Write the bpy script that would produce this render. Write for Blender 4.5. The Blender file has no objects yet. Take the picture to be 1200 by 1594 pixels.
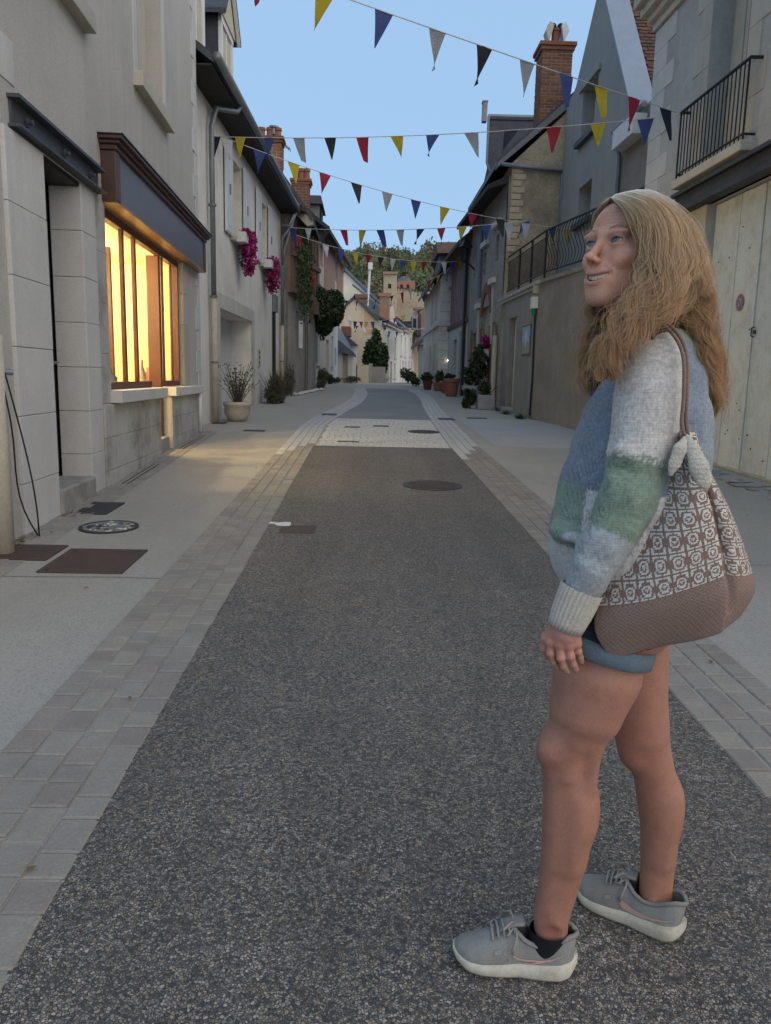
import bpy, bmesh, math, random
import numpy as np
from mathutils import Vector, Matrix
random.seed(7); np.random.seed(7)
S = bpy.context.scene; COL = S.collection
rad = math.radians
# ------------------------------------------------------------------ camera
FPX, PIT, ROL, YAW, CAMH = 1210., rad(9.8), rad(1.3), rad(1.6), 1.38
_f = np.array([math.sin(YAW)*math.cos(PIT), math.cos(YAW)*math.cos(PIT), -math.sin(PIT)])
_r0 = np.array([math.cos(YAW), -math.sin(YAW), 0.]); _u0 = np.cross(_r0, _f)
_r = math.cos(ROL)*_r0 + math.sin(ROL)*_u0; _u = -math.sin(ROL)*_r0 + math.cos(ROL)*_u0
CO = np.array([0, 0, CAMH])
cd = bpy.data.cameras.new('camera'); cam = bpy.data.objects.new('camera', cd); COL.objects.link(cam)
cd.sensor_fit = 'VERTICAL'; cd.sensor_height = 24; cd.lens = FPX/1594*24; cd.clip_start = .05; cd.clip_end = 3000
cam.matrix_world = Matrix(((_r[0], _u[0], -_f[0], 0), (_r[1], _u[1], -_f[1], 0), (_r[2], _u[2], -_f[2], CAMH), (0, 0, 0, 1)))
S.camera = cam
# ------------------------------------------------------------------ world, sun, exposure
SUN_EL, SUN_ROT = rad(24), rad(135)
W = bpy.data.worlds.new('World'); S.world = W; W.use_nodes = True
nt = W.node_tree; nt.nodes.clear()
sky = nt.nodes.new('ShaderNodeTexSky'); sky.sky_type = 'NISHITA'; sky.sun_disc = False
sky.sun_elevation = SUN_EL; sky.sun_rotation = SUN_ROT; sky.air_density = 1.0; sky.dust_density = .3; sky.ozone_density = 2.5
bgn = nt.nodes.new('ShaderNodeBackground'); bgn.inputs[1].default_value = .1
won = nt.nodes.new('ShaderNodeOutputWorld')
twm = nt.nodes.new('ShaderNodeMix'); twm.data_type = 'RGBA'; twm.inputs[0].default_value = .84      # even twilight blue over the whole dome, plus some of the sky model
twm.inputs[7].default_value = (4.15, 6.45, 9.5, 1); nt.links.new(sky.outputs[0], twm.inputs[6]); nt.links.new(twm.outputs[2], bgn.inputs[0]); nt.links.new(bgn.outputs[0], won.inputs[0])
sd = bpy.data.lights.new('sun', 'SUN'); sd.energy = 2.4; sd.angle = rad(100); sd.color = (1, .80, .57)
sun = bpy.data.objects.new('sun', sd); COL.objects.link(sun)
_sv = Vector((math.sin(SUN_ROT)*math.cos(SUN_EL), math.cos(SUN_ROT)*math.cos(SUN_EL), math.sin(SUN_EL)))
sun.rotation_euler = _sv.to_track_quat('Z', 'Y').to_euler()
S.view_settings.view_transform = 'Standard'; S.view_settings.look = 'None'
S.view_settings.exposure = 0.0; S.view_settings.gamma = 1; S.view_settings.use_curve_mapping = False
S.render.engine = 'CYCLES'; S.cycles.use_denoising = True; S.cycles.max_bounces = 8; S.cycles.transparent_max_bounces = 16
S.cycles.sample_clamp_indirect = 6; S.cycles.caustics_reflective = False; S.cycles.caustics_refractive = False
# ------------------------------------------------------------------ survey helpers (photo measurements -> metres)
def ray(px, py): return _f + _r*(px-600)/FPX - _u*(py-797)/FPX
def at(px, py, Y):
    d = ray(px, py); return CO + d*(Y/d[1])
def gz(y):
    if y < 30: return .029*y
    if y < 40: return .87+.029*(y-30)-.00145*(y-30)**2
    return 1.015
class Wall:
    def __init__(s, A, B, side):
        s.A = np.array([A[0], A[1], 0.]); d = np.array([B[0]-A[0], B[1]-A[1], 0.]); s.L = np.linalg.norm(d); s.u = d/s.L
        s.n = np.array([s.u[1], -s.u[0], 0.]) * side     # side +1: wall on the left (normal to +x)
    def P(s, a, d, z): return s.A + s.u*a + s.n*d + np.array([0, 0, z])
    def px(s, x, y, d=0.):
        r = ray(x, y); t = np.dot(s.n, s.A + s.n*d - CO)/np.dot(s.n, r); p = CO + r*t
        return float(np.dot(p-s.A, s.u)), float(p[2])
    def g(s, a): return gz(s.A[1]+s.u[1]*a)
# ------------------------------------------------------------------ mesh builder
class MB:
    def __init__(s): s.v = []; s.f = []; s.mi = []; s.cm = 0
    def add(s, vs, fs):
        o = len(s.v); s.v += [tuple(map(float, v)) for v in vs]; s.f += [tuple(i+o for i in f) for f in fs]; s.mi += [s.cm]*len(fs); return s
    def poly(s, pts): return s.add(pts, [tuple(range(len(pts)))])
    def hexa(s, p):   # 8 corners: bottom 4 ccw, top 4 ccw
        return s.add(p, [(3,2,1,0),(4,5,6,7),(0,1,5,4),(1,2,6,5),(2,3,7,6),(3,0,4,7)])
    def box(s, x0, y0, z0, x1, y1, z1): return s.hexa([(x0,y0,z0),(x1,y0,z0),(x1,y1,z0),(x0,y1,z0),(x0,y0,z1),(x1,y0,z1),(x1,y1,z1),(x0,y1,z1)])
    def wbox(s, w, a0, a1, z0, z1, d0, d1):
        c = [(a0,d0),(a1,d0),(a1,d1),(a0,d1)]
        if isinstance(z0, (int, float)): z0 = [z0]*4
        if isinstance(z1, (int, float)): z1 = [z1]*4
        return s.hexa([w.P(a,d,z0[i]) for i,(a,d) in enumerate(c)]+[w.P(a,d,z1[i]) for i,(a,d) in enumerate(c)])
    def prism(s, bot, top):
        n = len(bot); return s.add(list(bot)+list(top), [tuple(range(n))[::-1], tuple(range(n, 2*n))]+[(i,(i+1)%n,n+(i+1)%n,n+i) for i in range(n)])
    def wprism(s, w, az, d0, d1): return s.prism([w.P(a,d0,z) for a,z in az], [w.P(a,d1,z) for a,z in az])
    def tube(s, pts, r, n=8, cap=True, flat=1.):
        pts = [np.array(p, float) for p in pts]; m = len(pts)
        rs = [r]*m if isinstance(r, (int, float)) else r
        vs = []; up = None
        for i in range(m):
            t = pts[min(i+1,m-1)]-pts[max(i-1,0)]; t = t/(np.linalg.norm(t)+1e-9)
            if up is None: up = np.array([0,0,1.]) if abs(t[2]) < .9 else np.array([0,1.,0])
            a = np.cross(up, t); a /= np.linalg.norm(a)+1e-9; b = np.cross(t, a); up = b
            for k in range(n):
                q = 2*math.pi*k/n; vs.append(pts[i]+rs[i]*(a*math.cos(q)+b*math.sin(q)*flat))
        fs = [(i*n+k, i*n+(k+1)%n, (i+1)*n+(k+1)%n, (i+1)*n+k) for i in range(m-1) for k in range(n)]
        if cap: fs += [tuple(range(n))[::-1], tuple(range((m-1)*n, m*n))]
        return s.add(vs, fs)
    def lathe(s, prof, c, n=20, axis=None):
        vs = []; c = np.array(c, float)
        for r, z in prof:
            for k in range(n):
                q = 2*math.pi*k/n; vs.append(c+np.array([r*math.cos(q), r*math.sin(q), z]))
        m = len(prof)
        fs = [(i*n+k, i*n+(k+1)%n, (i+1)*n+(k+1)%n, (i+1)*n+k) for i in range(m-1) for k in range(n)]
        fs += [tuple(range(n))[::-1], tuple(range((m-1)*n, m*n))]
        return s.add(vs, fs)
    def build(s, name, mats, parent=None, smooth=False, bevel=0, kind=None):
        off = np.zeros(3); p = parent
        while p is not None: off += np.array(p.location); p = p.parent
        me = bpy.data.meshes.new(name)
        v = np.array(s.v, float)-off if len(s.v) else np.zeros((0, 3))
        me.from_pydata(v.tolist(), [], s.f)
        for m in (mats if isinstance(mats, (list, tuple)) else [mats]): me.materials.append(m)
        if any(s.mi): me.polygons.foreach_set('material_index', s.mi)
        if smooth: me.polygons.foreach_set('use_smooth', [True]*len(me.polygons))
        bm = bmesh.new(); bm.from_mesh(me); bmesh.ops.recalc_face_normals(bm, faces=bm.faces); bm.to_mesh(me); bm.free()
        o = bpy.data.objects.new(name, me); COL.objects.link(o)
        if parent is not None: o.parent = parent
        if bevel:
            b = o.modifiers.new('b', 'BEVEL'); b.width = bevel; b.segments = 2; b.limit_method = 'ANGLE'; b.angle_limit = rad(40)
        if kind: o['kind'] = kind
        return o
def tag(o, label=None, cat=None, group=None, kind=None):
    if label: o['label'] = label
    if cat: o['category'] = cat
    if group: o['group'] = group
    if kind: o['kind'] = kind
    return o
def thing(name, loc, label, cat, group=None):
    o = bpy.data.objects.new(name, None); COL.objects.link(o); o.location = [float(x) for x in loc]; o.empty_display_size = .1
    return tag(o, label, cat, group)
def lab(o, t): o['label'] = t; return o
# ------------------------------------------------------------------ materials
MATS = {}
def N(nt, t, **kw):
    n = nt.nodes.new(t)
    for k, v in kw.items():
        if k.startswith('i_'):
            n.inputs[int(k[2:]) if k[2:].isdigit() else k[2:]].default_value = v
        else: setattr(n, k, v)
    return n
def newmat(name):
    m = bpy.data.materials.new(name); m.use_nodes = True; nt = m.node_tree; nt.nodes.clear()
    out = N(nt, 'ShaderNodeOutputMaterial'); b = N(nt, 'ShaderNodeBsdfPrincipled'); nt.links.new(b.outputs[0], out.inputs[0])
    return m, nt, b, out
def rgb(c): return (c[0], c[1], c[2], 1)
def posn(nt, sc=(1,1,1)):
    g = N(nt, 'ShaderNodeNewGeometry'); mp = N(nt, 'ShaderNodeMapping'); mp.inputs['Scale'].default_value = sc
    nt.links.new(g.outputs['Position'], mp.inputs[0]); return mp.outputs[0]
def noise(nt, vec, scale, detail=5, rough=.6):
    n = N(nt, 'ShaderNodeTexNoise'); n.inputs['Scale'].default_value = scale; n.inputs['Detail'].default_value = detail; n.inputs['Roughness'].default_value = rough
    nt.links.new(vec, n.inputs['Vector']); return n.outputs['Fac']
def ramp(nt, fac, stops):
    r = N(nt, 'ShaderNodeValToRGB'); e = r.color_ramp.elements
    while len(e) < len(stops): e.new(.5)
    for i, (p, c) in enumerate(stops): e[i].position = p; e[i].color = rgb(c) if len(c) == 3 else c
    nt.links.new(fac, r.inputs[0]); return r.outputs[0]
def mix(nt, fac, a, b, mode='MIX'):
    m = N(nt, 'ShaderNodeMix', data_type='RGBA', blend_type=mode)
    for k, v in ((0, fac), (6, a), (7, b)):
        if isinstance(v, (int, float)): m.inputs[k].default_value = v
        elif isinstance(v, tuple): m.inputs[k].default_value = rgb(v)
        else: nt.links.new(v, m.inputs[k])
    return m.outputs[2]
def bump(nt, b, h, strength=.3, dist=.01):
    n = N(nt, 'ShaderNodeBump'); n.inputs['Strength'].default_value = strength; n.inputs['Distance'].default_value = dist
    nt.links.new(h, n.inputs['Height']); nt.links.new(n.outputs[0], b.inputs['Normal']); return n
def M(name, c1, c2=None, sc=1.5, rough=.85, fine=40, famt=.12, bsc=60, bst=.25, bd=.01, streak=0, metal=0, dark=None, dsc=.8, damt=.5, spec=.3, vary=0):
    """painted / plastered / stone surface: two tones blotched by noise, grain, optional vertical streaks and dirt patches"""
    if name in MATS: return MATS[name]
    m, nt, b, out = newmat(name); v = posn(nt)
    c2 = c2 or tuple(x*.82 for x in c1)
    f = ramp(nt, noise(nt, v, sc, 6, .65), [(.35, (0,0,0)), (.68, (1,1,1))])
    col = mix(nt, f, c1, c2)
    g = ramp(nt, noise(nt, v, fine, 3), [(.3, (1-famt,)*3), (.7, (1+famt*.4,)*3)])
    col = mix(nt, 1., col, g, 'MULTIPLY')
    if streak:
        sv = posn(nt, (5, 5, .35)); sf = ramp(nt, noise(nt, sv, 1.2, 5), [(.5, (0,0,0)), (.8, (streak,)*3)])
        col = mix(nt, sf, col, tuple(x*.5 for x in c1))
    if dark:
        df = ramp(nt, noise(nt, v, dsc, 7, .7), [(.48, (0,0,0)), (.66, (damt,)*3)]); col = mix(nt, df, col, dark)
    if vary:
        oi = N(nt, 'ShaderNodeObjectInfo'); rr = ramp(nt, oi.outputs['Random'], [(0, (1-vary,)*3), (1, (1+vary*.6, 1+vary*.5, 1+vary*.4))]); col = mix(nt, 1., col, rr, 'MULTIPLY')
    nt.links.new(col, b.inputs['Base Color']); b.inputs['Roughness'].default_value = rough; b.inputs['Metallic'].default_value = metal
    b.inputs['Specular IOR Level'].default_value = spec
    if bst: bump(nt, b, noise(nt, v, bsc, 4), bst, bd)
    MATS[name] = m; return m
def emit(name, col, st):
    m = bpy.data.materials.new(name); m.use_nodes = True; nt = m.node_tree; nt.nodes.clear()
    o = N(nt, 'ShaderNodeOutputMaterial'); e = N(nt, 'ShaderNodeEmission'); e.inputs[0].default_value = rgb(col); e.inputs[1].default_value = st
    nt.links.new(e.outputs[0], o.inputs[0]); return m
def glass(name, tint=(.9,.93,.95), refl=.12):
    m = bpy.data.materials.new(name); m.use_nodes = True; nt = m.node_tree; nt.nodes.clear()
    o = N(nt, 'ShaderNodeOutputMaterial'); t = N(nt, 'ShaderNodeBsdfTransparent'); t.inputs[0].default_value = rgb(tint)
    g = N(nt, 'ShaderNodeBsdfGlossy'); g.inputs['Roughness'].default_value = .03
    fr0 = N(nt, 'ShaderNodeFresnel'); fr0.inputs[0].default_value = 1.35; gg = N(nt, 'ShaderNodeNewGeometry'); fr = N(nt, 'ShaderNodeMath', operation='MULTIPLY_ADD')
    inv = N(nt, 'ShaderNodeMath', operation='SUBTRACT'); inv.inputs[0].default_value = 1; nt.links.new(gg.outputs['Backfacing'], inv.inputs[1]); nt.links.new(fr0.outputs[0], fr.inputs[0]); nt.links.new(inv.outputs[0], fr.inputs[1]); fr.inputs[2].default_value = 0
    ms = N(nt, 'ShaderNodeMixShader'); nt.links.new(fr.outputs[0], ms.inputs[0]); nt.links.new(t.outputs[0], ms.inputs[1]); nt.links.new(g.outputs[0], ms.inputs[2]); nt.links.new(ms.outputs[0], o.inputs[0]); return m
def attr_mat(name, attr, rough=.7, mul=None, bsc=200, bst=.2, bd=.004, sss=0, spec=.3, famt=.1, fine=300):
    m, nt, b, out = newmat(name); v = posn(nt); a = N(nt, 'ShaderNodeVertexColor'); a.layer_name = attr
    g = ramp(nt, noise(nt, v, fine, 3), [(.3, (1-famt,)*3), (.7, (1+famt*.5,)*3)])
    col = mix(nt, 1., a.outputs[0], g, 'MULTIPLY'); nt.links.new(col, b.inputs['Base Color'])
    b.inputs['Roughness'].default_value = rough; b.inputs['Specular IOR Level'].default_value = spec
    if bst: bump(nt, b, noise(nt, v, bsc, 3), bst, bd)
    if sss:
        b.inputs['Subsurface Weight'].default_value = sss; b.inputs['Subsurface Radius'].default_value = (.012, .005, .003); b.inputs['Subsurface Scale'].default_value = 1.
    return m
# ------------------------------------------------------------------ ground
def mat_asphalt():
    m, nt, b, out = newmat('exposed_aggregate_asphalt'); v = posn(nt)
    vo = N(nt, 'ShaderNodeTexVoronoi', feature='F1'); vo.inputs['Scale'].default_value = 135; vo.inputs['Randomness'].default_value = 1
    ve = N(nt, 'ShaderNodeTexVoronoi', feature='DISTANCE_TO_EDGE'); ve.inputs['Scale'].default_value = 135
    wv = N(nt, 'ShaderNodeTexNoise'); wv.inputs['Scale'].default_value = 60; nt.links.new(v, wv.inputs['Vector'])
    dv = N(nt, 'ShaderNodeVectorMath', operation='MULTIPLY_ADD'); nt.links.new(wv.outputs['Color'], dv.inputs[0]); dv.inputs[1].default_value = (.008,)*3; nt.links.new(v, dv.inputs[2])
    for q in (vo, ve): nt.links.new(dv.outputs[0], q.inputs['Vector'])
    sep = N(nt, 'ShaderNodeSeparateColor'); nt.links.new(vo.outputs['Color'], sep.inputs[0])
    tone = ramp(nt, sep.outputs[0], [(0, (.05,.053,.058)), (.22, (.125,.117,.108)), (.5, (.23,.208,.182)), (.8, (.32,.288,.248)), (1, (.46,.42,.37))])
    hue = ramp(nt, sep.outputs[1], [(0, (.85,.95,1.12)), (.5, (1,1,1)), (1, (1.1,.98,.86))]); tone = mix(nt, 1., tone, hue, 'MULTIPLY')
    ef = ramp(nt, ve.outputs['Distance'], [(.02, (0,0,0)), (.13, (1,1,1))])
    big = noise(nt, v, 9, 4); gap = ramp(nt, big, [(.4, (.25,)*3), (.62, (0,0,0))])
    mid = noise(nt, v, 45, 3); hole = ramp(nt, mid, [(.56, (0,0,0)), (.66, (.85,)*3)])
    col = mix(nt, ef, (.035,.037,.042), tone); col = mix(nt, hole, col, (.04,.042,.047)); col = mix(nt, gap, col, (.09,.09,.09))
    st = noise(nt, v, .8, 5); col = mix(nt, 1., col, ramp(nt, st, [(.3, (.84,.81,.77)), (.7, (1.06,1.01,.95))]), 'MULTIPLY')
    tw = noise(nt, posn(nt, (2.2, .22, 1)), 1.3, 4); col = mix(nt, 1., col, ramp(nt, tw, [(.35, (.86,)*3), (.65, (1.09,)*3)]), 'MULTIPLY')
    sn = ramp(nt, noise(nt, v, 2.3, 6, .7), [(.62, (0,0,0)), (.72, (.4,)*3)]); col = mix(nt, sn, col, (.06,.058,.056))
    nt.links.new(col, b.inputs['Base Color']); b.inputs['Roughness'].default_value = .75
    hgt = mix(nt, hole, ef, (0,0,0)); bump(nt, b, hgt, .7, .004); return m
def mat_paving():
    m, nt, b, out = newmat('beige_resin_pavement'); v = posn(nt)
    col = mix(nt, ramp(nt, noise(nt, v, .7, 6, .7), [(.3, (0,0,0)), (.7, (1,1,1))]), (.288,.272,.244), (.345,.327,.292))
    vo = N(nt, 'ShaderNodeTexVoronoi'); vo.inputs['Scale'].default_value = 170; nt.links.new(v, vo.inputs['Vector']); sep = N(nt, 'ShaderNodeSeparateColor'); nt.links.new(vo.outputs['Color'], sep.inputs[0])
    col = mix(nt, 1., col, ramp(nt, sep.outputs[0], [(0, (.68,)*3), (.25, (.95,)*3), (1, (1.12,1.1,1.06))]), 'MULTIPLY')
    sp = ramp(nt, noise(nt, v, 7, 8, .75), [(.66, (0,0,0)), (.74, (.5,)*3)]); col = mix(nt, sp, col, (.2,.18,.15))
    ws = ramp(nt, noise(nt, posn(nt, (1, .25, 1)), 2.2, 5), [(.45, (0,0,0)), (.75, (.4,)*3)]); col = mix(nt, ws, col, (.26,.25,.225))
    nt.links.new(col, b.inputs['Base Color']); b.inputs['Roughness'].default_value = .85; bump(nt, b, vo.outputs['Distance'], .25, .003); return m
MASPH, MPAVE = mat_asphalt(), mat_paving()
def strip_mesh(name, left, right, ys, dz, mat, kind='structure', nx=1):
    b = MB(); n = nx+1; vs = []
    for y in ys:
        for k in range(n):
            x = left(y)+(right(y)-left(y))*k/nx; vs.append((x, y, gz(y)+dz))
    b.add(vs, [(i*n+k, i*n+k+1, (i+1)*n+k+1, (i+1)*n+k) for i in range(len(ys)-1) for k in range(nx)])
    return b.build(name, mat, kind=kind)
yy = list(np.arange(-30, 28, 2.))+list(np.arange(28, 44, .5))+list(np.arange(44, 130, 8.))+[200, 500, 1500, 2500]
strip_mesh('pavement', lambda y: -60.-max(0, y), lambda y: 60.+max(0, y), yy, 0, MPAVE)
def roadL(y): return float(np.interp(y, [15, 16.4, 17.7, 19.1, 20.8, 22.6, 25, 27.8, 30, 32.6], [-.77, -.70, -.57, -.45, -.28, -.12, .0, .05, .03, -.10]))
def roadR(y): return float(np.interp(y, [12, 15, 17.3, 20.7, 23, 25.2, 28, 31.7, 33], [1.31, 1.37, 1.42, 1.52, 1.63, 1.73, 1.75, 1.66, 1.55]))
yr = list(np.arange(-1.5, 32.6, .25))
strip_mesh('road', lambda y: roadL(y)-.01, lambda y: roadR(y)+.01, [y for y in yr if y <= 11.76], .004, MASPH, nx=4)
M_lane = M('fine_grey_asphalt', (.26,.255,.25), (.21,.207,.205), sc=.8, fine=90, famt=.3, bsc=150)
strip_mesh('road', lambda y: roadL(y)-.01, lambda y: roadR(y)+.01, [y for y in yr if y >= 16.9], .004, M_lane, nx=4)
# pale granite table across the road
M_joint = M('sand_joint', (.34,.315,.275), (.28,.26,.23), sc=6, fine=120, bsc=140)
strip_mesh('granite_crossing', roadL, roadR, list(np.arange(11.77, 16.91, .5))+[16.88], .004, M_joint)
M_gran = M('pale_granite', (.60,.60,.59), (.50,.50,.50), sc=5, fine=160, famt=.2, vary=.14, bsc=90)
gb = MB(); y = 11.8
while y < 16.8:
    x = roadL(y)+random.uniform(0, .06)
    while x < roadR(y)-.03:
        w = random.uniform(.09, .13); x1 = min(x+w, roadR(y)-.01); l = random.uniform(.085, .1); z = gz(y)+random.uniform(.007, .012)
        gb.hexa([(x+.006,y,z-.02),(x1-.004,y,z-.02),(x1-.004,y+l,z-.02),(x+.006,y+l,z-.02),(x+.008,y+.004,z),(x1-.008,y+.004,z),(x1-.008,y+l-.004,z),(x+.008,y+l-.004,z)]); x = x1
    y += .104
o = gb.build('granite_setts', M_gran); o['kind'] = 'stuff'; tag(o, 'pale granite setts forming the band across the lane', 'paving')
# sett strips on both sides of the lane: single stones near the camera, the rest joined
M_set = [M('sett_stone_%s' % k, c, tuple(x*.85 for x in c), sc=7, fine=110, famt=.18, bsc=70, bst=.35, bd=.006, vary=.06, dark=(.2,.185,.165), dsc=6, damt=.35) for k, c in
         dict(grey=(.285,.262,.232), rose=(.272,.238,.212), sand=(.305,.279,.24), dust=(.27,.251,.228)).items()]
M_set5 = M_set+[M('pale_sett_stone', (.47,.465,.45), (.40,.395,.385), sc=5, fine=110, famt=.18, bsc=70)]
SETT = {}
def sett_mesh(w, l, mi):
    key = (round(w, 2), round(l, 2), mi)
    if key not in SETT:
        w, l = key[0]-.008, key[1]-.008; me = bpy.data.meshes.new('sett'); c = .006
        me.from_pydata([(0,0,-.03),(w,0,-.03),(w,l,-.03),(0,l,-.03),(0,0,.004),(w,0,.004),(w,l,.004),(0,l,.004),(c,c,.0085),(w-c,c,.0095),(w-c,l-c,.008),(c,l-c,.009)], [],
            [(0,1,5,4),(1,2,6,5),(2,3,7,6),(3,0,4,7),(4,5,9,8),(5,6,10,9),(6,7,11,10),(7,4,8,11),(8,9,10,11)])
        me.materials.append(M_set[mi]); SETT[key] = me
    return SETT[key]
def sett_strip(name, xl, xr, ncol, y0, y1, single, parent_label):
    st = strip_mesh(name, xl, xr, [y for y in np.arange(y0, y1+.01, .25)], .002, M_joint)
    rest = [MB() for _ in M_set5]; cnt = 0; rows = []
    for c in range(ncol):
        y = y0+random.uniform(0, .1)
        while y < y1-.1:
            l = random.choice([.11, .12, .13, .14, .15, .16, .18]); rows.append((y, c, l)); y += l
    rows.sort()
    for (y, c, l) in rows:
        xa = xl(y)+(xr(y)-xl(y))*c/ncol; xb = xl(y)+(xr(y)-xl(y))*(c+1)/ncol; mi = random.choices(range(4), [4, 3, 3, 1.3])[0]
        if cnt < single and y > .9:
            o = bpy.data.objects.new('sett', sett_mesh(xb-xa, l, mi)); COL.objects.link(o); o.parent = st
            o.location = (xa+.004, y+.004, gz(y)+random.uniform(-.0015, .0015)); o.rotation_euler = (.029+random.uniform(-.006, .006), random.uniform(-.008, .008), random.uniform(-.012, .012)); cnt += 1
        else:
            z = gz(y)+.009+random.uniform(-.002, .002); z2 = z+gz(y+l)-gz(y); q = .004
            sk = (xl(y+l)-xl(y))
            rest[4 if y > 10.5+.5*c else mi].hexa([(xa+q,y+q,z-.03),(xb-q,y+q,z-.03),(xb-q+sk,y+l-q,z2-.03),(xa+q+sk,y+l-q,z2-.03),(xa+q+.003,y+q+.003,z),(xb-q-.003,y+q+.003,z),(xb-q-.003+sk,y+l-q-.003,z2),(xa+q+.003+sk,y+l-q-.003,z2)])
    allb = MB()
    for i, r in enumerate(rest):
        allb.cm = i; allb.add(r.v, r.f)
    allb.build('setts', M_set5, st, kind='stuff'); return st
sett_strip('sett_strip', lambda y: roadL(y)-.47, roadL, 4, -.5, 32, 180, '')
sett_strip('sett_strip', roadR, lambda y: roadR(y)+.46, 4, .6, 32, 120, '')
b = MB(); M_far = M_set5[4]   # the strip closes across the lane's far end
for k in range(60):
    x = roadL(32)-.45+(roadR(32)-roadL(32)+.9)*k/60
    for j in range(4):
        yj = 32.05+j*.13; z = gz(yj)+.01; w = (roadR(32)-roadL(32)+.9)/60-.008; b.hexa([(x,yj,z-.02),(x+w,yj,z-.02),(x+w,yj+.12,z-.02),(x,yj+.12,z-.02),(x,yj,z),(x+w,yj,z),(x+w,yj+.12,z),(x,yj+.12,z)])
o = b.build('setts', M_far); tag(o, 'row of setts closing the far end of the lane', 'paving', kind='stuff')
# small beige stones along the left house fronts, with slot drains
wallrow = strip_mesh('sett_gutter', lambda y: -2.475-.04*(y-4.)-.0, lambda y: -2.17-.04*(y-4.), list(np.arange(4.2, 13.7, .3)), .002, M_joint)
y = 4.2; k = 0
for c in range(3):
    y = 4.2+.05*c
    while y < 13.5:
        l = random.choice([.12, .14, .16]); x0 = -2.47-.04*(y-4)+c*.1
        if not (5.0 < y+l and y < 5.6 and c < 3 and y > 4.95) and not (c == 1 and (7.9 < y < 9.6 or 10.9 < y < 13)):
            o = bpy.data.objects.new('sett', sett_mesh(.1, l, random.choice([0, 0, 2, 3]))); COL.objects.link(o); o.parent = wallrow; o.location = (x0, y, gz(y)+random.uniform(-.001, .002)); o.rotation_euler = (.029, random.uniform(-.01,.01), .04); k += 1
        y += l
M_slot = M('dark_cast_iron', (.05,.052,.056), (.08,.078,.075), sc=8, rough=.6, metal=.6, bsc=90)
M_rust = M('rusty_steel_plate', (.095,.06,.045), (.07,.052,.045), sc=6, rough=.7, fine=70, famt=.3, bsc=50, dark=(.05,.04,.035), dsc=4)
M_zinc = M('zinc_grey', (.23,.25,.27), (.18,.2,.22), sc=3, rough=.5, metal=.5, bst=.1)
def gplate(name, x0, y0, x1, y1, mat, label, cat='cover', up=.010, skew=0, lip=None):
    t = thing(name, ((x0+x1)/2, (y0+y1)/2, gz((y0+y1)/2)), label, cat); b = MB()
    g = lambda x, y, z: (x+skew*(y-y0), y, gz(y)+z)
    b.hexa([g(x0,y0,-.03),g(x1,y0,-.03),g(x1,y1,-.03),g(x0,y1,-.03),g(x0,y0,up),g(x1,y0,up),g(x1,y1,up),g(x0,y1,up)]); b.build('plate', mat, t, bevel=.003)
    return t
for i, (a0, a1) in enumerate(((7.95, 9.55), (10.95, 12.95))):
    t = thing('slot_drain', (-2.6, a0, gz(a0)), ['long slot drain under the shop window sill', 'slot drain beyond the shop doorstep by the house corner'][i], 'drain')
    b = MB(); xa = lambda y: -2.36-.04*(y-4)
    b.hexa([(xa(y)+dx, y, gz(y)+z) for z in (-.03, .006) for (dx, y) in ((0, a0), (.085, a0), (.085, a1), (0, a1))]); b.build('channel', M_joint, t)
    for dx in (.008, .06):
        b = MB(); b.hexa([(xa(y)+dx+q, y, gz(y)+z) for z in (.006, .0085) for (q, y) in ((0, a0+.03), (.018, a0+.03), (.018, a1-.03), (0, a1-.03))]); b.build('slot', M_slot, t)
t = gplate('utility_cover', -2.03, 4.74, -1.50, 5.33, M_rust, 'large rusty brown steel plate set in the beige pavement, bottom left')
for (dx, dy) in ((.05, .05), (.48, .05), (.05, .53), (.48, .53)):
    b = MB(); b.lathe([(.014, 0), (.014, .0125)], (-2.03+dx, 4.74+dy, gz(4.74+dy)), 12); b.build('bolt', M_slot, t)
gplate('utility_cover', -2.47, 5.02, -2.08, 5.42, M_rust, 'smaller dark rusty plate close to the wall pilaster, bottom left')
gplate('utility_cover', -2.45, 6.5, -2.17, 7.02, M_slot, 'grey metal plate in front of the dark door step')
gplate('utility_cover', -2.95, 15.0, -2.7, 15.35, M_slot, 'dark narrow grate at the foot of the beige downpipe')
gplate('utility_cover', -2.15, 13.75, -1.78, 13.95, M_slot, 'small dark grate in the left pavement past the shop')
gplate('utility_cover', -.66, 5.92, -.38, 6.2, M_rust, 'faded brown square cover near the left edge of the dark lane', up=.008)
gplate('utility_cover', 2.3, 17.6, 2.75, 17.9, M_slot, 'dark grate in the right pavement before the terrace door')
gplate('drain_grate', -1.0, 17.6, -.66, 18.1, M_slot, 'dark drain grate in the left sett strip past the crossing', 'drain', up=.014)
gplate('drain_grate', 1.6, 17.0, 1.95, 17.5, M_slot, 'dark drain grate in the right sett strip past the crossing', 'drain', up=.016)
gplate('utility_cover', -.45, 12.3, -.1, 12.42, M_slot, 'slim dark slot in the granite band, nearest of its three on the left', up=.016)
gplate('utility_cover', -.4, 14.75, -.1, 14.95, M_slot, 'slim dark slot in the granite band beside the left strip', up=.016)
gplate('utility_cover', .15, 15.1, .45, 15.3, M_slot, 'slim dark slot in the granite band nearer the middle of the lane', up=.016)
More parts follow.
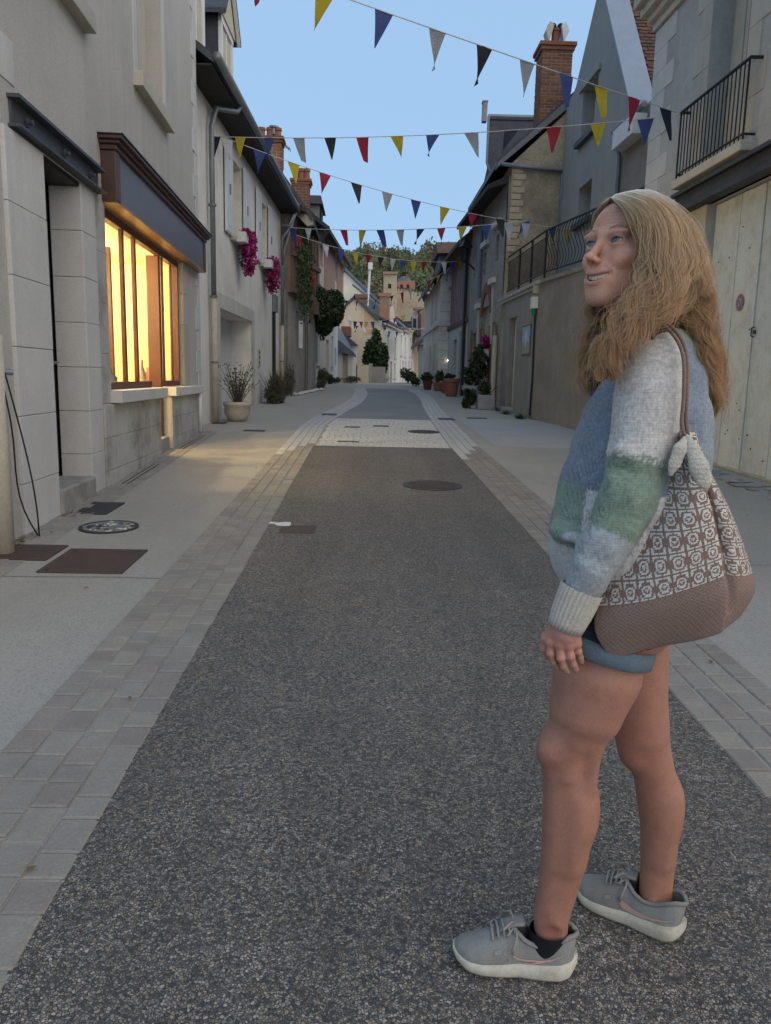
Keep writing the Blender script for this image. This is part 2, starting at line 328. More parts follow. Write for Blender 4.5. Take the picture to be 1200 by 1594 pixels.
def manhole(c, r, mat, label, up=.011, mosaic=False):
    z = gz(c[1]); t = thing('manhole_cover', (c[0], c[1], z), label, 'manhole cover'); b = MB()
    n = 40; P = lambda q, rr, zz: (c[0]+rr*math.cos(q), c[1]+rr*math.sin(q), gz(c[1]+rr*math.sin(q))+zz)
    ring = lambda r0, r1, zz: b.add([P(2*math.pi*k/n, rr, zz) for rr in (r0, r1) for k in range(n)], [(k, (k+1)%n, n+(k+1)%n, n+k) for k in range(n)])
    ring(r, r*.88, up); ring(r*1.0, r*1.0001, up); b.add([P(2*math.pi*k/n, r, zz) for zz in (-.02, up) for k in range(n)], [(k, (k+1)%n, n+(k+1)%n, n+k) for k in range(n)])
    b.build('frame', M_slot, t); b = MB()
    b.add([P(2*math.pi*k/n, r*.86, up-.001) for k in range(n)], [tuple(range(n))]); b.build('lid', mat, t)
    b = MB()
    if mosaic:
        for k in range(70):
            q, rr = random.uniform(0, 6.28), r*.8*math.sqrt(random.random()); s = random.uniform(.012, .03); x, y = c[0]+rr*math.cos(q), c[1]+rr*math.sin(q); b.cm = random.choice([0, 0, 1, 2])
            a = random.uniform(0, 3); pts = [(x+s*math.cos(a+i*1.57), y+s*math.sin(a+i*1.57)) for i in range(4)]
            b.prism([(p[0], p[1], gz(p[1])+up-.002) for p in pts], [(p[0], p[1], gz(p[1])+up+.003) for p in pts])
        b.build('stones', [M_set[0], M_gran, M_slot], t, kind='stuff')
    else:
        for i in range(-6, 7):
            for j in range(-6, 7):
                x, y = c[0]+i*r*.13, c[1]+j*r*.13
                if math.hypot(i, j) < 6: z0 = gz(y); b.box(x-.016, y-.016, z0+up-.002, x+.016, y+.016, z0+up+.003)
        b.build('studs', mat, t, kind='stuff')
    return t
manhole((-1.995, 6.03), .225, M_zinc, 'round grey manhole cover set with pale stones, on the left pavement', mosaic=True)
manhole((.73, 8.3), .32, M_rust, 'large round brown manhole cover in the dark lane')
manhole((1.06, 14.22), .29, M_slot, 'round dark manhole cover in the pale granite band', up=.017)
b = MB(); z = gz(6.25); b.add([(-.78+q*.18+.02*math.sin(q*9), 6.2+.05*math.sin(q*5+1), z+.0065) for q in np.linspace(0,1,8)]+[(-.60-q*.17, 6.32+.02*math.sin(q*7), z+.0065) for q in np.linspace(0,1,8)], [tuple(range(16))])
tag(b.build('paint_mark', M('white_paint', (.75,.75,.73), rough=.6)), 'small white paint splash at the edge of the lane', 'paint mark')
M_leaf = M('dry_leaf', (.16,.09,.04), (.22,.14,.06), sc=30)
for i, (x, y) in enumerate([(-.92,2.95),(-1.6,4.4),(-1.3,9.3),(3.5,6.9),(-.87,1.9),(-1.7,6.9),(1.62,3.4),(-2.4,6.4),(-2.35,5.8)]):
    b = MB(); a = random.uniform(0, 6); s = .018; z = gz(y)+.014; b.add([(x+s*math.cos(a), y+s*math.sin(a), z), (x-.5*s*math.sin(a), y+.5*s*math.cos(a), z+.008), (x-s*math.cos(a), y-s*math.sin(a), z+.002), (x+.5*s*math.sin(a), y-.5*s*math.cos(a), z+.006)], [(0,1,2),(0,2,3)])
    tag(b.build('fallen_leaf', M_leaf), 'dry brown leaf lying on the paving', 'leaf', 'dry leaves on the paving')
M_ej = M('dark_joint_line', (.17,.16,.145), sc=20, bsc=140)
for (x0, x1, y) in ((-2.45,-1.24,4.66),(-2.62,-1.24,9.45),(-2.75,-1.22,12.9),(1.8,4.6,5.2),(1.8,4.55,8.6)):
    b = MB(); xs = np.linspace(x0, x1, 14); jj = [y+.006*math.sin(x*7)+random.uniform(-.002,.002) for x in xs]; w = .0035
    b.add([(x, j-w, gz(j)+.0035) for x, j in zip(xs, jj)]+[(x, j+w, gz(j)+.0035) for x, j in zip(xs, jj)], [(i, i+1, 15+i, 14+i) for i in range(13)]); b.build('expansion_joint', M_ej, kind='structure')
b = MB()
for i in range(46):
    x, y = -2.5+abs(random.gauss(0,.07)), random.choice([5.35, 5.55, 6.5])+random.gauss(0,.12); a = random.uniform(0, 6); s = random.uniform(.01,.022); z = gz(y)+.012; b.add([(x+s*math.cos(a), y+s*math.sin(a), z), (x-.5*s*math.sin(a), y+.5*s*math.cos(a), z+.01), (x-s*math.cos(a), y-s*math.sin(a), z+.003), (x+.5*s*math.sin(a), y-.5*s*math.cos(a), z+.008)], [(0,1,2),(0,2,3)])
tag(b.build('leaf_litter', M_leaf), 'dry leaf litter gathered at the foot of the stone pilaster', 'leaf litter', kind='stuff')
# ------------------------------------------------------------------ shared wall materials
M_ren = M('grey_cream_render', (.52,.49,.445), (.45,.425,.39), sc=1.1, fine=50, famt=.14, bsc=70, bst=.5, bd=.012, streak=.35)
M_stone = M('white_tuffeau_stone', (.60,.585,.56), (.53,.515,.49), sc=1.6, fine=60, famt=.1, bsc=45, bst=.25, bd=.006, streak=.25, vary=.05)
M_stone2 = M('cream_tuffeau_stone', (.52,.485,.41), (.45,.42,.36), sc=1.4, fine=60, bsc=45, streak=.3, vary=.09)
M_plinth = M('plinth_stone', (.50,.485,.455), (.41,.395,.365), sc=1.6, fine=40, bsc=40, streak=.3, dark=(.22,.195,.165), dsc=1.6, damt=.75, vary=.06)
M_iron = M('painted_steel_beam', (.075,.085,.10), (.10,.105,.115), sc=3, rough=.55, metal=.3, bsc=30, bst=.15)
M_black = M('black_paint', (.018,.018,.02), rough=.5, bst=.1)
M_wood = M('mahogany_wood', (.115,.036,.022), (.075,.026,.018), sc=3, fine=40, rough=.45, bsc=60, bst=.15, spec=.5)
M_dkw = M('dark_brown_paint', (.082,.034,.026), (.058,.027,.022), sc=3, fine=40, rough=.45, bsc=60, bst=.15, spec=.5)
M_fascia = M('plum_painted_fascia', (.125,.105,.12), (.11,.092,.108), sc=1.2, fine=30, famt=.05, rough=.4, bst=.05, spec=.5)
M_concrete = M('worn_concrete', (.36,.345,.32), (.26,.25,.235), sc=5, bsc=40, dark=(.16,.15,.14), dsc=3)
M_slate = M('grey_slate', (.085,.09,.105), (.06,.063,.075), sc=2.5, fine=15, famt=.3, rough=.55, vary=.15, bst=.2, bsc=20)
M_pvc = M('beige_pipe', (.50,.45,.355), (.45,.41,.33), sc=4, rough=.6, bst=.05, dark=(.25,.22,.17), dsc=3, damt=.4)
M_white = M('white_paint', (.75,.75,.73), rough=.6)
M_wwall = M('warm_interior_wall', (.78,.66,.42), rough=.9, bst=0)
M_glass = glass('window_glass'); M_curtain = M('pale_curtain', (.55,.5,.42), sc=8, bst=.1)
M_dark = M('dark_interior', (.02,.02,.02), bst=0)
def holes_front(b, w, s0, s1, z0, z1, holes, d=0., top=None):
    """front sheet at depth d with rectangular holes (a0,a1,z0,z1); z0 may be below ground"""
    ss = sorted({s0, s1, *[h[0] for h in holes], *[h[1] for h in holes]}); zs = sorted({z0, z1, *[h[2] for h in holes], *[h[3] for h in holes]})
    for i in range(len(ss)-1):
        for j in range(len(zs)-1):
            ca, cz = (ss[i]+ss[i+1])/2, (zs[j]+zs[j+1])/2
            if any(h[0] < ca < h[1] and h[2] < cz < h[3] for h in holes) or ca < s0 or ca > s1 or cz < z0 or cz > z1: continue
            b.poly([w.P(ss[i],d,zs[j]), w.P(ss[i+1],d,zs[j]), w.P(ss[i+1],d,zs[j+1]), w.P(ss[i],d,zs[j+1])])
def reveals(b, w, h, depth, d=0., bottom=True):
    a0, a1, z0, z1 = h
    for (p, q) in (((a0,z0),(a0,z1)), ((a1,z0),(a1,z1)), ((a0,z1),(a1,z1))) + ((((a0,z0),(a1,z0)),) if bottom else ()):
        b.poly([w.P(p[0],d,p[1]), w.P(q[0],d,q[1]), w.P(q[0],d-depth,q[1]), w.P(p[0],d-depth,p[1])])
def shell(b, w, s0, s1, z0, z1, back=5.):
    """sides, back and top of a building body behind its front sheet"""
    P = w.P
    b.poly([P(s0,0,z0),P(s0,-back,z0),P(s0,-back,z1),P(s0,0,z1)]); b.poly([P(s1,0,z0),P(s1,-back,z0),P(s1,-back,z1),P(s1,0,z1)])
    b.poly([P(s0,-back,z0),P(s1,-back,z0),P(s1,-back,z1),P(s0,-back,z1)]); b.poly([P(s0,0,z1),P(s1,0,z1),P(s1,-back,z1),P(s0,-back,z1)])
def stones(w, parent, s0, s1, z0, z1, d0, d1, rows, mat, cols=None, stag=False, name='stone', bev=.006, alt=None):
    """individual ashlar blocks"""
    h = (z1-z0)/rows
    for r in range(rows):
        a1 = s1; a0 = s0
        if alt: a0, a1 = (s0-alt[0]*(r % 2), s1+alt[1]*(r % 2))
        n = cols or 1; xs = [a0+(a1-a0)*k/n for k in range(n+1)]
        if stag and r % 2 and n > 1: xs = [a0]+[a0+(a1-a0)*(k-.5)/n for k in range(1, n+1)]+[a1]
        for k in range(len(xs)-1):
            b = MB(); b.wbox(w, xs[k]+.0015, xs[k+1]-.0015, z0+r*h+.0015, z0+(r+1)*h-.0015, d0, d1+random.uniform(-.002, .002)); b.build(name, mat, parent, bevel=bev)
# ------------------------------------------------------------------ L1: shop house
W1 = Wall((-2.42, 3.0), (-2.42-.04*10.7, 13.7), 1)
SY = lambda y: (y-3.0)/W1.u[1]
h = thing('shop_house', W1.P(SY(9), 0, gz(9)), 'grey rendered stone house with a lit shop window and a steel lintel over its door', 'house')
dr = (SY(6.46), SY(7.40), -.2, 3.04); wnL = (SY(8.17), SY(12.15), 1.19, 3.02); recs = (SY(10.33), SY(11.05), .0, 1.19)
up1 = (W1.px(212,60)[0], W1.px(252,100)[0], 4.72, 6.9); up2 = (SY(5.6), SY(7.55), 4.55, 6.9)
b = MB(); holes_front(b, W1, 0, SY(13.62), -.5, 9.5, [dr, wnL, recs, up1, up2]); shell(b, W1, 0, SY(13.62), -.5, 9.5)
reveals(b, W1, up1, .22); reveals(b, W1, up2, .22)
b.build('wall', M_ren, h)
for q in (up1, up2):
    f = MB(); f.wbox(W1, q[0], q[1], q[2], q[3], -.26, -.241); fo = f.build('window', M_dark, h)
    for (e0, e1) in ((q[0]-.17, q[0]), (q[1], q[1]+.17)): f = MB(); f.wbox(W1, e0, e1, q[2]-.02, q[3]+.15, -.01, .012); f.build('surround', M_stone, fo, bevel=.004)
    s_ = MB(); s_.wbox(W1, q[0]-.2, q[1]+.2, q[2]-.16, q[2]+.0, -.1, .11); s_.wbox(W1, q[0], q[1], q[2], q[2]+.03, -.2, .05); s_.build('sill', M_stone2, fo, bevel=.008)
    s_ = MB(); s_.wbox(W1, q[0], q[1], q[2], q[3], -.24, -.2); s_.build('shutter', M('cream_shutter', (.52,.49,.41), rough=.6), fo)
    for k in (.33, .66):
        s_ = MB(); a = q[0]+(q[1]-q[0])*k; s_.wbox(W1, a-.01, a+.01, q[2], q[3], -.2, -.19); s_.build('batten', M_stone2, fo)
# stone pilaster left of the door, jamb pier right of it
zt = 3.03
stones(W1, h, SY(5.72), SY(6.46), .05, zt, -.27, .03, 6, M_stone)
stones(W1, h, SY(7.40), SY(7.82), .2, zt, -.27, .012, 7, M_stone)
stones(W1, h, SY(5.05), SY(5.74), 3.05, 4.55, -.05, .008, 5, M_stone, alt=(0, .28))
stones(W1, h, SY(13.36), SY(13.62), .35, 9.4, -.05, .012, 26, M_stone, alt=(.16, 0))
b = MB(); b.wbox(W1, SY(7.3), SY(7.40), .1, .1, 0, 0)
# door
d_ = MB(); d_.wbox(W1, SY(6.40), SY(7.45), .2, 2.95, -.36, -.29); do = lab(d_.build('door', M_black, h), 'dark recessed door'); MATS.pop('x', 0)
M_brownp = M('brown_door_panel', (.10,.055,.03), rough=.6)
for (z0, z1) in ((.45, 1.2), (1.3, 2.0), (2.1, 2.8)):
    p = MB(); p.wbox(W1, SY(6.7), SY(7.3), z0, z1, -.288, -.27); p.build('panel', M_brownp, do, bevel=.01)
p = MB(); p.tube([W1.P(SY(7.28),-.29,1.45), W1.P(SY(7.28),-.22,1.45), W1.P(SY(7.18),-.22,1.44)], .012, 8); p.build('handle', M_zinc, do)
p = MB(); p.wbox(W1, SY(6.44), SY(7.42), 3.0, 3.04, -.5, .0); p.build('door_head', M_black, h)
# step
p = MB(); p.wbox(W1, SY(6.47), SY(7.39), -.1, .40, -.42, .05); p.build('doorstep', M_concrete, h, bevel=.02)
# steel beam with bolts
p = MB(); p.wbox(W1, SY(5.87), SY(7.95), 3.055, 3.075, -.05, .09); p.wbox(W1, SY(5.87), SY(7.95), 3.245, 3.27, -.05, .09); p.wbox(W1, SY(5.9), SY(7.92), 3.075, 3.245, -.02, .02)
bo = p.build('steel_lintel', M_iron, h)
for yb in (6.15, 6.95, 7.65):
    p = MB(); c = W1.P(SY(yb), .02, 3.16); p.tube([c, c+W1.n*.022], .038, 6); p.tube([c+W1.n*.022, c+W1.n*.055], .018, 8); p.build('bolt', M_iron, bo)
# plinth blocks under shop window
stones(W1, h, SY(7.83), SY(10.33), .05, 1.05, -.03, .03, 3, M_plinth, cols=3, stag=True)
stones(W1, h, SY(11.05), SY(13.33), .2, 1.05, -.03, .03, 3, M_plinth, cols=3, stag=True)
p = MB(); p.wbox(W1, SY(8.12), SY(10.36), 1.06, 1.19, -.12, .12); p.build('sill', M_stone, h, bevel=.008)
p = MB(); p.wbox(W1, SY(11.02), SY(13.3), 1.06, 1.185, -.12, .10); p.build('sill', M_stone, h, bevel=.008)
# entrance recess between the sills
p = MB(); p.wbox(W1, recs[0]-.03, recs[0], -.1, 1.06, -.62, 0); p.wbox(W1, recs[1], recs[1]+.03, -.1, 1.06, -.62, .002); p.wbox(W1, recs[0], recs[1], -.1, .9, -.66, -.6); p.build('recess_wall', M_stone2, h)
p = MB(); p.wbox(W1, recs[0], recs[1], -.1, .50, -.6, -.02); p.build('doorstep', M_concrete, h, bevel=.01)
# fascia, cornice, soffit
fa = MB(); fz0, fz1 = 3.05, 3.50; A0, A1 = SY(8.12), SY(13.42)
fa.wbox(W1, A0, A1, fz0, fz1, 0.0, .13); fo = fa.build('fascia', M_fascia, h)
for (q0, q1) in ((A0-.03, A0+.12), (A1-.12, A1+.03)): p = MB(); p.wbox(W1, q0, q1, fz0-.02, fz1, .0, .15); p.build('pilaster', M_dkw, fo, bevel=.01)
p = MB(); p.wbox(W1, A0-.05, A1+.05, fz1+.0, fz1+.05, 0, .165); p.wbox(W1, A0-.08, A1+.08, fz1+.05, fz1+.085, 0, .20); p.wbox(W1, A0-.11, A1+.11, fz1+.085, fz1+.12, 0, .235); p.build('cornice', M_dkw, fo, bevel=.008)
p = MB(); p.wbox(W1, A0-.115, A1+.115, fz1+.122, fz1+.135, 0, .245); p.build('flashing', M_black, fo)
p = MB(); p.wbox(W1, A0, A1, fz0-.03, fz0-.003, -.16, .14); p.build('soffit', M('varnished_soffit', (.30,.16,.06), (.24,.12,.05), sc=4, rough=.35, bst=.05, spec=.5), fo)
# joinery: outer frame, mullions, panes, the door
DW = -.10
jo = MB(); jo.wbox(W1, wnL[0], wnL[1], 2.93, 3.02, DW-.05, DW+.04); jo.wbox(W1, wnL[0], wnL[0]+.07, 1.19, 2.93, DW-.05, DW+.04); jo.wbox(W1, wnL[0]+.07, recs[0]-.05, 1.19, 1.27, DW-.05, DW+.04)
jo.wbox(W1, wnL[1]-.07, wnL[1], 1.19, 2.93, DW-.05, DW+.04); jo.wbox(W1, recs[1]+.1, wnL[1]-.07, 1.19, 1.27, DW-.05, DW+.04)
jf = jo.build('window', M_wood, h, bevel=.006)
bars = [W1.px(q, 450, DW)[0] for q in (189, 207.5)] + [W1.px(q, 480, DW)[0] for q in (252.5, 265.5)]
PN = [wnL[0]+.07]+bars[:2]+[SY(10.28)]
for a in bars:
    p = MB(); wd = .07 if a < SY(10.3) else .05; p.wbox(W1, a-wd/2, a+wd/2, 1.27, 2.93, DW-.01, DW+(.035 if a < SY(10.3) else .018)); p.build('mullion', M_wood, jf, bevel=.006)
for (a, c) in [(PN[i]+.036, PN[i+1]-.036) for i in range(3)]+[(SY(11.1), bars[2]-.026), (bars[2]+.026, bars[3]-.026), (bars[3]+.026, wnL[1]-.072)]:
    p = MB(); p.wbox(W1, a, c, 1.27, 2.93, DW-.008, DW-.002); p.build('pane', M_glass, jf)
dm = MB(); dm.wbox(W1, SY(10.95), SY(11.06), .5, 2.93, -.26, DW+.01); ddo = lab(dm.build('door', M_wood, h, bevel=.008), 'glazed shop door in mahogany frame')
p = MB(); p.wbox(W1, SY(10.4), SY(10.92), .6, 2.9, -.60, -.59); p.build('pane', M_glass, ddo)
p = MB(); p.wbox(W1, SY(10.33), SY(10.4), .5, 2.93, -.63, -.56); p.wbox(W1, SY(10.4), SY(10.93), .5, .6, -.63, -.56); p.build('door_frame', M_wood, ddo)
stones(W1, h, SY(12.16), SY(12.5), 1.19, 3.02, -.14, .006, 4, M_stone2)
stones(W1, h, SY(7.83), SY(8.16), 1.06, 3.02, -.14, .005, 4, M_plinth)
# shop interior: room, shelves with stock, pendant lamps
r_ = MB(); x0, x1, zz0, zz1, dd = SY(8.0), SY(12.6), .5, 3.02, -3.2
for q in ([(x0,-.10),(x0,dd)], [(x0,dd),(x1,dd)], [(x1,dd),(x1,-.10)]):
    r_.poly([W1.P(*q[0],zz0), W1.P(*q[1],zz0), W1.P(*q[1],zz1), W1.P(*q[0],zz1)])
r_.poly([W1.P(x0,-.05,zz1-.001), W1.P(x1,-.05,zz1-.001), W1.P(x1,dd,zz1-.001), W1.P(x0,dd,zz1-.001)]); r_.poly([W1.P(x0,-.05,zz0-.003), W1.P(x1,-.05,zz0-.003), W1.P(x1,dd,zz0-.003), W1.P(x0,dd,zz0-.003)])
r_.build('shop_room', M_wwall, h)
p = MB(); p.wbox(W1, SY(8.2), SY(10.25), .5, 1.15, -.62, -.2); p.wbox(W1, SY(11.1), SY(12.1), .5, 1.15, -.62, -.2); p.build('window_bench', M('pale_bench', (.6,.5,.36), bst=.05), h)
M_st = [M('shop_item_%d' % i, c, rough=.6, bst=.05) for i, c in enumerate([(.45,.25,.12),(.6,.5,.3),(.2,.28,.3),(.7,.62,.5),(.35,.12,.08),(.15,.12,.1)])]
sh = thing('display_shelf', W1.P(SY(9.4), -2.9, .5), 'wooden shelf unit with boxes inside the lit shop', 'shelf')
for k in range(4):
    p = MB(); p.wbox(W1, SY(8.3), SY(12.3), .8+k*.5, .83+k*.5, -3.1, -2.7); p.build('shelf', M_st[0], sh)
for i in range(22):
    k = i % 4; a = SY(8.35)+random.random()*3.8; ww, hh = random.uniform(.05, .22), random.uniform(.1, .38); p = MB()
    if random.random() < .5: p.wbox(W1, a, a+ww, .832+k*.5, .832+k*.5+hh, -3.0, -2.8)
    else: p.lathe([(ww*.3,0),(ww*.5,hh*.3),(ww*.5,hh*.7),(ww*.2,hh)], W1.P(a,-2.9,.832+k*.5), 10)
    tag(p.build('jar', random.choice(M_st)), 'small container on the shelf inside the lit shop', 'shop goods', 'goods on the shop shelves')
for i, (a, d0, hh, ww) in enumerate([(8.45,-.45,.35,.2),(9.3,-.4,.5,.16),(9.8,-.5,.3,.25),(11.3,-.45,.4,.15),(11.7,-.42,.3,.2)]):
    p = MB(); p.lathe([(ww*.3,0),(ww*.45,hh*.2),(ww*.5,hh*.5),(ww*.2,hh*.8),(ww*.25,hh)], W1.P(SY(a),d0,1.152), 14)
    tag(p.build('vase', M_st[i], smooth=True), 'vase displayed in the lit shop window', 'vase', 'vases in the shop window')
M_bulb = emit('bulb', (1, .78, .45), 40)
for i, (a, d0) in enumerate([(8.7,-1.2), (9.7,-1.9), (10.6,-1.3), (11.6,-1.6)]):
    t = thing('pendant_lamp', W1.P(SY(a), d0, 3.0), ['lit pendant lamp behind the left shop panes', 'lit pendant lamp deeper in the shop', 'lit pendant lamp behind the shop door', 'lit pendant lamp behind the far shop panes'][i], 'lamp')
    p = MB(); p.tube([W1.P(SY(a),d0,3.02), W1.P(SY(a),d0,2.72)], .006, 6); p.build('cord', M_black, t)
    p = MB(); p.lathe([(.0,0),(.045,.02),(.06,.06),(.03,.11)], W1.P(SY(a),d0,2.61), 12); p.build('bulb', M_bulb, t)
    l = bpy.data.lights.new('pendant_light', 'POINT'); l.energy = 175; l.color = (1, .75, .35); l.shadow_soft_size = .06
    o = bpy.data.objects.new('pendant_light', l); COL.objects.link(o); o.location = W1.P(SY(a), d0, 2.55)
# pipe and cable at the left edge
t = thing('downpipe', W1.P(SY(5.55), .08, gz(5.5)), 'cream downpipe with a loose black cable at the left edge of the photo', 'pipe')
p = MB(); p.tube([W1.P(SY(5.2),.07,.1), W1.P(SY(5.2),.07,1.6)], .075, 14); p.build('pipe', M_pvc, t, smooth=True)
p = MB(); p.tube([W1.P(SY(5.2),.06,1.36), W1.P(SY(5.3),.16,1.36)], .02, 8); p.build('bracket', M_zinc, t)
p = MB(); p.tube([W1.P(SY(5.25+.42*q),.13+.05*math.sin(q*3),1.36-1.18*q-.1*math.sin(q*3.1)) for q in np.linspace(0,1,12)], .006, 6); p.tube([W1.P(SY(5.2+.48*q*q),.13+.03*math.sin(q*6),1.3-1.12*q) for q in np.linspace(0,1,12)], .006, 6); p.build('cable', M_black, t)
t = thing('downpipe', W1.P(SY(13.55), .08, gz(13.5)), 'short white pipe stub at the far corner of the shop plinth', 'pipe')
p = MB(); p.tube([W1.P(SY(13.15),.06,.42), W1.P(SY(13.15),.06,1.05), W1.P(SY(13.3),.06,1.09)], .035, 10); p.build('pipe', M_white, t, smooth=True)
# ------------------------------------------------------------------ L2: cream house with shutters
W2 = Wall((-3.06, 13.9), (-2.82, 26.0), 1)
S2 = lambda y: (y-13.9)/W2.u[1]
M_cream = M('cream_render', (.79,.755,.685), (.73,.695,.63), sc=.9, fine=45, bsc=80, bst=.4, streak=.35, dark=(.33,.31,.27), dsc=.5, damt=.35)
M_shut = M('white_shutter', (.66,.68,.70), (.6,.62,.64), sc=3, rough=.55, bst=.05, streak=.2)
M_shedge = M('shutter_edge', (.6,.56,.45), rough=.6)
M_bluewhite = M('white_garage_paint', (.64,.66,.68), (.58,.60,.62), sc=1, rough=.5, bst=.05, streak=.25)
h2 = thing('shuttered_house', W2.P(S2(20), 0, gz(20)), 'cream house with white shutters, petunia boxes and a white garage door', 'house')
gar = (S2(16.35), S2(20.35), -.2, 2.70); ca, cb = W2.px(358, 250), W2.px(372, 370)
wa = (S2(17.65), S2(18.95), 4.33, 5.98); wb = (S2(21.65), S2(22.95), 4.33, 5.98)
EZ = lambda y: 6.42+.012*(y-14)      # eaves line
b = MB(); holes_front(b, W2, 0, S2(26), -.5, 6.45, [gar, wa, wb]); shell(b, W2, 0, S2(26), -.5, 6.45, 6)
for q, d in ((gar, .55), (wa, .25), (wb, .25)): reveals(b, W2, q, d)
b.build('wall', M_cream, h2)
p = MB(); p.wbox(W2, gar[0]-.3, gar[1]+.3, 2.70, 3.0, -.02, .015); p.wbox(W2, gar[0]-.3, gar[0], .2, 2.70, -.02, .014); p.wbox(W2, gar[1], gar[1]+.3, .2, 2.70, -.02, .014); p.build('surround', M('pale_surround', (.57,.545,.49), sc=2, streak=.25), h2)
gd = MB(); gd.wbox(W2, gar[0], gar[1], .2, 2.70, -.62, -.55); go = gd.build('garage_door', M_bluewhite, h2)
for k in range(14):
    a = gar[0]+(gar[1]-gar[0])*k/14; p = MB(); p.wbox(W2, a+.008, a+(gar[1]-gar[0])/14-.008, .45, 2.68, -.55, -.535); p.build('panel', M_bluewhite, go)
for (q, nm) in ((wa, 'far'), (wb, 'near')):
    f = MB(); f.wbox(W2, q[0], q[1], q[2], q[3], -.3, -.24); fo = f.build('window', M('cream_window', (.5,.46,.37), rough=.6), h2)
    p = MB(); m = (q[0]+q[1])/2; p.wbox(W2, m-.03, m+.03, q[2], q[3], -.24, -.215); p.build('frame', M_shedge, fo)
    for (a0, a1) in ((q[0]+.04, m-.04), (m+.04, q[1]-.04)): p = MB(); p.wbox(W2, a0, a1, q[2]+.06, q[3]-.06, -.238, -.23); p.build('pane', M_curtain, fo)
    p = MB(); p.wbox(W2, q[0]-.12, q[1]+.12, q[2]-.1, q[2], -.05, .10); p.build('sill', M_stone2, h2, bevel=.01)
    for s_ in (0, 1):
        a0, a1 = (q[0]-.78, q[0]-.06) if s_ == 0 else (q[1]+.06, q[1]+.78)
        p = MB(); p.wbox(W2, a0, a1, q[2]-.03, q[3]+.1, .03, .07); so = p.build('shutter', M_shut, h2, bevel=.004)
        for k in range(4): p = MB(); aa = a0+(a1-a0)*k/4; p.wbox(W2, aa+.006, aa+(a1-a0)/4-.006, q[2], q[3]+.07, .07, .078); p.build('slat', M_shut, so)
        p = MB(); p.wbox(W2, a0+.3, a0+.36, q[2]+.75, q[2]+.95, .078, .1); p.build('latch', M_zinc, so)
# roof, eaves, gutter
M_soff = M('dark_eaves_boards', (.045,.04,.037), (.03,.028,.027), sc=6, bst=.2)
y0, y1 = 13.75, 26.3
P2 = lambda y, d, z: W2.P(S2(y), d, z)
p = MB(); p.hexa([P2(y0,-6,10.9),P2(y0,.5,EZ(y0)-.06),P2(y1,.5,EZ(y1)-.06),P2(y1,-6,10.9),P2(y0,-6,11.02),P2(y0,.5,EZ(y0)+.06),P2(y1,.5,EZ(y1)+.06),P2(y1,-6,11.02)]); ro = p.build('roof', M_slate, h2)
p = MB(); p.hexa([P2(y0,-.05,EZ(y0)-.10),P2(y0,.46,EZ(y0)-.10),P2(y1,.46,EZ(y1)-.10),P2(y1,-.05,EZ(y1)-.10),P2(y0,-.05,EZ(y0)-.07),P2(y0,.46,EZ(y0)-.07),P2(y1,.46,EZ(y1)-.07),P2(y1,-.05,EZ(y1)-.07)]); p.build('soffit', M_soff, h2)
for r in range(6):     # slate courses that show at the near verge
    for k in range(4):
        p = MB(); aa = y0+k*.22; dd = .5-r*.19; zz = EZ(y0)+.065+r*.13
        p.hexa([P2(aa,dd,zz),P2(aa+.21,dd,zz),P2(aa+.21,dd-.28,zz+.19),P2(aa,dd-.28,zz+.19),P2(aa,dd,zz+.012),P2(aa+.21,dd,zz+.012),P2(aa+.21,dd-.28,zz+.2),P2(aa,dd-.28,zz+.2)]); p.build('slate', M_slate, ro)
p = MB(); p.tube([P2(y0-.02,.55,EZ(y0)+.03), P2(y1,.55,EZ(y1)+.03)], .075, 10); p.build('gutter', M_zinc, h2, smooth=True)
def downpipe(w, s, pts_top, zsw, label, zb, r=.05):
    t = thing('downpipe', w.P(s, .09, zb), label, 'pipe')
    p = MB(); p.tube(pts_top+[w.P(s,.1,pts_top[-1][2]-.35), w.P(s,.1,zsw)], r, 10); p.build('pipe', M_zinc, t, smooth=True)
    p = MB(); p.tube([w.P(s,.1,zsw+.1), w.P(s,.1,zb-.05)], r*1.25, 10); p.build('lower_pipe', M_pvc, t, smooth=True)
    for z in (zsw+.08, (zsw+zb)/2, (zsw+pts_top[-1][2])/2):
        p = MB(); p.lathe([(r*1.5,-.02),(r*1.5,.02)], w.P(s,.1,z), 10); p.build('collar', M_zinc, t)
    return t
downpipe(W2, S2(15.35), [P2(16.0,.52,EZ(16)-.02), P2(15.9,.48,EZ(16)-.16), P2(15.5,.16,EZ(15)-.22)], 2.75, 'grey downpipe with cream lower half beside the white garage door', gz(15.4))
downpipe(W2, S2(25.6), [P2(26.0,.5,EZ(26)-.05), P2(25.9,.42,EZ(26)-.3), P2(25.7,.16,5.3)], 2.9, 'grey downpipe with cream lower half at the far end of the cream house', gz(25.6))
p = MB(); p.lathe([(.06,-.25),(.13,0),(.15,.12),(.15,.18)], P2(25.6,.12,4.6), 10); tag(p.build('rain_hopper', M_zinc), 'grey rain hopper head on the far downpipe of the cream house', 'hopper')
p = MB(); p.tube([P2(25.3,.1,6.0), P2(25.35,.35,5.95), P2(25.4,.5,6.3)], .05, 8); p.tube([P2(25.45,.12,4.8), P2(25.45,.12,5.6), P2(25.5,.4,6.0)], .045, 8); tag(p.build('gutter_elbow', M_zinc, smooth=True), 'grey elbow pipes under the far end of the gutter', 'pipe')
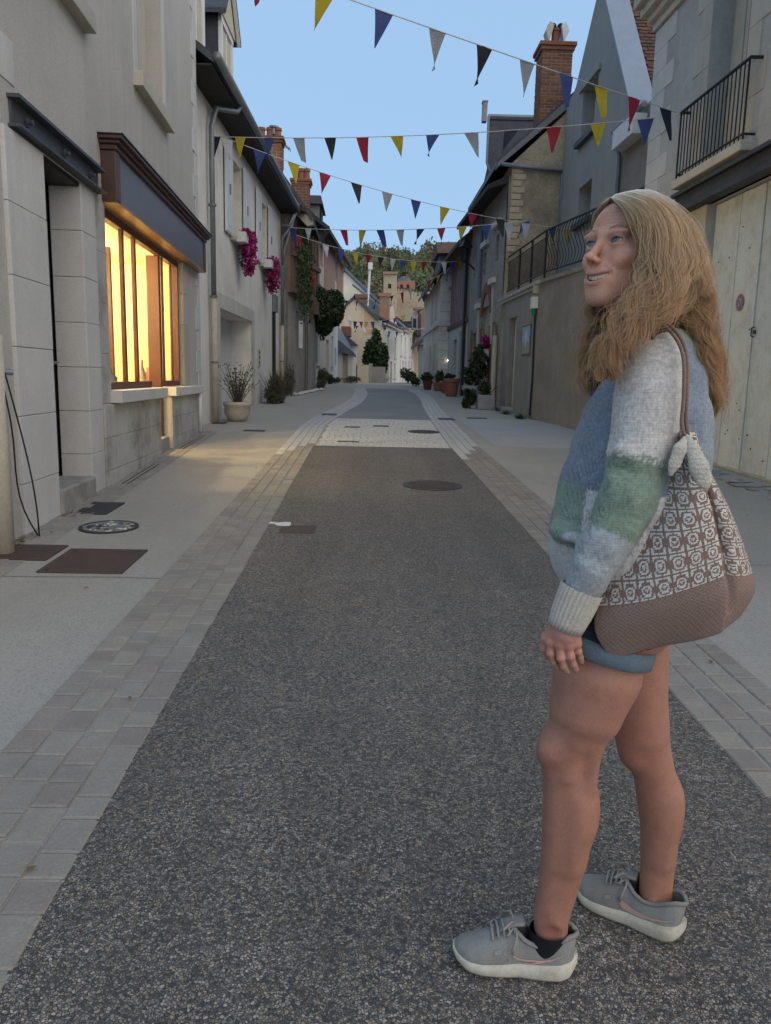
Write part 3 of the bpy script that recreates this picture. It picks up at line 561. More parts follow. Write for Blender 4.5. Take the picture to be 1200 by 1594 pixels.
# dormers of the shop house row
M_dcream = M('dormer_cream', (.55,.5,.38), sc=3)
for i, (yc, lb) in enumerate([(14.7, 'white framed dormer window nearest the shop house'), (17.4, 'white framed slate dormer window further along the roof')]):
    t = thing('dormer', P2(yc, -.3, 7), lb, 'dormer'); wd = .62; dz0, dz1, df = 6.75, 8.35, .02
    p = MB(); p.wbox(W2, S2(yc)-wd, S2(yc)-wd+.16, dz0, dz1, df-.06, df); p.wbox(W2, S2(yc)+wd-.16, S2(yc)+wd, dz0, dz1, df-.06, df); p.wbox(W2, S2(yc)-wd, S2(yc)+wd, dz1-.12, dz1, df-.06, df+.01); p.build('frame', M_white, t)
    p = MB(); p.wbox(W2, S2(yc)-wd+.02, S2(yc)+wd-.02, dz0-.2, dz1, -2.2, df-.061); p.build('cheek', M_slate, t)
    p = MB(); p.wbox(W2, S2(yc)-wd+.16, S2(yc)+wd-.16, dz0, dz1-.12, -.04, df-.03); p.build('shutter', M_dcream, t)
    p = MB(); p.wbox(W2, S2(yc)-.02, S2(yc)+.02, dz0, dz1-.12, -.04, df-.01); p.build('casement_bar', M_white, t)
    p = MB(); p.wprism(W2, [(S2(yc)-wd-.1,dz1),(S2(yc)+wd+.1,dz1),(S2(yc),dz1+.85)], df-.05, df+.04); p.build('pediment', M_dcream, t)
    p = MB()
    for sg in (-1, 1):
        a = S2(yc); p.prism([W2.P(a+sg*(wd+.2),df+.14,dz1-.06),W2.P(a,df+.14,dz1+.93),W2.P(a,df+.14,dz1+1.02),W2.P(a+sg*(wd+.2),df+.14,dz1+.03)], [W2.P(a+sg*(wd+.2),-2.4,dz1-.06),W2.P(a,-2.4,dz1+.93),W2.P(a,-2.4,dz1+1.02),W2.P(a+sg*(wd+.2),-2.4,dz1+.03)])
    p.build('roof', M_slate, t)
    p = MB()
    for sg in (-1, 1):
        a = S2(yc); p.prism([W2.P(a+sg*(wd+.16),df+.06,dz1-.07),W2.P(a,df+.06,dz1+.84),W2.P(a,df+.06,dz1+.94),W2.P(a+sg*(wd+.16),df+.06,dz1+.03)], [W2.P(a+sg*(wd+.16),df+.13,dz1-.07),W2.P(a,df+.13,dz1+.84),W2.P(a,df+.13,dz1+.94),W2.P(a+sg*(wd+.16),df+.13,dz1+.03)])
    p.build('bargeboard', M_white, t)
# small fittings on the cream house
p = MB(); p.wbox(W2, S2(24.0), S2(24.45), 3.25, 3.75, .0, .12); tag(p.build('meter_box', M_zinc, bevel=.01), 'grey cable box high on the cream wall above the green pipe', 'meter box')
p = MB(); p.wbox(W2, S2(24.1), S2(24.55), 4.0, 4.6, .0, .02); tag(p.build('wall_plaque', M_zinc), 'small grey plaque on the cream wall above the cable box', 'plaque')
p = MB(); p.tube([P2(24.0,.06,3.25), P2(24.0,.06,.65)], .05, 8); tag(p.build('cable_duct', M('dark_green_paint', (.012,.03,.025), rough=.5)), 'dark green duct running down the cream wall', 'duct')
t = thing('intercom', P2(21.3, .02, 1.8), 'small intercom plate beside the white garage door', 'intercom')
p = MB(); p.wbox(W2, S2(21.2), S2(21.5), 1.6, 2.05, .0, .03); p.build('plate', M_stone2, t)
for z in (1.68, 1.82, 1.95): p = MB(); p.wbox(W2, S2(21.28), S2(21.42), z, z+.06, .03, .04); p.build('button', M_slot, t)
# ------------------------------------------------------------------ leafy and flowering plants
def leafmat(name, c1, c2, tr=.25):
    m = bpy.data.materials.new(name); m.use_nodes = True; nt = m.node_tree; nt.nodes.clear(); out = N(nt, 'ShaderNodeOutputMaterial')
    g = N(nt, 'ShaderNodeNewGeometry'); r = ramp(nt, g.outputs['Random Per Island'], [(0, tuple(x*.65 for x in c1)), (.5, c1), (1, c2)])
    d = N(nt, 'ShaderNodeBsdfPrincipled'); d.inputs['Roughness'].default_value = .6; nt.links.new(r, d.inputs['Base Color'])
    t = N(nt, 'ShaderNodeBsdfTranslucent'); nt.links.new(r, t.inputs[0]); ms = N(nt, 'ShaderNodeMixShader'); ms.inputs[0].default_value = tr
    nt.links.new(d.outputs[0], ms.inputs[1]); nt.links.new(t.outputs[0], ms.inputs[2]); nt.links.new(ms.outputs[0], out.inputs[0]); return m
M_petal = leafmat('magenta_petal', (.34,.012,.13), (.55,.04,.27), .3); M_lgreen = leafmat('mid_green_leaf', (.05,.085,.03), (.10,.14,.05))
M_dgreen = leafmat('deep_green_leaf', (.022,.05,.018), (.055,.10,.03)); M_olive = leafmat('olive_leaf', (.085,.09,.045), (.14,.14,.075)); M_autumn = leafmat('autumn_leaf', (.16,.13,.045), (.24,.17,.06))
M_bark = M('bark', (.10,.085,.065), (.07,.06,.05), sc=6, bsc=30)
def leaves(pts, size, aspect=.5, mb=None, droop=0):
    b = mb or MB()
    for p in pts:
        s = size*random.uniform(.6, 1.3); a = Vector((random.gauss(0,1), random.gauss(0,1), random.gauss(0,1)-droop)).normalized(); c = a.orthogonal().normalized(); c = Matrix.Rotation(random.uniform(0,6.28), 3, a) @ c
        p = Vector(p); q = a.cross(c)*s*.12; b.add([p-a*s*.5, p+c*s*aspect*.5+q, p+a*s*.5, p-c*s*aspect*.5+q], [(0,1,2,3)])
    return b
def inball(c, r, n, shellw=.35):
    out = []
    while len(out) < n:
        v = np.random.normal(size=3); v /= np.linalg.norm(v); k = (1-shellw*random.random()**1.5); out.append(np.array(c)+v*np.array(r)*k)
    return out
def clump(c, r, n, lobes=7):
    pts = []
    for k in range(lobes):
        v = np.random.normal(size=3); v /= np.linalg.norm(v); cc = np.array(c)+v*np.array(r)*.55*random.uniform(.5, 1.1); pts += inball(cc, np.array(r)*random.uniform(.35, .55), n//lobes, .6)
    return pts
def flowerbox(c, label, rx, rz, wd):
    t = thing('flower_box', c, label, 'flower box')
    p = MB(); p.wbox(W2, S2(c[1])-wd, S2(c[1])+wd, c[2]-.05, c[2]+.16, .10, .30); p.build('trough', M_white, t, bevel=.01)
    pts = []
    for (dy, dz, ry, rz_, m) in ((0,.14,wd*.75,.18,230),(0,-.1,wd*.7,.25,280),(.02,-.36,wd*.5,.22,180),(.03,-.56,wd*.35,.16,60)): pts += inball((c[0]+.14, c[1]+dy, c[2]+dz), (.19*(1 if dz > -.4 else .6), ry, rz_), m, .7)
    leaves(pts, .085, .9).build('blossom', M_petal, t, kind='stuff'); leaves([np.array(q)+np.random.normal(0,.03,3)-np.array([.03,0,0]) for q in pts[::3]], .08, .5).build('foliage', M_dgreen, t, kind='stuff')
flowerbox(P2(18.35, .12, 4.28), 'magenta petunias spilling from the nearer window box', .3, .5, .6)
flowerbox(P2(22.35, .12, 4.28), 'magenta petunias spilling from the farther window box', .3, .5, .6)
def bush(name, c, r, n, mat, label, cat='bush', size=.09, asp=.5, stems=6, mat2=None):
    t = thing(name, (c[0], c[1], c[2]-r[2]), label, cat); b = MB()
    for k in range(stems): q = np.array(c)+np.random.normal(0,.4,3)*np.array(r); b.tube([(c[0]+random.gauss(0,.05), c[1]+random.gauss(0,.05), c[2]-r[2]), (np.array([c[0],c[1],c[2]-r[2]*.3])+q)/2, q], [.012,.009,.004], 5)
    b.build('stem', M_bark, t, kind='stuff'); leaves(clump(c, r, n), size, asp).build('foliage', mat, t, kind='stuff')
    if mat2: leaves(clump(c, r, n//4), size, asp).build('blossom', mat2, t, kind='stuff')
    return t
def grassy(name, c, h, spread, n, mat, label, cat='plant', w=.012):
    t = thing(name, c, label, cat); b = MB()
    for k in range(n):
        a = random.uniform(0, 6.28); L = h*random.uniform(.5, 1.1); s = spread*random.random(); x, y = c[0]+.35*s*math.cos(a), c[1]+.35*s*math.sin(a); e = (x+s*math.cos(a)*.7, y+s*math.sin(a)*.7, c[2]+L)
        m = ((x*.6+e[0]*.4), (y*.6+e[1]*.4), c[2]+L*.6); px_, py_ = -math.sin(a)*w, math.cos(a)*w
        b.add([(x-px_,y-py_,c[2]),(x+px_,y+py_,c[2]),(m[0]+px_,m[1]+py_,m[2]),(m[0]-px_,m[1]-py_,m[2]),e], [(0,1,2,3),(3,2,4)])
    b.build('foliage', mat, t, kind='stuff'); return t
def pot(c, r, hgt, mat, prof=None):
    b = MB(); b.lathe(prof or [(r*.66,0),(r*.8,hgt*.2),(r*.95,hgt*.75),(r*1.06,hgt*.8),(r*1.08,hgt),(r*.95,hgt),(r*.9,hgt*.85),(.01,hgt*.84)], c, 20); return b
M_potc = M('cream_ceramic', (.52,.47,.38), (.45,.4,.32), sc=6, rough=.6, dark=(.3,.27,.2), dsc=5); M_terra = M('terracotta', (.30,.13,.075), (.24,.11,.07), sc=5); M_gpot = M('grey_planter', (.30,.31,.33), sc=4); M_redpot = M('dark_red_pot', (.14,.045,.04), sc=4)
c = P2(15.75, .45, gz(15.8)); t = thing('potted_plant', c, 'cream stone pot with a wispy grey-green shrub by the garage door', 'potted plant')
pot(c, .27, .38, M_potc, [(.17,0),(.2,.05),(.26,.17),(.25,.28),(.28,.31),(.28,.38),(.24,.38),(.23,.33),(.01,.33)]).build('pot', M_potc, t, smooth=True)
b = MB(); lp = []
for k in range(38):
    a = random.uniform(0, 6.28); L = random.uniform(.4, .85); s = random.uniform(.08, .5); e = c+np.array([s*math.cos(a), s*math.sin(a), .35+L]); b.tube([c+np.array([.04*math.cos(a), .04*math.sin(a), .32]), (c+e)/2+np.array([0,0,.2]), e], [.008,.006,.003], 4)
    lp += [c+np.array([s*f*math.cos(a), s*f*math.sin(a), .35+L*f])+np.random.normal(0,.04,3) for f in np.random.uniform(.3, 1, 12)]
b.build('stem', M_bark, t, kind='stuff'); leaves(lp, .06, .4).build('foliage', M_olive, t, kind='stuff')
bush('lavender_bush', P2(21.6, .45, gz(21.6)+.36), (.42,.75,.42), 1500, M_olive, 'dusty green shrub at the foot of the cream wall', 'shrub', .11, .25)
grassy('lavender_bush', P2(21.7, .45, gz(21.6)), .9, .6, 160, M_olive, 'taller grassy stems rising behind the dusty green shrub', 'plant')
bush('shrub', P2(25.2, .4, gz(25.2)+.5), (.3,.5,.55), 700, M_olive, 'wispy shrub below the far cream downpipe', 'shrub', .09, .3)
# ------------------------------------------------------------------ L3: old timber and rubble house
W3 = Wall((-2.62, 26.1), (-1.98, 30.5), 1)
S3 = lambda y: (y-26.1)/W3.u[1]
M_rough = M('old_rough_render', (.36,.335,.295), (.27,.255,.23), sc=1.4, fine=20, famt=.25, bsc=22, bst=.7, bd=.03, dark=(.18,.17,.16), dsc=1, streak=.4)
M_tan = M('tan_render', (.50,.42,.30), (.44,.37,.27), sc=1, streak=.3, dark=(.3,.26,.2), dsc=.8, damt=.4)
M_timber = M('weathered_brown_timber', (.13,.08,.06), (.20,.135,.105), sc=4, fine=20, famt=.3, bsc=30, bst=.5)
M_brick = M('red_brick', (.30,.125,.07), (.22,.10,.065), sc=4, fine=25, famt=.25, bsc=40, vary=.3)
M_mort = M('lime_mortar', (.52,.45,.36), sc=4, bsc=40)
h3 = thing('timber_house', W3.P(S3(28), 0, gz(28)), 'old house with rough curved base and brown timber upper floor, left', 'house')
b = MB(); vs = []; n = 14
for k in range(n+1):      # rounded, battered base
    q = k/n; y = 26.05+4.45*q; bul = .16*math.sin(q*math.pi)**.7
    for (z, f) in ((-.3, 1.5), (1.2, 1.2), (2.6, .7), (4.1, .1)): vs.append(W3.P(S3(y), bul*f+.02, z))
b.add(vs, [(i*4+j, (i+1)*4+j, (i+1)*4+j+1, i*4+j+1) for i in range(n) for j in range(3)])
P3 = W3.P
b.poly([P3(0,0.02,-.3),P3(0,-6,-.3),P3(0,-6,4.1),P3(0,0.02,4.1)]); b.poly([P3(S3(30.5),0,-.3),P3(S3(30.5),-6,-.3),P3(S3(30.5),-6,4.1),P3(S3(30.5),0,4.1)])
b.build('base_wall', M_rough, h3, smooth=False)
b = MB(); b.wbox(W3, .02, S3(30.5), 4.05, 6.6, -5.5, .10); b.build('upper_wall', M('brown_plaster', (.22,.15,.12), (.3,.22,.17), sc=2), h3)
for k in range(9): p = MB(); a = .05+k*.5; p.wbox(W3, a, a+.16, 4.1, 6.6, .10, .16); p.build('stud', M_timber, h3)
for z in (4.05, 5.2, 6.45): p = MB(); p.wbox(W3, .0, S3(30.5), z, z+.16, .10, .2); p.build('rail', M_timber, h3)
p = MB(); p.wbox(W3, S3(29.2), S3(29.5), 3.6, 4.05, .0, .35); p.build('corbel', M_timber, h3)
p = MB(); p.wprism(W3, [(-.1, 6.55), (S3(30.6), 6.75), (S3(30.6), 6.9), (-.1, 6.7)], -.1, .5); p.build('eaves', M_soff, h3)
# its tall tan gable rising behind the cream roof, with verge and chimney
def gable(name_, parent, pts, y0, y1, mat): b = MB(); b.prism([(x, y0, z) for x, z in pts], [(x, y1, z) for x, z in pts]); return b.build(name_, mat, parent)
Y = 26.6
pt = lambda x, y, Yq=Y: (float(at(x, y, Yq)[0]), float(at(x, y, Yq)[2]))
gp = [pt(400, 235), pt(430, 255), pt(486, 335), pt(487, 350), pt(478, 352), pt(447, 318), pt(400, 260)]
gable('gable', h3, gp, Y, Y+.3, M_tan)
v1 = [pt(428, 252), pt(488, 338), pt(486, 344), pt(426, 259)]
gable('verge', h3, v1, Y-.06, Y+4, M_slate)
p = MB(); p.wbox(W3, .3, .8, 6.3, 7.4, -.4, .02); p.build('buttress', M_brick, h3)
def bricks_stack(t, x0, x1, y0, y1, z0, z1, mat, rowh=.085, bl=.26, single=True, nm='brick'):
    """brick shaft: a mortar core and single bricks on the faces that show"""
    core = MB(); core.box(x0+.008, y0+.008, z0, x1-.008, y1-.008, z1); core.build('core', M_mort, t)
    z = z0; r = 0; mb = MB()
    while z < z1-.02:
        for (ax, a0, a1) in (('x', x0, x1), ('y', y0, y1), ('Y', y0, y1)):
            a = a0-(bl/2 if r % 2 else 0)
            while a < a1-.02:
                p0, p1 = max(a, a0)+.008, min(a+bl, a1)-.008; zt = min(z+rowh, z1)-.017
                if p1-p0 > .03:
                    b = MB() if single else mb; pr = random.uniform(0, .006)
                    if ax == 'x': b.box(p0, y0-pr, z+.002, p1, y0+.03, zt)
                    elif ax == 'y': b.box(x0-pr, p0, z+.002, x0+.03, p1, zt)
                    else: b.box(x1-.03, p0, z+.002, x1+pr, p1, zt)
                    if single: b.build(nm, mat, t)
                a += bl
        z += rowh; r += 1
    if not single: mb.build('bricks', mat, t, kind='stuff')
def chimney(c, w, d, z0, z1, label, pots, single=False, mat=None, rowh=.1, ph=.45, cap=True):
    t = thing('chimney', (c[0], c[1], z0), label, 'chimney'); x0, x1, y0, y1 = c[0]-w/2, c[0]+w/2, c[1]-d/2, c[1]+d/2
    bricks_stack(t, x0, x1, y0, y1, z0, z1-.2, mat or M_brick, rowh, single=single)
    b = MB(); b.box(x0-.05, y0-.05, z1-.2, x1+.05, y1+.05, z1-.1); b.box(x0-.09, y0-.09, z1-.1, x1+.09, y1+.09, z1); b.build('cap', mat or M_brick, t, bevel=.01)
    for k in range(pots):
        xx = x0+w*(k+.5)/pots; b = MB(); b.lathe([(.12,0),(.1,ph*.7),(.13,ph*.75),(.12,ph)], (xx, c[1], z1), 12); b.build('chimney_pot', M_terra, t)
    return t
a = at(418, 245, 27.2); ch = chimney((float(at(419,230,27.2)[0]), 27.4), .80, .6, 8.0, float(at(420,213,27.2)[2]), 'brick chimney with three pots behind the cream house eaves', 3, ph=.33)
b = MB(); xx = float(at(425,205,27.2)[0]); zz = float(at(425,207,27.2)[2]); b.lathe([(.1,0),(.1,.2),(.16,.21),(.16,.26)], (xx, 27.4, zz), 12); b.build('metal_cowl', M_zinc, ch)
chimney((float(at(469,290,31)[0]), 31.), .62, .6, 7.5, float(at(468,281,31)[2]), 'brick chimney with three slim pots above the timber house', 3, ph=.42)
t = thing('tv_antenna', at(441, 262, 28), 'thin rooftop TV antenna on the left', 'antenna'); b = MB(); q = at(441, 225, 28); e = at(441, 265, 28); b.tube([e, q], .018, 6); b.build('mast', M_zinc, t); b = MB(); b.tube([q, at(452, 233, 28)], .02, 5)
for f in (.3, .6, .9): cpt = q+(at(452,233,28)-q)*f; b.tube([cpt-np.array([0,.3,0]), cpt+np.array([0,.3,0])], .012, 4)
b.build('aerial', M_zinc, t)
# climber and rambling vine on the timber front
t = thing('climbing_vine', W3.P(S3(29), .25, 4.2), 'green climbing vine with reddening leaves on the timber house', 'climber')
pts = []
for k in range(40):
    y = random.uniform(26.5, 28.5); z1_ = random.uniform(3.9, 6.8)
    pts += [W3.P(S3(y+random.gauss(0,.15)), .2+random.random()*.16, z1_-random.random()*.8) for _ in range(26)]
leaves(pts, .13, .7, droop=.6).build('foliage', M_lgreen, t, kind='stuff')
b = MB()
for k in range(2): y = 27.5+k*.3; b.tube([W3.P(S3(y), .28, .7), W3.P(S3(y+.1), .28, 2.4), W3.P(S3(y), .26, 3.6), W3.P(S3(y-.1), .28, 5.4)], .018, 5)
b.build('stem', M_bark, t, kind='stuff'); leaves([W3.P(S3(28.3+random.gauss(0,.1)), .36, random.uniform(4.3, 5.2)) for _ in range(80)], .1, .7).build('red_leaves', leafmat('red_leaf', (.42,.08,.04), (.5,.14,.06)), t, kind='stuff')
p = MB(); p.wbox(W3, S3(26.9), S3(27.0), 2.3, 3.2, .2, .32); tag(p.build('meter_box', M_white), 'narrow white meter box on the rough grey wall', 'meter box')
cb_ = at(499, 482, 30.2)
t = bush('tree', (float(cb_[0])+.05, 30.6, float(cb_[2])), (.90,.9,1.12), 9500, M_dgreen, 'dense dark green tree crown overhanging the street on the left', 'tree', .17, .6, 16)
b = MB(); b.tube([(float(cb_[0])-.6,30.8,.8), (float(cb_[0])-.5,30.7,2.2), (float(cb_[0])-.1,30.6,3.6)], [.1,.08,.05], 8); b.build('trunk', M_bark, t)
leaves(clump((float(cb_[0])+.0,30.6,float(cb_[2])), (.86,.86,1.06), 2800), .17, .6).build('light_foliage', M_lgreen, t, kind='stuff')
bush('shrub', (-1.75, 31.2, 1.3), (.35,.6,.5), 1200, M_olive, 'dark flowering shrub under the overhanging tree', 'shrub', .09, .3)
bush('shrub', (-1.72, 29.7, 1.05), (.28,.45,.22), 700, leafmat('grey_green_leaf', (.07,.09,.075), (.11,.13,.11)), 'low grey-green shrub at the foot of the curved wall', 'shrub', .08, .3)
for i in range(14):
    b = MB(); x, y = -2.35+.045*i+random.uniform(-.05,.05), 25.6+i*.32; b.lathe([(.02,-.01),(.1,.03),(.07,.08),(.01,.1)], (x+.08, y, gz(y)), 7)
    tag(b.build('rock', M_gran), 'pale stone in the row edging the curved wall', 'stone', 'stones edging the curved wall')
# ------------------------------------------------------------------ L4: half-timbered pink house
W4 = Wall((-2.26, 30.6), (-1.62, 44.0), 1)
S4 = lambda y: (y-30.6)/W4.u[1]
M_pink = M('pink_timber_infill', (.70,.55,.49), (.62,.49,.44), sc=1.5, bsc=30, streak=.4); M_pinkt = M('faded_pink_timber', (.46,.34,.30), (.38,.29,.26), sc=4, bsc=30)
h4 = thing('pink_timber_house', W4.P(S4(35), 0, 1), 'pink half-timbered house with a jettied upper floor, left', 'house')
z0, z1 = 4.75, 7.15; zr = lambda y: (y-30.6)*.02
w1 = (S4(32.3), S4(33.3), 5.75, 6.75); w2 = (S4(38.8), S4(40.0), 5.95, 7.0)
b = MB(); holes_front(b, W4, 0, S4(44), z0, z1+.2, [w1, w2], d=.25); reveals(b, W4, w1, .2, .25); reveals(b, W4, w2, .2, .25); b.poly([W4.P(0,.25,z0),W4.P(S4(44),.25,z0),W4.P(S4(44),-.5,z0),W4.P(0,-.5,z0)]); b.poly([W4.P(S4(44),.25,z0),W4.P(S4(44),-6,z0),W4.P(S4(44),-6,z1+.2),W4.P(S4(44),.25,z1+.2)]); b.poly([W4.P(0,.25,z0),W4.P(0,-6,z0),W4.P(0,-6,z1+.2),W4.P(0,.25,z1+.2)]); b.build('upper_wall', M_pink, h4)
for q in (w1, w2):
    p = MB(); p.wbox(W4, q[0], q[1], q[2], q[3], .03, .07); wo = p.build('window', M_dark, h4); p = MB(); p.wbox(W4, (q[0]+q[1])/2-.04, (q[0]+q[1])/2+.04, q[2], q[3], .07, .1); p.build('frame', M_pinkt, wo)
for k in range(26):
    a = .05+k*.52
    if any(q[0]-.12 < a+.08 < q[1]+.05 for q in (w1, w2)): continue
    p = MB(); p.wbox(W4, a, a+.17, z0, z1+.1, .25, .285); p.build('stud', M_pinkt, h4)
p = MB(); p.wbox(W4, 0, S4(44), z0-.02, z0+.2, .22, .31); p.build('beam', M_timber, h4)
M_white2 = M('offwhite_render', (.62,.60,.55), (.55,.53,.48), sc=.8, streak=.3, dark=(.42,.4,.36), dsc=.6, damt=.3)
dq = (S4(37.6), S4(38.8), -.2, 3.1); wq = (S4(33.4), S4(34.8), 1.9, 3.4); wq2 = (S4(40.2), S4(41.2), 1.95, 3.4)
b = MB(); holes_front(b, W4, 0, S4(44), -.3, z0, [dq, wq, wq2], d=0); [reveals(b, W4, q, .2) for q in (dq, wq, wq2)]; b.poly([W4.P(S4(44),0,-.3),W4.P(S4(44),-6,-.3),W4.P(S4(44),-6,z0),W4.P(S4(44),0,z0)]); b.build('lower_wall', M_white2, h4)
p = MB(); p.wbox(W4, dq[0], dq[1], .8, 3.1, -.2, -.14); p.build('door', M('orange_brown_door', (.22,.10,.05), rough=.5), h4)
for q in (wq, wq2):
    p = MB(); p.wbox(W4, q[0], q[1], q[2], q[3], -.2, -.15); wo = p.build('window', M_stone2, h4); p = MB(); p.wbox(W4, q[0]-.05, q[1]+.05, q[2]-.08, q[2], -.1, .08); p.build('sill', M_stone, wo)
p = MB(); p.wbox(W4, S4(32.6), S4(33.2), 1.9, 3.3, .03, .07); p.build('shutter', M('blue_shutter', (.10,.2,.33), rough=.6), h4)
p = MB(); p.wbox(W4, S4(42.2), S4(42.9), 2.0, 2.9, .01, .04); p.build('sign_panel', M('pale_blue_panel', (.3,.48,.66), rough=.5), h4)
P4 = lambda y, d, z: W4.P(S4(y), d, z)
p = MB(); p.hexa([P4(30.5,-5,11.5),P4(30.5,.75,6.75),P4(44.3,.75,7.2),P4(44.3,-5,11.9),P4(30.5,-5,11.6),P4(30.5,.75,6.9),P4(44.3,.75,7.35),P4(44.3,-5,12)]); p.build('roof', M('brown_slate', (.075,.06,.055), sc=3, vary=.1), h4)
t = thing('dormer', P4(36, -.6, 8), 'grey slate dormer on the pink timbered house', 'dormer')
dx = [at(471,307,34), at(500,307,34), at(500,345,34)]
b = MB(); xa, xb = float(dx[0][0]), float(dx[1][0]); b.box(xa, 34, 7.2, xb-.08, 36, float(at(480,318,34)[2])); b.build('cheek', M('grey_slate_hung', (.20,.21,.22), sc=4), t)
b = MB(); zt = float(at(480,318,34)[2]); b.prism([(xa-.1,33.8,zt),(xb+.08,33.8,zt),(xb+.0,33.8,zt+.32),(xa,33.8,zt+.32)], [(xa-.1,36.3,zt),(xb+.08,36.3,zt),(xb,36.3,zt+.32),(xa,36.3,zt+.32)]); b.build('roof', M_slate, t)
b = MB(); b.box(xb-.079, 34.3, zt-.9, xb-.02, 35.7, zt-.08); b.build('window', M_dark, t)
# ------------------------------------------------------------------ L5: low white outbuildings with slate roofs
t = thing('outbuilding', (-1.6, 47, 1), 'low white outbuilding with a steep blue slate lean-to roof', 'outbuilding')
X = lambda px, py, Yq: float(at(px,py,Yq)[0])
Z = lambda px, py, Yq: float(at(px,py,Yq)[2])
b = MB(); b.box(-5, 45., 0, X(533,575,45), 45.4, Z(530,548,45)); b.box(X(541,575,45), 45, 0, X(549,575,45), 45.4, Z(541,551,45)); b.box(-5, 45.6, 0, X(549,570,45.6), 48, Z(545,551,45.6)); b.build('wall', M_white2, t)
b = MB(); b.prism([(X(519,520,44.7),44.7,Z(519,522,44.7)),(X(553,550,44.7),44.7,Z(553,551,44.7)),(X(553,550,44.7),44.7,Z(553,553,44.7)),(X(519,547,44.7),44.7,Z(519,547,44.7))], [(X(519,520,44.7),49,Z(519,522,44.7)+1),(X(553,550,44.7),49,Z(553,551,44.7)),(X(553,550,44.7),49,Z(553,553,44.7)),(X(519,547,44.7),49,Z(519,547,44.7))]); b.build('roof', M('blue_slate', (.11,.13,.165), (.085,.1,.13), sc=3, rough=.5), t)
b = MB(); b.box(X(533,575,45), 45.25, 0, X(541,575,45), 45.5, Z(535,553,45)); b.build('garage_door', M_stone2, t)
t = thing('outbuilding', (-1.3, 50, 1), 'small white gabled outbuilding behind the lean-to', 'outbuilding')
b = MB(); b.box(-6, 50., 0, X(556,570,50), 53, Z(555,535,50)); b.build('wall', M_white2, t)
b = MB(); b.prism([(X(521,515,49.6),49.6,Z(521,514,49.6)),(X(530,520,49.6),49.6,Z(527,514,49.6)),(X(557,536,49.6),49.6,Z(557,537,49.6)),(X(521,535,49.6),49.6,Z(521,537,49.6))], [(X(521,515,49.6),54,Z(521,514,49.6)),(X(530,520,49.6),54,Z(527,514,49.6)),(X(557,536,49.6),54,Z(557,537,49.6)),(X(521,535,49.6),54,Z(521,537,49.6))]); b.build('roof', M_slate, t)
bb = MB(); bb.box(X(531,520,52), 52, 4, X(546,520,52), 54, Z(540,508,52)); bb.build('chimney', M_brick, t)
bush('shrub', (X(546,590,44), 44, 1.25), (.75,.4,.3), 900, M_olive, 'low brownish shrub in front of the outbuildings', 'shrub', .1, .3)
bush('shrub', (X(513,590,38), 38, 1.3), (.3,.4,.3), 600, M_dgreen, 'round green shrub by the white lower wall', 'shrub', .1, .4)
bush('shrub', (X(522,596,39.5), 39.5, 1.2), (.28,.3,.26), 500, M_dgreen, 'dark round shrub before the white lean-to', 'shrub', .1, .4)
# ------------------------------------------------------------------ R1: garage house on the right
V1 = Wall((4.62+.02*6.5, 3.0), (4.62-.02*3.95, 13.45), -1)
T1 = lambda y: (y-3.0)/V1.u[1]
M_gren = M('grey_render', (.48,.475,.45), (.41,.405,.385), sc=1.2, fine=50, bsc=70, bst=.4, streak=.35, dark=(.2,.19,.18), dsc=6, damt=.25)
M_plank = M('cream_painted_planks', (.555,.60,.61), (.50,.54,.55), sc=1.2, fine=40, rough=.6, bsc=25, bst=.2, dark=(.34,.31,.25), dsc=4, damt=.5, streak=.45, vary=.06)
g = thing('garage_house', V1.P(T1(10), 0, .3), 'grey house with a balcony above wide cream plank garage doors, right', 'house')
gq = (T1(5.2), T1(11.0), -.3, 3.80); bw = (T1(10.25), T1(11.35), 4.42, 7.3)
b = MB(); holes_front(b, V1, 0, T1(13.45), -.5, 7.0, [gq, bw]); shell(b, V1, 0, T1(13.45), -.5, 7.0); reveals(b, V1, bw, .3); reveals(b, V1, gq, .16)
b.build('wall', M_gren, g)
stones(V1, g, T1(12.9), T1(13.45), 4.25, 6.9, -.05, .012, 8, M_stone, alt=(.3, 0))
stones(V1, g, T1(11.0), T1(11.9), .2, 3.8, -.05, .012, 8, M_stone2, alt=(.0, .3))
stones(V1, g, bw[1], bw[1]+.32, 4.42, 6.9, -.28, .012, 6, M_stone2, alt=(0, .18)); stones(V1, g, bw[0]-.32, bw[0], 4.42, 6.9, -.28, .012, 6, M_stone2, alt=(.18, 0))
p = MB()
for (z0, z1, d) in ((6.92, 7.05, .06), (7.05, 7.16, .14), (7.16, 7.30, .24), (7.30, 7.45, .34)): p.wbox(V1, 0, T1(13.45)+d*.6, z0, z1, -.1, d)
p.build('cornice', M_stone2, g, bevel=.012)
p = MB(); p.wbox(V1, 0, T1(13.5), 7.45, 7.55, -5, .42); p.build('roof', M_slate, g)
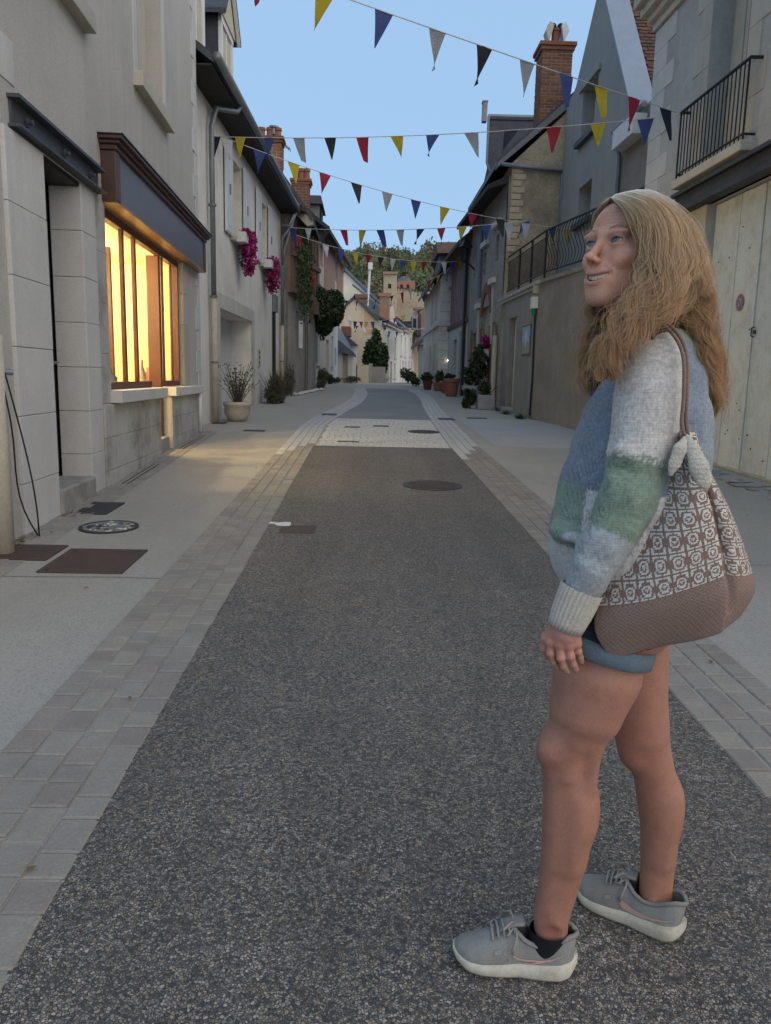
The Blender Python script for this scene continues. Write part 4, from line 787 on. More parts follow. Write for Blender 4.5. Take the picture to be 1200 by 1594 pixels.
# balcony door, slab and railing
M_cshut = M('cream_louvre', (.5,.48,.40), rough=.6, sc=3)
dd_ = MB(); dd_.wbox(V1, bw[0], bw[1], 4.42, 7.2, -.34, -.3); dw = dd_.build('balcony_door', M_cshut, g)
for k in range(3): p = MB(); a = bw[0]+.06+k*(bw[1]-bw[0]-.08)/3; p.wbox(V1, a, a+(bw[1]-bw[0])/3-.06, 4.5, 6.8, -.3, -.27); p.build('panel', M_cshut, dw, bevel=.006)
p = MB(); m = (bw[0]+bw[1])/2; p.wbox(V1, m-.025, m+.025, 4.42, 7.2, -.27, -.255); p.build('edge_strip', M('orange_brown_edge', (.22,.11,.05)), dw)
p = MB(); p.wbox(V1, T1(9.8), T1(11.85), 4.16, 4.28, -.1, .20); p.build('balcony_slab', M_stone2, g, bevel=.012)
rl = thing('balcony_railing', V1.P(T1(10.8), .15, 4.28), 'black iron balcony railing with thin vertical bars', 'railing')
ra, rb, rd = T1(9.86), T1(11.8), .15
p = MB(); p.tube([V1.P(ra-.03,rd-.14,5.20), V1.P(ra-.02,rd,5.20), V1.P(rb,rd,5.20), V1.P(rb,rd-.14,5.20)], .021, 8); p.build('top_rail', M_black, rl)
p = MB(); p.tube([V1.P(ra,rd-.14,4.36), V1.P(ra,rd,4.36), V1.P(rb,rd,4.36), V1.P(rb,rd-.14,4.36)], .015, 8); p.build('bottom_rail', M_black, rl)
for k in range(19):
    a = ra+(rb-ra)*k/18; p = MB(); p.tube([V1.P(a,rd,4.30), V1.P(a,rd,5.19)], .0085 if 0 < k < 18 else .014, 6); p.build('bar', M_black, rl)
# steel lintel
p = MB(); p.wbox(V1, T1(4.5), T1(11.9), [3.80,3.80,3.80,3.80], 4.12, -.05, .10); p.wbox(V1, T1(4.5), T1(11.9), 4.05, 4.10, .10, .17); p.wbox(V1, T1(4.5), T1(11.9), 3.80, 3.85, .10, .17)
p.build('steel_lintel', M('tarred_beam', (.035,.037,.042), (.055,.055,.06), sc=4, rough=.6, bsc=25, bst=.4), g)
# plank doors
gd = MB(); gd.wbox(V1, gq[0], gq[1], .0, 3.8, -.22, -.16); gdo = gd.build('garage_door', M_plank, g)
a = gq[1]; k = 0; ws = [.72, .60, .64, .58, .66, .6, .62, .7, .6]
for wd in ws:
    if a-wd < gq[0]: break
    p = MB(); zb = V1.g(a)+.03; p.wbox(V1, a-wd+.010, a-.010, zb, 3.78, -.16, -.118+random.uniform(-.004, .004)); p.build('plank', M_plank, gdo, bevel=.006); a -= wd
for (yy_, z_) in ((9.62, 2.03), (9.0, 2.03)):
    p = MB(); c = V1.P(T1(yy_), -.11, z_); p.tube([c+np.array([0,0,-.06]), c+V1.n*.04+np.array([0,0,-.05]), c+V1.n*.04+np.array([0,0,.05]), c+np.array([0,0,.06])], .009, 6); p.wbox(V1, T1(yy_)-.025, T1(yy_)+.025, z_-.02, z_+.02, -.115, -.1); p.build('latch', M_slot, gdo)
for i in range(60):
    y, z = random.uniform(8.2, 10.9), random.choice([.55, .75, 1.1, 2.0, 3.0, 3.4])+random.gauss(0,.05); 
    if i < 26: p = MB(); p.lathe([(.009,-.009),(.009,.009)], V1.P(T1(y),-.115,z), 6); p.build('nail', M_slot, gdo)
# no-parking sticker: red ring, blue disc, red slash over a letter P
st = thing('no_parking_sticker', V1.P(T1(10.06), -.11, 2.42), 'small round red and blue no-parking sticker on the plank door', 'sticker')
M_red = M('sticker_red', (.42,.12,.09), rough=.6, bst=0); M_blue = M('sticker_blue', (.12,.17,.34), rough=.6, bst=0); M_pal = M('sticker_cream', (.5,.45,.38), rough=.6, bst=0)
cY = T1(10.06); P1 = lambda a, z, d: V1.P(cY-a, d, 2.42+z)   # +a points toward the camera (picture right)
def disc(r0, r1, d, mat, nm, n=28):
    b = MB(); b.add([P1(r*math.cos(2*math.pi*k/n), r*math.sin(2*math.pi*k/n), d) for r in (r0, r1) for k in range(n)], [(k,(k+1)%n,n+(k+1)%n,n+k) for k in range(n)]); b.build(nm, mat, st)
disc(.085, .105, -.108, M_red, 'ring'); disc(.0, .085, -.1085, M_blue, 'disc')
b = MB()
b.poly([P1(-.03,-.05,-.1075),P1(-.014,-.05,-.1075),P1(-.014,.05,-.1075),P1(-.03,.05,-.1075)])
arc = [(math.cos(q), math.sin(q)) for q in np.linspace(-1.57, 1.57, 9)]
for (p0, p1) in zip(arc[:-1], arc[1:]): b.poly([P1(.0+.030*p0[0],.022+.030*p0[1],-.1075),P1(.0+.030*p1[0],.022+.030*p1[1],-.1075),P1(.0+.015*p1[0],.022+.015*p1[1],-.1075),P1(.0+.015*p0[0],.022+.015*p0[1],-.1075)])
for (z0, z1) in ((.037,.052),(-.008,.007)): b.poly([P1(-.014,z0,-.1075),P1(.002,z0,-.1075),P1(.002,z1,-.1075),P1(-.014,z1,-.1075)])
b.build('letter_p', M_pal, st)
b = MB(); b.poly([P1(-.068,.052,-.1065),P1(-.052,.068,-.1065),P1(.068,-.052,-.1065),P1(.052,-.068,-.1065)]); b.build('slash', M_red, st)
# rough strip of broken stones along the garage front
b = MB()
for i in range(90):
    y = random.uniform(6.5, 11.5); x = 4.35-.02*(y-9.5)+random.uniform(-.12, .2); s = random.uniform(.03, .09); z = gz(y); b.hexa([(x+s*dx*random.uniform(.8,1.2), y+s*dy*random.uniform(.8,1.4), z+q) for q in (-.01, random.uniform(.006, .02)) for dx, dy in ((-1,-1),(1,-1),(1,1),(-1,1))])
o = b.build('stone_strip', M_concrete); tag(o, 'strip of worn flat stones along the foot of the garage doors', 'paving', kind='stuff')
o = strip_mesh('right_paving_band', lambda y: 2.05+.004*(y-12), lambda y: 4.9, list(np.arange(12.1, 17.8, .5)), .003, M('grey_pavement_patch', (.39,.385,.375), (.34,.335,.33), sc=1.2, fine=110, famt=.25, bsc=150))
# ------------------------------------------------------------------ R2: terrace block with railing
A2 = Wall((3.81, 17.76), (3.655, 22.2), -1); B2 = Wall((4.53, 12.4), (3.81, 17.76), -1)
M_terr = M('stained_terrace_render', (.29,.275,.25), (.24,.225,.2), sc=1.3, fine=40, famt=.15, bsc=40, bst=.5, bd=.015, streak=.5, dark=(.17,.15,.125), dsc=.9, damt=.6)
M_terr2 = M('weathered_terrace_wall', (.285,.265,.235), (.215,.195,.17), sc=1.0, fine=30, famt=.2, bsc=30, bst=.5, bd=.02, streak=.3, dark=(.20,.165,.125), dsc=.7, damt=.7)
te = thing('terrace_wall', A2.P(2, 0, .6), 'stained grey terrace wall with a pale door and a poster, right', 'wall')
dA = A2.px(793,497)[0], A2.px(805,490)[0]; da0, da1 = min(dA), max(dA)
dq = (da0, da1, -.2, 2.97)
b = MB(); holes_front(b, A2, 0, A2.L, -.3, 3.42, [dq]); reveals(b, A2, dq, .35); b.poly([A2.P(A2.L,0,-.3),A2.P(A2.L,-2,-.3),A2.P(A2.L,-2,3.42),A2.P(A2.L,0,3.42)]); b.build('wall', M_terr, te)
b = MB(); b.wbox(A2, -.02, A2.L+.04, 3.42, 3.60, -.25, .045); b.build('coping', M('pale_coping', (.40,.385,.35), sc=2, streak=.4), te, bevel=.01)
b = MB(); b.wbox(B2, 0, B2.L, -.3, 3.60, -.3, 0); b.build('side_wall', M_terr2, te)
b = MB(); b.add([(3.7,17.9,3.5),(3.6,22.3,3.5),(6.5,22.3,3.5),(6.5,11,3.5),(4.6,12.4,3.5)], [(0,1,2,3,4)]); b.build('terrace_floor', M_concrete, te)
M_pdoor = M('pale_cream_door', (.58,.56,.50), (.54,.52,.46), sc=2, rough=.55, bst=.05)
b = MB(); b.wbox(A2, da0, da1, .3, 2.97, -.22, -.16); dd = b.build('door', M_pdoor, te)
b = MB(); b.wbox(A2, (da0+da1)/2-.18, (da0+da1)/2+.12, 1.85, 2.02, -.16, -.135); b.build('letter_slot', M_slot, dd)
b = MB(); b.wbox(A2, da0-.1, da1+.1, .3, A2.g(da0)+.12, -.1, .25); b.build('doorstep', M_concrete, te, bevel=.01)
# framed poster with a pale figure on blue sky and sand
s0, s1 = A2.px(826,550)[0], A2.px(813,550)[0]; s0, s1 = min(s0,s1), max(s0,s1); ps = thing('poster', A2.P((s0+s1)/2, 0, 2.3), 'framed poster of blue sky over pale ground on the terrace wall', 'poster')
zp0, zp1 = 1.98, 2.68
b = MB(); b.wbox(A2, s0, s1, zp0, zp1, .0, .03); b.build('frame', M('poster_frame', (.16,.15,.13)), ps)
b = MB(); b.wbox(A2, s0+.05, s1-.05, zp0+.04, zp0+.3, .03, .034); b.build('print_ground', M('poster_sand', (.25,.27,.22), (.33,.32,.25), sc=9, bst=0), ps)
b = MB(); b.wbox(A2, s0+.05, s1-.05, zp0+.3, zp1-.04, .03, .034); b.build('print_sky', M('poster_sky', (.2,.36,.52), (.32,.46,.58), sc=6, bst=0), ps)
b = MB(); b.wprism(A2, [((s0+s1)/2+.12*math.cos(q)*(1 if math.sin(q) > 0 else .55), 2.36+.2*math.sin(q)) for q in np.linspace(0, 6.28, 15)[:-1]], .034, .038); b.build('print_figure', M('poster_pale', (.6,.6,.6), bst=0), ps)
t = thing('utility_box', A2.P(.15, .1, 3.2), 'white junction box with a green gland and cable on the terrace corner', 'junction box')
b = MB(); b.wbox(A2, .05, .26, 2.98, 3.24, 0, .14); b.build('box', M_white, t, bevel=.02); b = MB(); b.wbox(A2, .09, .22, 3.32, 3.5, 0, .1); b.build('box', M_pvc, t)
b = MB(); b.tube([A2.P(.15,.07,2.98), A2.P(.15,.07,2.84)], .06, 8); b.build('gland', M('green_plastic', (.02,.18,.10), rough=.5, bst=0), t)
b = MB(); b.tube([A2.P(.15,.04,2.84), A2.P(.13,.03,1.4), A2.P(.2,.03,.6)], .022, 6); b.build('cable', M_black, t)
# railing: straight bars on the lane side, wavy bars on the near side
rl = thing('terrace_railing', A2.P(2, -.05, 3.6), 'black terrace railing with netting on the lane side and wavy bars on the near side', 'railing')
aa, ab = -.15, A2.px(786,405,-.05)[0]; ztop = 4.62
for z, r in ((ztop, .022), (ztop-.15, .014), (3.74, .018)):
    p = MB(); p.tube([A2.P(aa,-.05,z), A2.P(ab,-.05,z)], r, 6); p.build('rail', M_black, rl)
for a in (aa, aa+1.25, aa+2.5, ab): p = MB(); p.tube([A2.P(a,-.05,3.58), A2.P(a,-.05,ztop)], .025, 6); p.build('post', M_black, rl)
M_net = bpy.data.materials.new('dark_netting'); M_net.use_nodes = True; _n = M_net.node_tree; _n.nodes.clear(); _o = N(_n,'ShaderNodeOutputMaterial'); _t = N(_n,'ShaderNodeBsdfTransparent'); _d = N(_n,'ShaderNodeBsdfDiffuse'); _d.inputs[0].default_value = (.03,.03,.032,1); _m = N(_n,'ShaderNodeMixShader'); _m.inputs[0].default_value = .55
_n.links.new(_t.outputs[0],_m.inputs[1]); _n.links.new(_d.outputs[0],_m.inputs[2]); _n.links.new(_m.outputs[0],_o.inputs[0])
p = MB(); p.poly([A2.P(aa,-.055,3.74),A2.P(ab,-.055,3.74),A2.P(ab,-.055,4.45),A2.P(aa,-.055,4.45)]); p.build('netting', M_net, rl)
q0, q1 = A2.P(aa,-.05,0), V1.P(T1(13.4), -.1, 0)
for z, r in ((4.62, .022), (3.74, .018)): p = MB(); p.tube([q0+np.array([0,0,z]), q1+np.array([0,0,z])], r, 6); p.build('rail', M_black, rl)
for k in range(30):
    f = (k+.5)/30; bse = q0+(q1-q0)*f; n_ = np.array([-(q1-q0)[1], (q1-q0)[0], 0]); n_ /= np.linalg.norm(n_); uu = (q1-q0)/np.linalg.norm(q1-q0)
    p = MB(); p.tube([bse+n_*.05*math.sin(v*6.28)+uu*.03*math.sin(v*6.28)+np.array([0,0,3.74+.88*v]) for v in np.linspace(0,1,9)], .009, 5); p.build('bar', M_black, rl)
# ------------------------------------------------------------------ R2: grey gabled house behind the terrace
G2 = Wall((5.15, 12.5), (5.02, 21.5), -1)
gh = thing('gabled_house', G2.P(5, 0, 3.5), 'tall grey rendered house with a steep street gable and zinc flashing', 'house')
gp = lambda x, y, d=0: G2.px(x, y, d)
aL, _ = gp(868, 440); aR = gp(1004, 180)[0]; zeR = gp(1000, 182)[1]
apx = gp(945, 0); apl = gp(928, 0)
# extend the two verges upward to meet
zl = gp(893,150); sl = (apl[1]-zl[1])/(apl[0]-zl[0]); er = gp(986,178); sr = (apx[1]-er[1])/(apx[0]-er[0])
as_ = (zl[1]-sl*zl[0]-(er[1]-sr*er[0]))/(sr-sl); za = er[1]+sr*(as_-er[0])
hw = [(gp(915,125)[0], gp(940,110)[0]), (gp(908,300)[0], gp(926,285)[0])]
wA = (min(gp(904,210)[0], gp(930,150)[0]), max(gp(904,210)[0], gp(930,150)[0]), gp(910,215)[1], gp(928,118)[1])
wB = (wA[0], wA[1]-.15, gp(906,345)[1], gp(912,285)[1])
zb = min(zeR, zl[1])-.2
M_gable = M('smooth_grey_render', (.335,.325,.30), (.29,.28,.26), sc=1.1, fine=50, bsc=80, bst=.25, streak=.4, dark=(.22,.21,.2), dsc=.6, damt=.3)
b = MB(); sL = aL+.1; holes_front(b, G2, 0, sL, 3.3, zb, [q for q in (wA, wB)]) if wA[3] < zb else None
b.build('wall', M_gable, gh) if wA[3] < zb else None
if wA[3] >= zb:
    # window in the gable triangle: cut the front in horizontal bands
    zz = sorted({3.3, wB[2], wB[3], wA[2], wA[3], zb, za})
    lim = lambda z: (0 if z <= zeR else er[0]+(z-er[1])/sr, sL if z <= zl[1] else zl[0]+(z-zl[1])/sl)
    b = MB(); zs = sorted(set(list(np.arange(3.3, za, .25))+zz))
    for z0, z1 in zip(zs[:-1], zs[1:]):
        zm = (z0+z1)/2; segs = []; hs = [q for q in (wA, wB) if q[2] < zm < q[3]]
        l0, r0 = lim(z0); l1, r1 = lim(z1)
        cuts = [(l0, l1)] + [(q[k], q[k]) for q in hs for k in (0, 1)] + [(r0, r1)]
        for i in range(0, len(cuts), 2): (c0, c1), (e0, e1) = cuts[i], cuts[i+1]; b.poly([G2.P(c0,0,z0),G2.P(e0,0,z0),G2.P(e1,0,z1),G2.P(c1,0,z1)])
    for q in (wA, wB): reveals(b, G2, q, .3)
    b.build('wall', M_gable, gh)
for q in (wA, wB):
    f = MB(); f.wbox(G2, q[0], q[1], q[2], q[3], -.34, -.3); wo = f.build('window', M_white, gh)
    m = (q[0]+q[1])/2
    for (c0, c1) in ((q[0]+.08, m-.04), (m+.04, q[1]-.08)): f = MB(); f.wbox(G2, c0, c1, q[2]+.1, q[3]-.1, -.3, -.285); f.build('pane', M_curtain, wo)
    f = MB(); f.wbox(G2, q[0]-.15, q[1]+.15, q[2]-.12, q[2], -.1, .12); f.build('sill', M_iron, wo)
f = MB(); f.wbox(G2, wA[0]-.15, wA[1]+.2, wA[3]+.02, wA[3]+.14, -.05, .06); f.build('drip_moulding', M_gable, gh)
P = G2.P; vup = P(as_,0,za)-P(er[0],0,er[1]); vL = np.linalg.norm(vup); vup /= vL; vn = np.cross(vup, G2.n); vn = vn if vn[2] > 0 else -vn; inn = -G2.n
R0 = P(er[0],.06,er[1])+vn*.02
b = MB(); b.hexa([R0, R0+inn*.52, R0+inn*.52+vup*vL, R0+vup*vL]+[v+vn*.05 for v in (R0, R0+inn*.52, R0+inn*.52+vup*vL, R0+vup*vL)]); b.build('zinc_flashing', M('zinc_sheet', (.27,.31,.37), (.23,.27,.33), sc=1.5, rough=.55, metal=.25, bst=.05), gh)
b = MB(); b.prism([P(0,-.5,3.3),P(sL,-.5,3.3),P(sL,-.5,zl[1]-.1),P(as_,-.5,za-.3),P(er[0],-.5,er[1]-.3),P(0,-.5,zeR-.2)], [P(0,-7,3.3),P(sL,-7,3.3),P(sL,-7,zl[1]-.1),P(as_,-7,za-.3),P(er[0],-7,er[1]-.3),P(0,-7,zeR-.2)]); b.build('body', M_gable, gh)
# brown tiled roof slope between the gable and the garage house
M_tile = M('old_brown_tile', (.17,.085,.055), (.10,.06,.045), sc=6, fine=20, famt=.4, bsc=30, bst=.4, vary=.3, dark=(.05,.04,.035), dsc=2)
rf = thing('tiled_roof', P(1, -.5, 6), 'weathered brown clay tile roof beside the zinc flashing', 'roof')
uo, up_, nn = inn, vup, vn; R0 = P(er[0],-.42,er[1])-vup*.3
b = MB(); b.add([R0, R0+uo*5, R0+uo*5+up_*7, R0+up_*7], [(0,1,2,3)]); b.build('underlay', M_tile, rf)
tb = MB(); cnt = 0
for r in range(52):
    for k in range(24):
        a0 = k*.19+(.095 if r % 2 else 0)+random.uniform(-.01,.01); o0 = R0+uo*a0+up_*(r*.115+random.uniform(-.012,.012))+nn*.01
        l = random.uniform(.0, .012); q = [o0+nn*(.03+l), o0+uo*.18+nn*(.03+l), o0+uo*.18+up_*.22+nn*.005, o0+up_*.22+nn*.005]
        bb = MB() if (cnt < 290 and r < 42 and k < 7) else tb; bb.hexa([v-nn*.014 for v in q]+q)
        if bb is not tb: bb.build('tile', M_tile, rf); cnt += 1
tb.build('tiles', M_tile, rf, kind='stuff')
t = thing('gutter', P(.6, .1, zeR), 'zinc gutter and downpipe below the tiled roof, right of the grey gable', 'gutter')
b = MB(); b.tube([P(gp(964,186)[0],.1,zeR+.12), P(gp(1010,182)[0],.1,zeR+.12)], .06, 8); b.build('gutter', M_zinc, t)
b = MB(); a = gp(965,300)[0]; b.tube([P(a,.12,zeR+.1), P(a,.12,zeR-.25), P(a,.06,zeR-.45), P(a,.06,3.6)], .045, 8); b.build('downpipe', M_zinc, t, smooth=True)
b = MB(); b.wbox(G2, gp(1008,190)[0], a-.15, zeR-.38, zeR-.02, -.02, .28); o = b.build('cornice_block', M_white, gh, bevel=.01)
b = MB(); b.wbox(G2, -.5, a-.02, 3.3, zeR-.02, -.05, .015); b.build('side_render', M_terr2, gh)
# ------------------------------------------------------------------ R3: ochre house whose side faces the camera
M_ochre = M('ochre_rubble_render', (.47,.385,.265), (.36,.29,.20), sc=1.1, fine=16, famt=.25, bsc=18, bst=.6, bd=.03, dark=(.20,.165,.12), dsc=1.1, damt=.65, streak=.3)
oh = thing('ochre_house', (4.4, 21.5, 3.3), 'ochre rubble house with a slate roof, brick chimney and brick-arched openings', 'house')
Y0 = 21.5; q = lambda x, y: at(x, y, Y0)
pts = [q(783,640), q(787,440), q(800,250), q(905,150), q(905,640)]
b = MB(); front = [(3.62,.2), (3.64,3.4), (3.72,7.0), (5.45,8.62), (5.45,.2)]
b.prism([(x,Y0,z) for x,z in front], [(x,Y0+5.5,z) for x,z in front]); b.build('side_wall', M_ochre, oh)
M_qs = M('warm_quoin_stone', (.54,.44,.30), (.46,.37,.25), sc=2, bsc=40, vary=.15)
for k in range(13):
    z = 4.75+k*.165; w_ = .34 if k % 2 else .25; b = MB(); b.box(3.66+.008*k, Y0-.03, z+.008, 3.66+.008*k+w_, Y0+.1, z+.157); b.build('quoin', M_qs, oh, bevel=.015)
vg = [q(773,262), q(776,252), q(903,138), q(906,150)]
b = MB(); b.prism([v+np.array([0,-.08,0]) for v in vg], [v+np.array([0,.25,0]) for v in vg]); b.build('verge_board', M('grey_verge', (.22,.22,.22), sc=3), oh)
b = MB(); e0, e1 = q(774,256), q(905,140); b.prism([e0+np.array([0,.1,0]), e1+np.array([0,.1,0]), e1+np.array([0,.1,.14]), e0+np.array([0,.1,.14])], [e0+np.array([0,6,0]), e1+np.array([0,6,0]), e1+np.array([0,6,.14]), e0+np.array([0,6,.14])]); b.build('roof', M_slate, oh)
b = MB(); b.tube([q(780,257)-np.array([0,.1,0]), q(874,268)-np.array([0,.1,0])], .055, 8); b.tube([q(874,268)-np.array([0,.1,0]), q(872,300)-np.array([0,.1,0]), q(867,440)-np.array([0,.1,0])], .04, 8); b.build('downpipe', M_zinc, oh, smooth=True)
cz = at(840,80,23.); ch = chimney((float(at(862,100,23.)[0]), 23.), float(at(886,100,23)[0]-at(840,100,23)[0]), .8, 7.8, float(at(862,75,23)[2]), 'tall brick chimney with a tilted clay pot cowl, right', 0, single=True, rowh=.082)
b = MB(); c = at(864,72,23); b.lathe([(.12,0),(.11,.35),(.13,.36),(.13,.42)], c, 12); b.build('chimney_pot', M_terra, ch)
for sg in (-1, 1):
    b = MB(); f_ = c+np.array([sg*.2,-.1,.25]); b.prism([f_+np.array([-.02,-.14,-.24]), f_+np.array([sg*.12,-.14,.05]), f_+np.array([sg*.02,-.14,.28]), f_+np.array([-.1*sg,-.14,.2])], [f_+np.array([-.02,.2,-.24]), f_+np.array([sg*.12,.2,.05]), f_+np.array([sg*.02,.2,.28]), f_+np.array([-.1*sg,.2,.2])]); b.build('cowl_plate', M_white if sg > 0 else M_stone2, ch)
for sg in (-1, 1): b = MB(); b.tube([c+np.array([sg*.1,-.1,.44]), c+np.array([sg*.14,.1,.5])], .1, 10); b.build('cowl_cap', M_black, ch)
# street front of the ochre house: rubble, brick arches, shutters
V3 = Wall((3.66, 21.6), (3.50, 27.4), -1); T3 = lambda y: (y-21.6)/V3.u[1]
M_rub = M('grey_rubble_wall', (.36,.335,.29), (.27,.25,.22), sc=2.2, fine=14, famt=.3, bsc=14, bst=.7, bd=.04, dark=(.2,.18,.16), dsc=1.5)
M_brk = M('soft_red_brick', (.27,.105,.07), (.22,.09,.06), sc=5, fine=25, famt=.3, bsc=30)
arch = (T3(23.3), T3(24.6), -.2, 3.55); w1 = (T3(22.3), T3(22.9), 1.0, 3.0); w3 = (T3(25.6), T3(26.4), 1.1, 2.9); u1 = (T3(22.4), T3(22.9), 4.7, 5.4); u2 = (T3(24.4), T3(24.9), 4.55, 5.2)
b = MB(); hl = [arch, w1, w3, u1, u2]; holes_front(b, V3, 0, T3(27.4), -.3, 6.7, hl, d=.03); [reveals(b, V3, z, .3, .03) for z in hl]; shell(b, V3, 0, T3(27.4), -.3, 6.7, 1.5); b.build('front_wall', M_rub, oh)
for z in (w1, w3): b = MB(); b.wbox(V3, z[0], z[1], z[2], z[3], -.27, -.22); b.build('shutter', M('rust_shutter', (.20,.075,.045), rough=.6), oh)
for z in (u1, u2): b = MB(); b.wbox(V3, z[0], z[1], z[2], z[3], -.27, -.22); b.build('window', M_brk, oh)
b = MB(); b.wbox(V3, arch[0], arch[1], .3, 3.55, -.27, -.22); b.build('door', M('blue_grey_door', (.13,.16,.21), rough=.5), oh)
ac = (arch[0]+arch[1])/2
for k in range(13):
    q0_, q1_ = math.pi*k/13+.01, math.pi*(k+1)/13-.01; r0, r1 = .65, .95
    b = MB(); b.wprism(V3, [(ac+r*math.cos(t_), 3.3+r*math.sin(t_)) for r, t_ in ((r0,q0_),(r1,q0_),(r1,q1_),(r0,q1_))], .0, .07); b.build('brick', M_brk, oh)
for z in (w1, w3, arch):
    for k in range(9):
        for e in (0, 1):
            wd = .2 if k % 2 else .28; a = z[e]; zz = max(z[2], .8)+k*.24; b = MB()
            if zz < z[3]-.1: b.wbox(V3, *( (a-wd, a-.005) if e == 0 else (a+.005, a+wd)), zz, zz+.225, .0, .055); b.build('brick', M_brk, oh)
for (y, z0, z1, l) in ((22.65, 5.6, 5.75, .5), (24.5, 5.35, 5.5, .5), (23.0, 4.1, 4.25, .35), (25.3, 3.6, 3.75, .35)): b = MB(); b.wbox(V3, T3(y)-l, T3(y)+l, z0, z1, .0, .14); b.build('ledge', M_stone, oh)
for (y, z0, z1) in ((23.0, 2.4, 4.1), (25.3, 1.9, 3.6)): b = MB(); b.wbox(V3, T3(y)-.12, T3(y)+.12, z0, z1, .03, .06); b.build('stone_strip', M_stone2, oh)
b = MB(); b.hexa([V3.P(0,-.1,6.55),V3.P(0,.55,6.35),V3.P(T3(27.4),.55,6.35),V3.P(T3(27.4),-.1,6.55),V3.P(0,-.1,6.75),V3.P(0,.55,6.47),V3.P(T3(27.4),.55,6.47),V3.P(T3(27.4),-.1,6.75)]); b.build('eaves', M_soff, oh)
t = thing('downpipe', V3.P(.25, .1, .7), 'pale downpipe at the corner between terrace and ochre house', 'pipe'); b = MB(); b.tube([V3.P(.3,.12,.62), V3.P(.3,.12,2.6)], .07, 8); b.build('pipe', M_pvc, t)
b = MB(); b.tube([V3.P(T3(25),.1,6.4), V3.P(T3(25),.1,3.9)], .05, 8); tag(b.build('downpipe', M('blue_grey_pipe', (.14,.18,.25))), 'blue-grey downpipe on the rubble front', 'pipe')
# slate house with tall ridge behind it
sh2 = thing('slate_roof_house', (3.5, 27, 6), 'tall dark slate roof with a ridge finial behind the ochre house', 'roof')
Yr = 27.; r_ = lambda x, y, Y=Yr: at(x, y, Y)
b = MB(); poly = [r_(744,322), r_(758,262), r_(760,180), r_(842,180), r_(842,330)]; b.prism(poly, [v+np.array([1.2,4,0]) for v in poly]); b.build('roof', M_slate, sh2)
b = MB(); b.tube([r_(760,182), r_(843,184)], .09, 6); b.build('ridge', M_zinc, sh2); b = MB(); b.box(float(r_(758,0)[0]), Yr-.1, float(r_(760,190)[2]), float(r_(765,0)[0]), Yr+.15, float(r_(760,160)[2])); b.build('finial', M_concrete, sh2); b = MB(); b.box(float(r_(757,0)[0]), Yr-.12, float(r_(760,160)[2]), float(r_(766,0)[0]), Yr+.17, float(r_(760,158)[2])); b.build('finial_cap', M_zinc, sh2)
b = MB(); b.tube([r_(760,182)-np.array([0,.1,0]), r_(757,255)-np.array([0,.1,0]), r_(762,268)-np.array([0,.1,0])], .04, 6); b.build('pipe', M_zinc, sh2)
# ------------------------------------------------------------------ R4: pink house and white stone house
V4 = Wall((3.50, 27.4), (3.42, 33.0), -1); T4 = lambda y: (y-27.4)/V4.u[1]
ph = thing('pink_house', V4.P(2, 0, .9), 'narrow house with dusty pink upper floor and green door, right', 'house')
ud = (T4(28.6), T4(29.6), 3.9, 5.5); gd_ = (T4(28.4), T4(29.5), .5, 3.1); wq = (T4(30.2), T4(31.2), 1.5, 2.9)
b = MB(); holes_front(b, V4, 0, T4(33), 3.4, 6.0, [ud]); reveals(b, V4, ud, .25); shell(b, V4, 0, T4(33), 3.4, 6.0, 3); b.build('upper_wall', M('dusty_pink_boards', (.33,.25,.235), (.27,.21,.2), sc=1.5, bsc=25, streak=.5), ph)
b = MB(); holes_front(b, V4, 0, T4(33), -.2, 3.4, [gd_, wq], d=.05); reveals(b, V4, gd_, .25, .05); reveals(b, V4, wq, .25, .05); b.build('lower_wall', M_white2, ph)
b = MB(); b.wbox(V4, 0, T4(33), 3.35, 3.5, .0, .12); b.build('beam', M_timber, ph)
b = MB(); b.wbox(V4, ud[0], ud[1], ud[2], ud[3], -.25, -.2); b.build('window', M('green_grey_pane', (.10,.13,.125), rough=.3, bst=0), ph)
b = MB(); b.wbox(V4, gd_[0], gd_[1], .5, 3.1, -.2, -.15); b.build('door', M('dull_green_door', (.06,.10,.095), rough=.5), ph)
b = MB(); b.wbox(V4, wq[0], wq[1], wq[2], wq[3], -.2, -.15); b.build('window', M_dark, ph)
for k in range(11): b = MB(); a = .1+k*.5; b.wbox(V4, a, a+.1, 3.5, 5.9, 0, .02) if not (ud[0]-.1 < a < ud[1]) else None; b.build('stud', M('pink_stud', (.28,.2,.19)), ph) if b.v else None
b = MB(); b.hexa([V4.P(-.2,-.2,6.15),V4.P(-.2,.5,5.85),V4.P(T4(33),.5,5.85),V4.P(T4(33),-.2,6.15),V4.P(-.2,-2.5,8.4),V4.P(-.2,.5,5.98),V4.P(T4(33),.5,5.98),V4.P(T4(33),-2.5,8.4)]); b.build('roof', M('brown_tiles', (.10,.065,.05), sc=3, vary=.1), ph)
p = MB(); p.tube([V4.P(.3,.12,.8), V4.P(.3,.12,6)], .05, 6); tag(p.build('downpipe', M_black), 'dark downpipe between the pink house and the rubble house', 'pipe')
p = MB(); p.tube([V4.P(T4(28.1),.12,.8), V4.P(T4(28.1),.12,6)], .045, 6); tag(p.build('downpipe', M_zinc), 'grey downpipe on the pink house front', 'pipe')
wh = thing('white_stone_house', (3.2, 33, .9), 'white ashlar house whose stone gable end faces the street, right', 'house')
YW = 33.; xa, xb = float(at(684,500,YW)[0]), float(at(713,500,YW)[0])+.4; zt_ = float(at(690,432,YW)[2])
M_ash = M('white_ashlar', (.72,.69,.62), (.64,.61,.55), sc=1.2, bsc=30, streak=.3, dark=(.36,.33,.28), dsc=1.2, damt=.5, vary=.08)
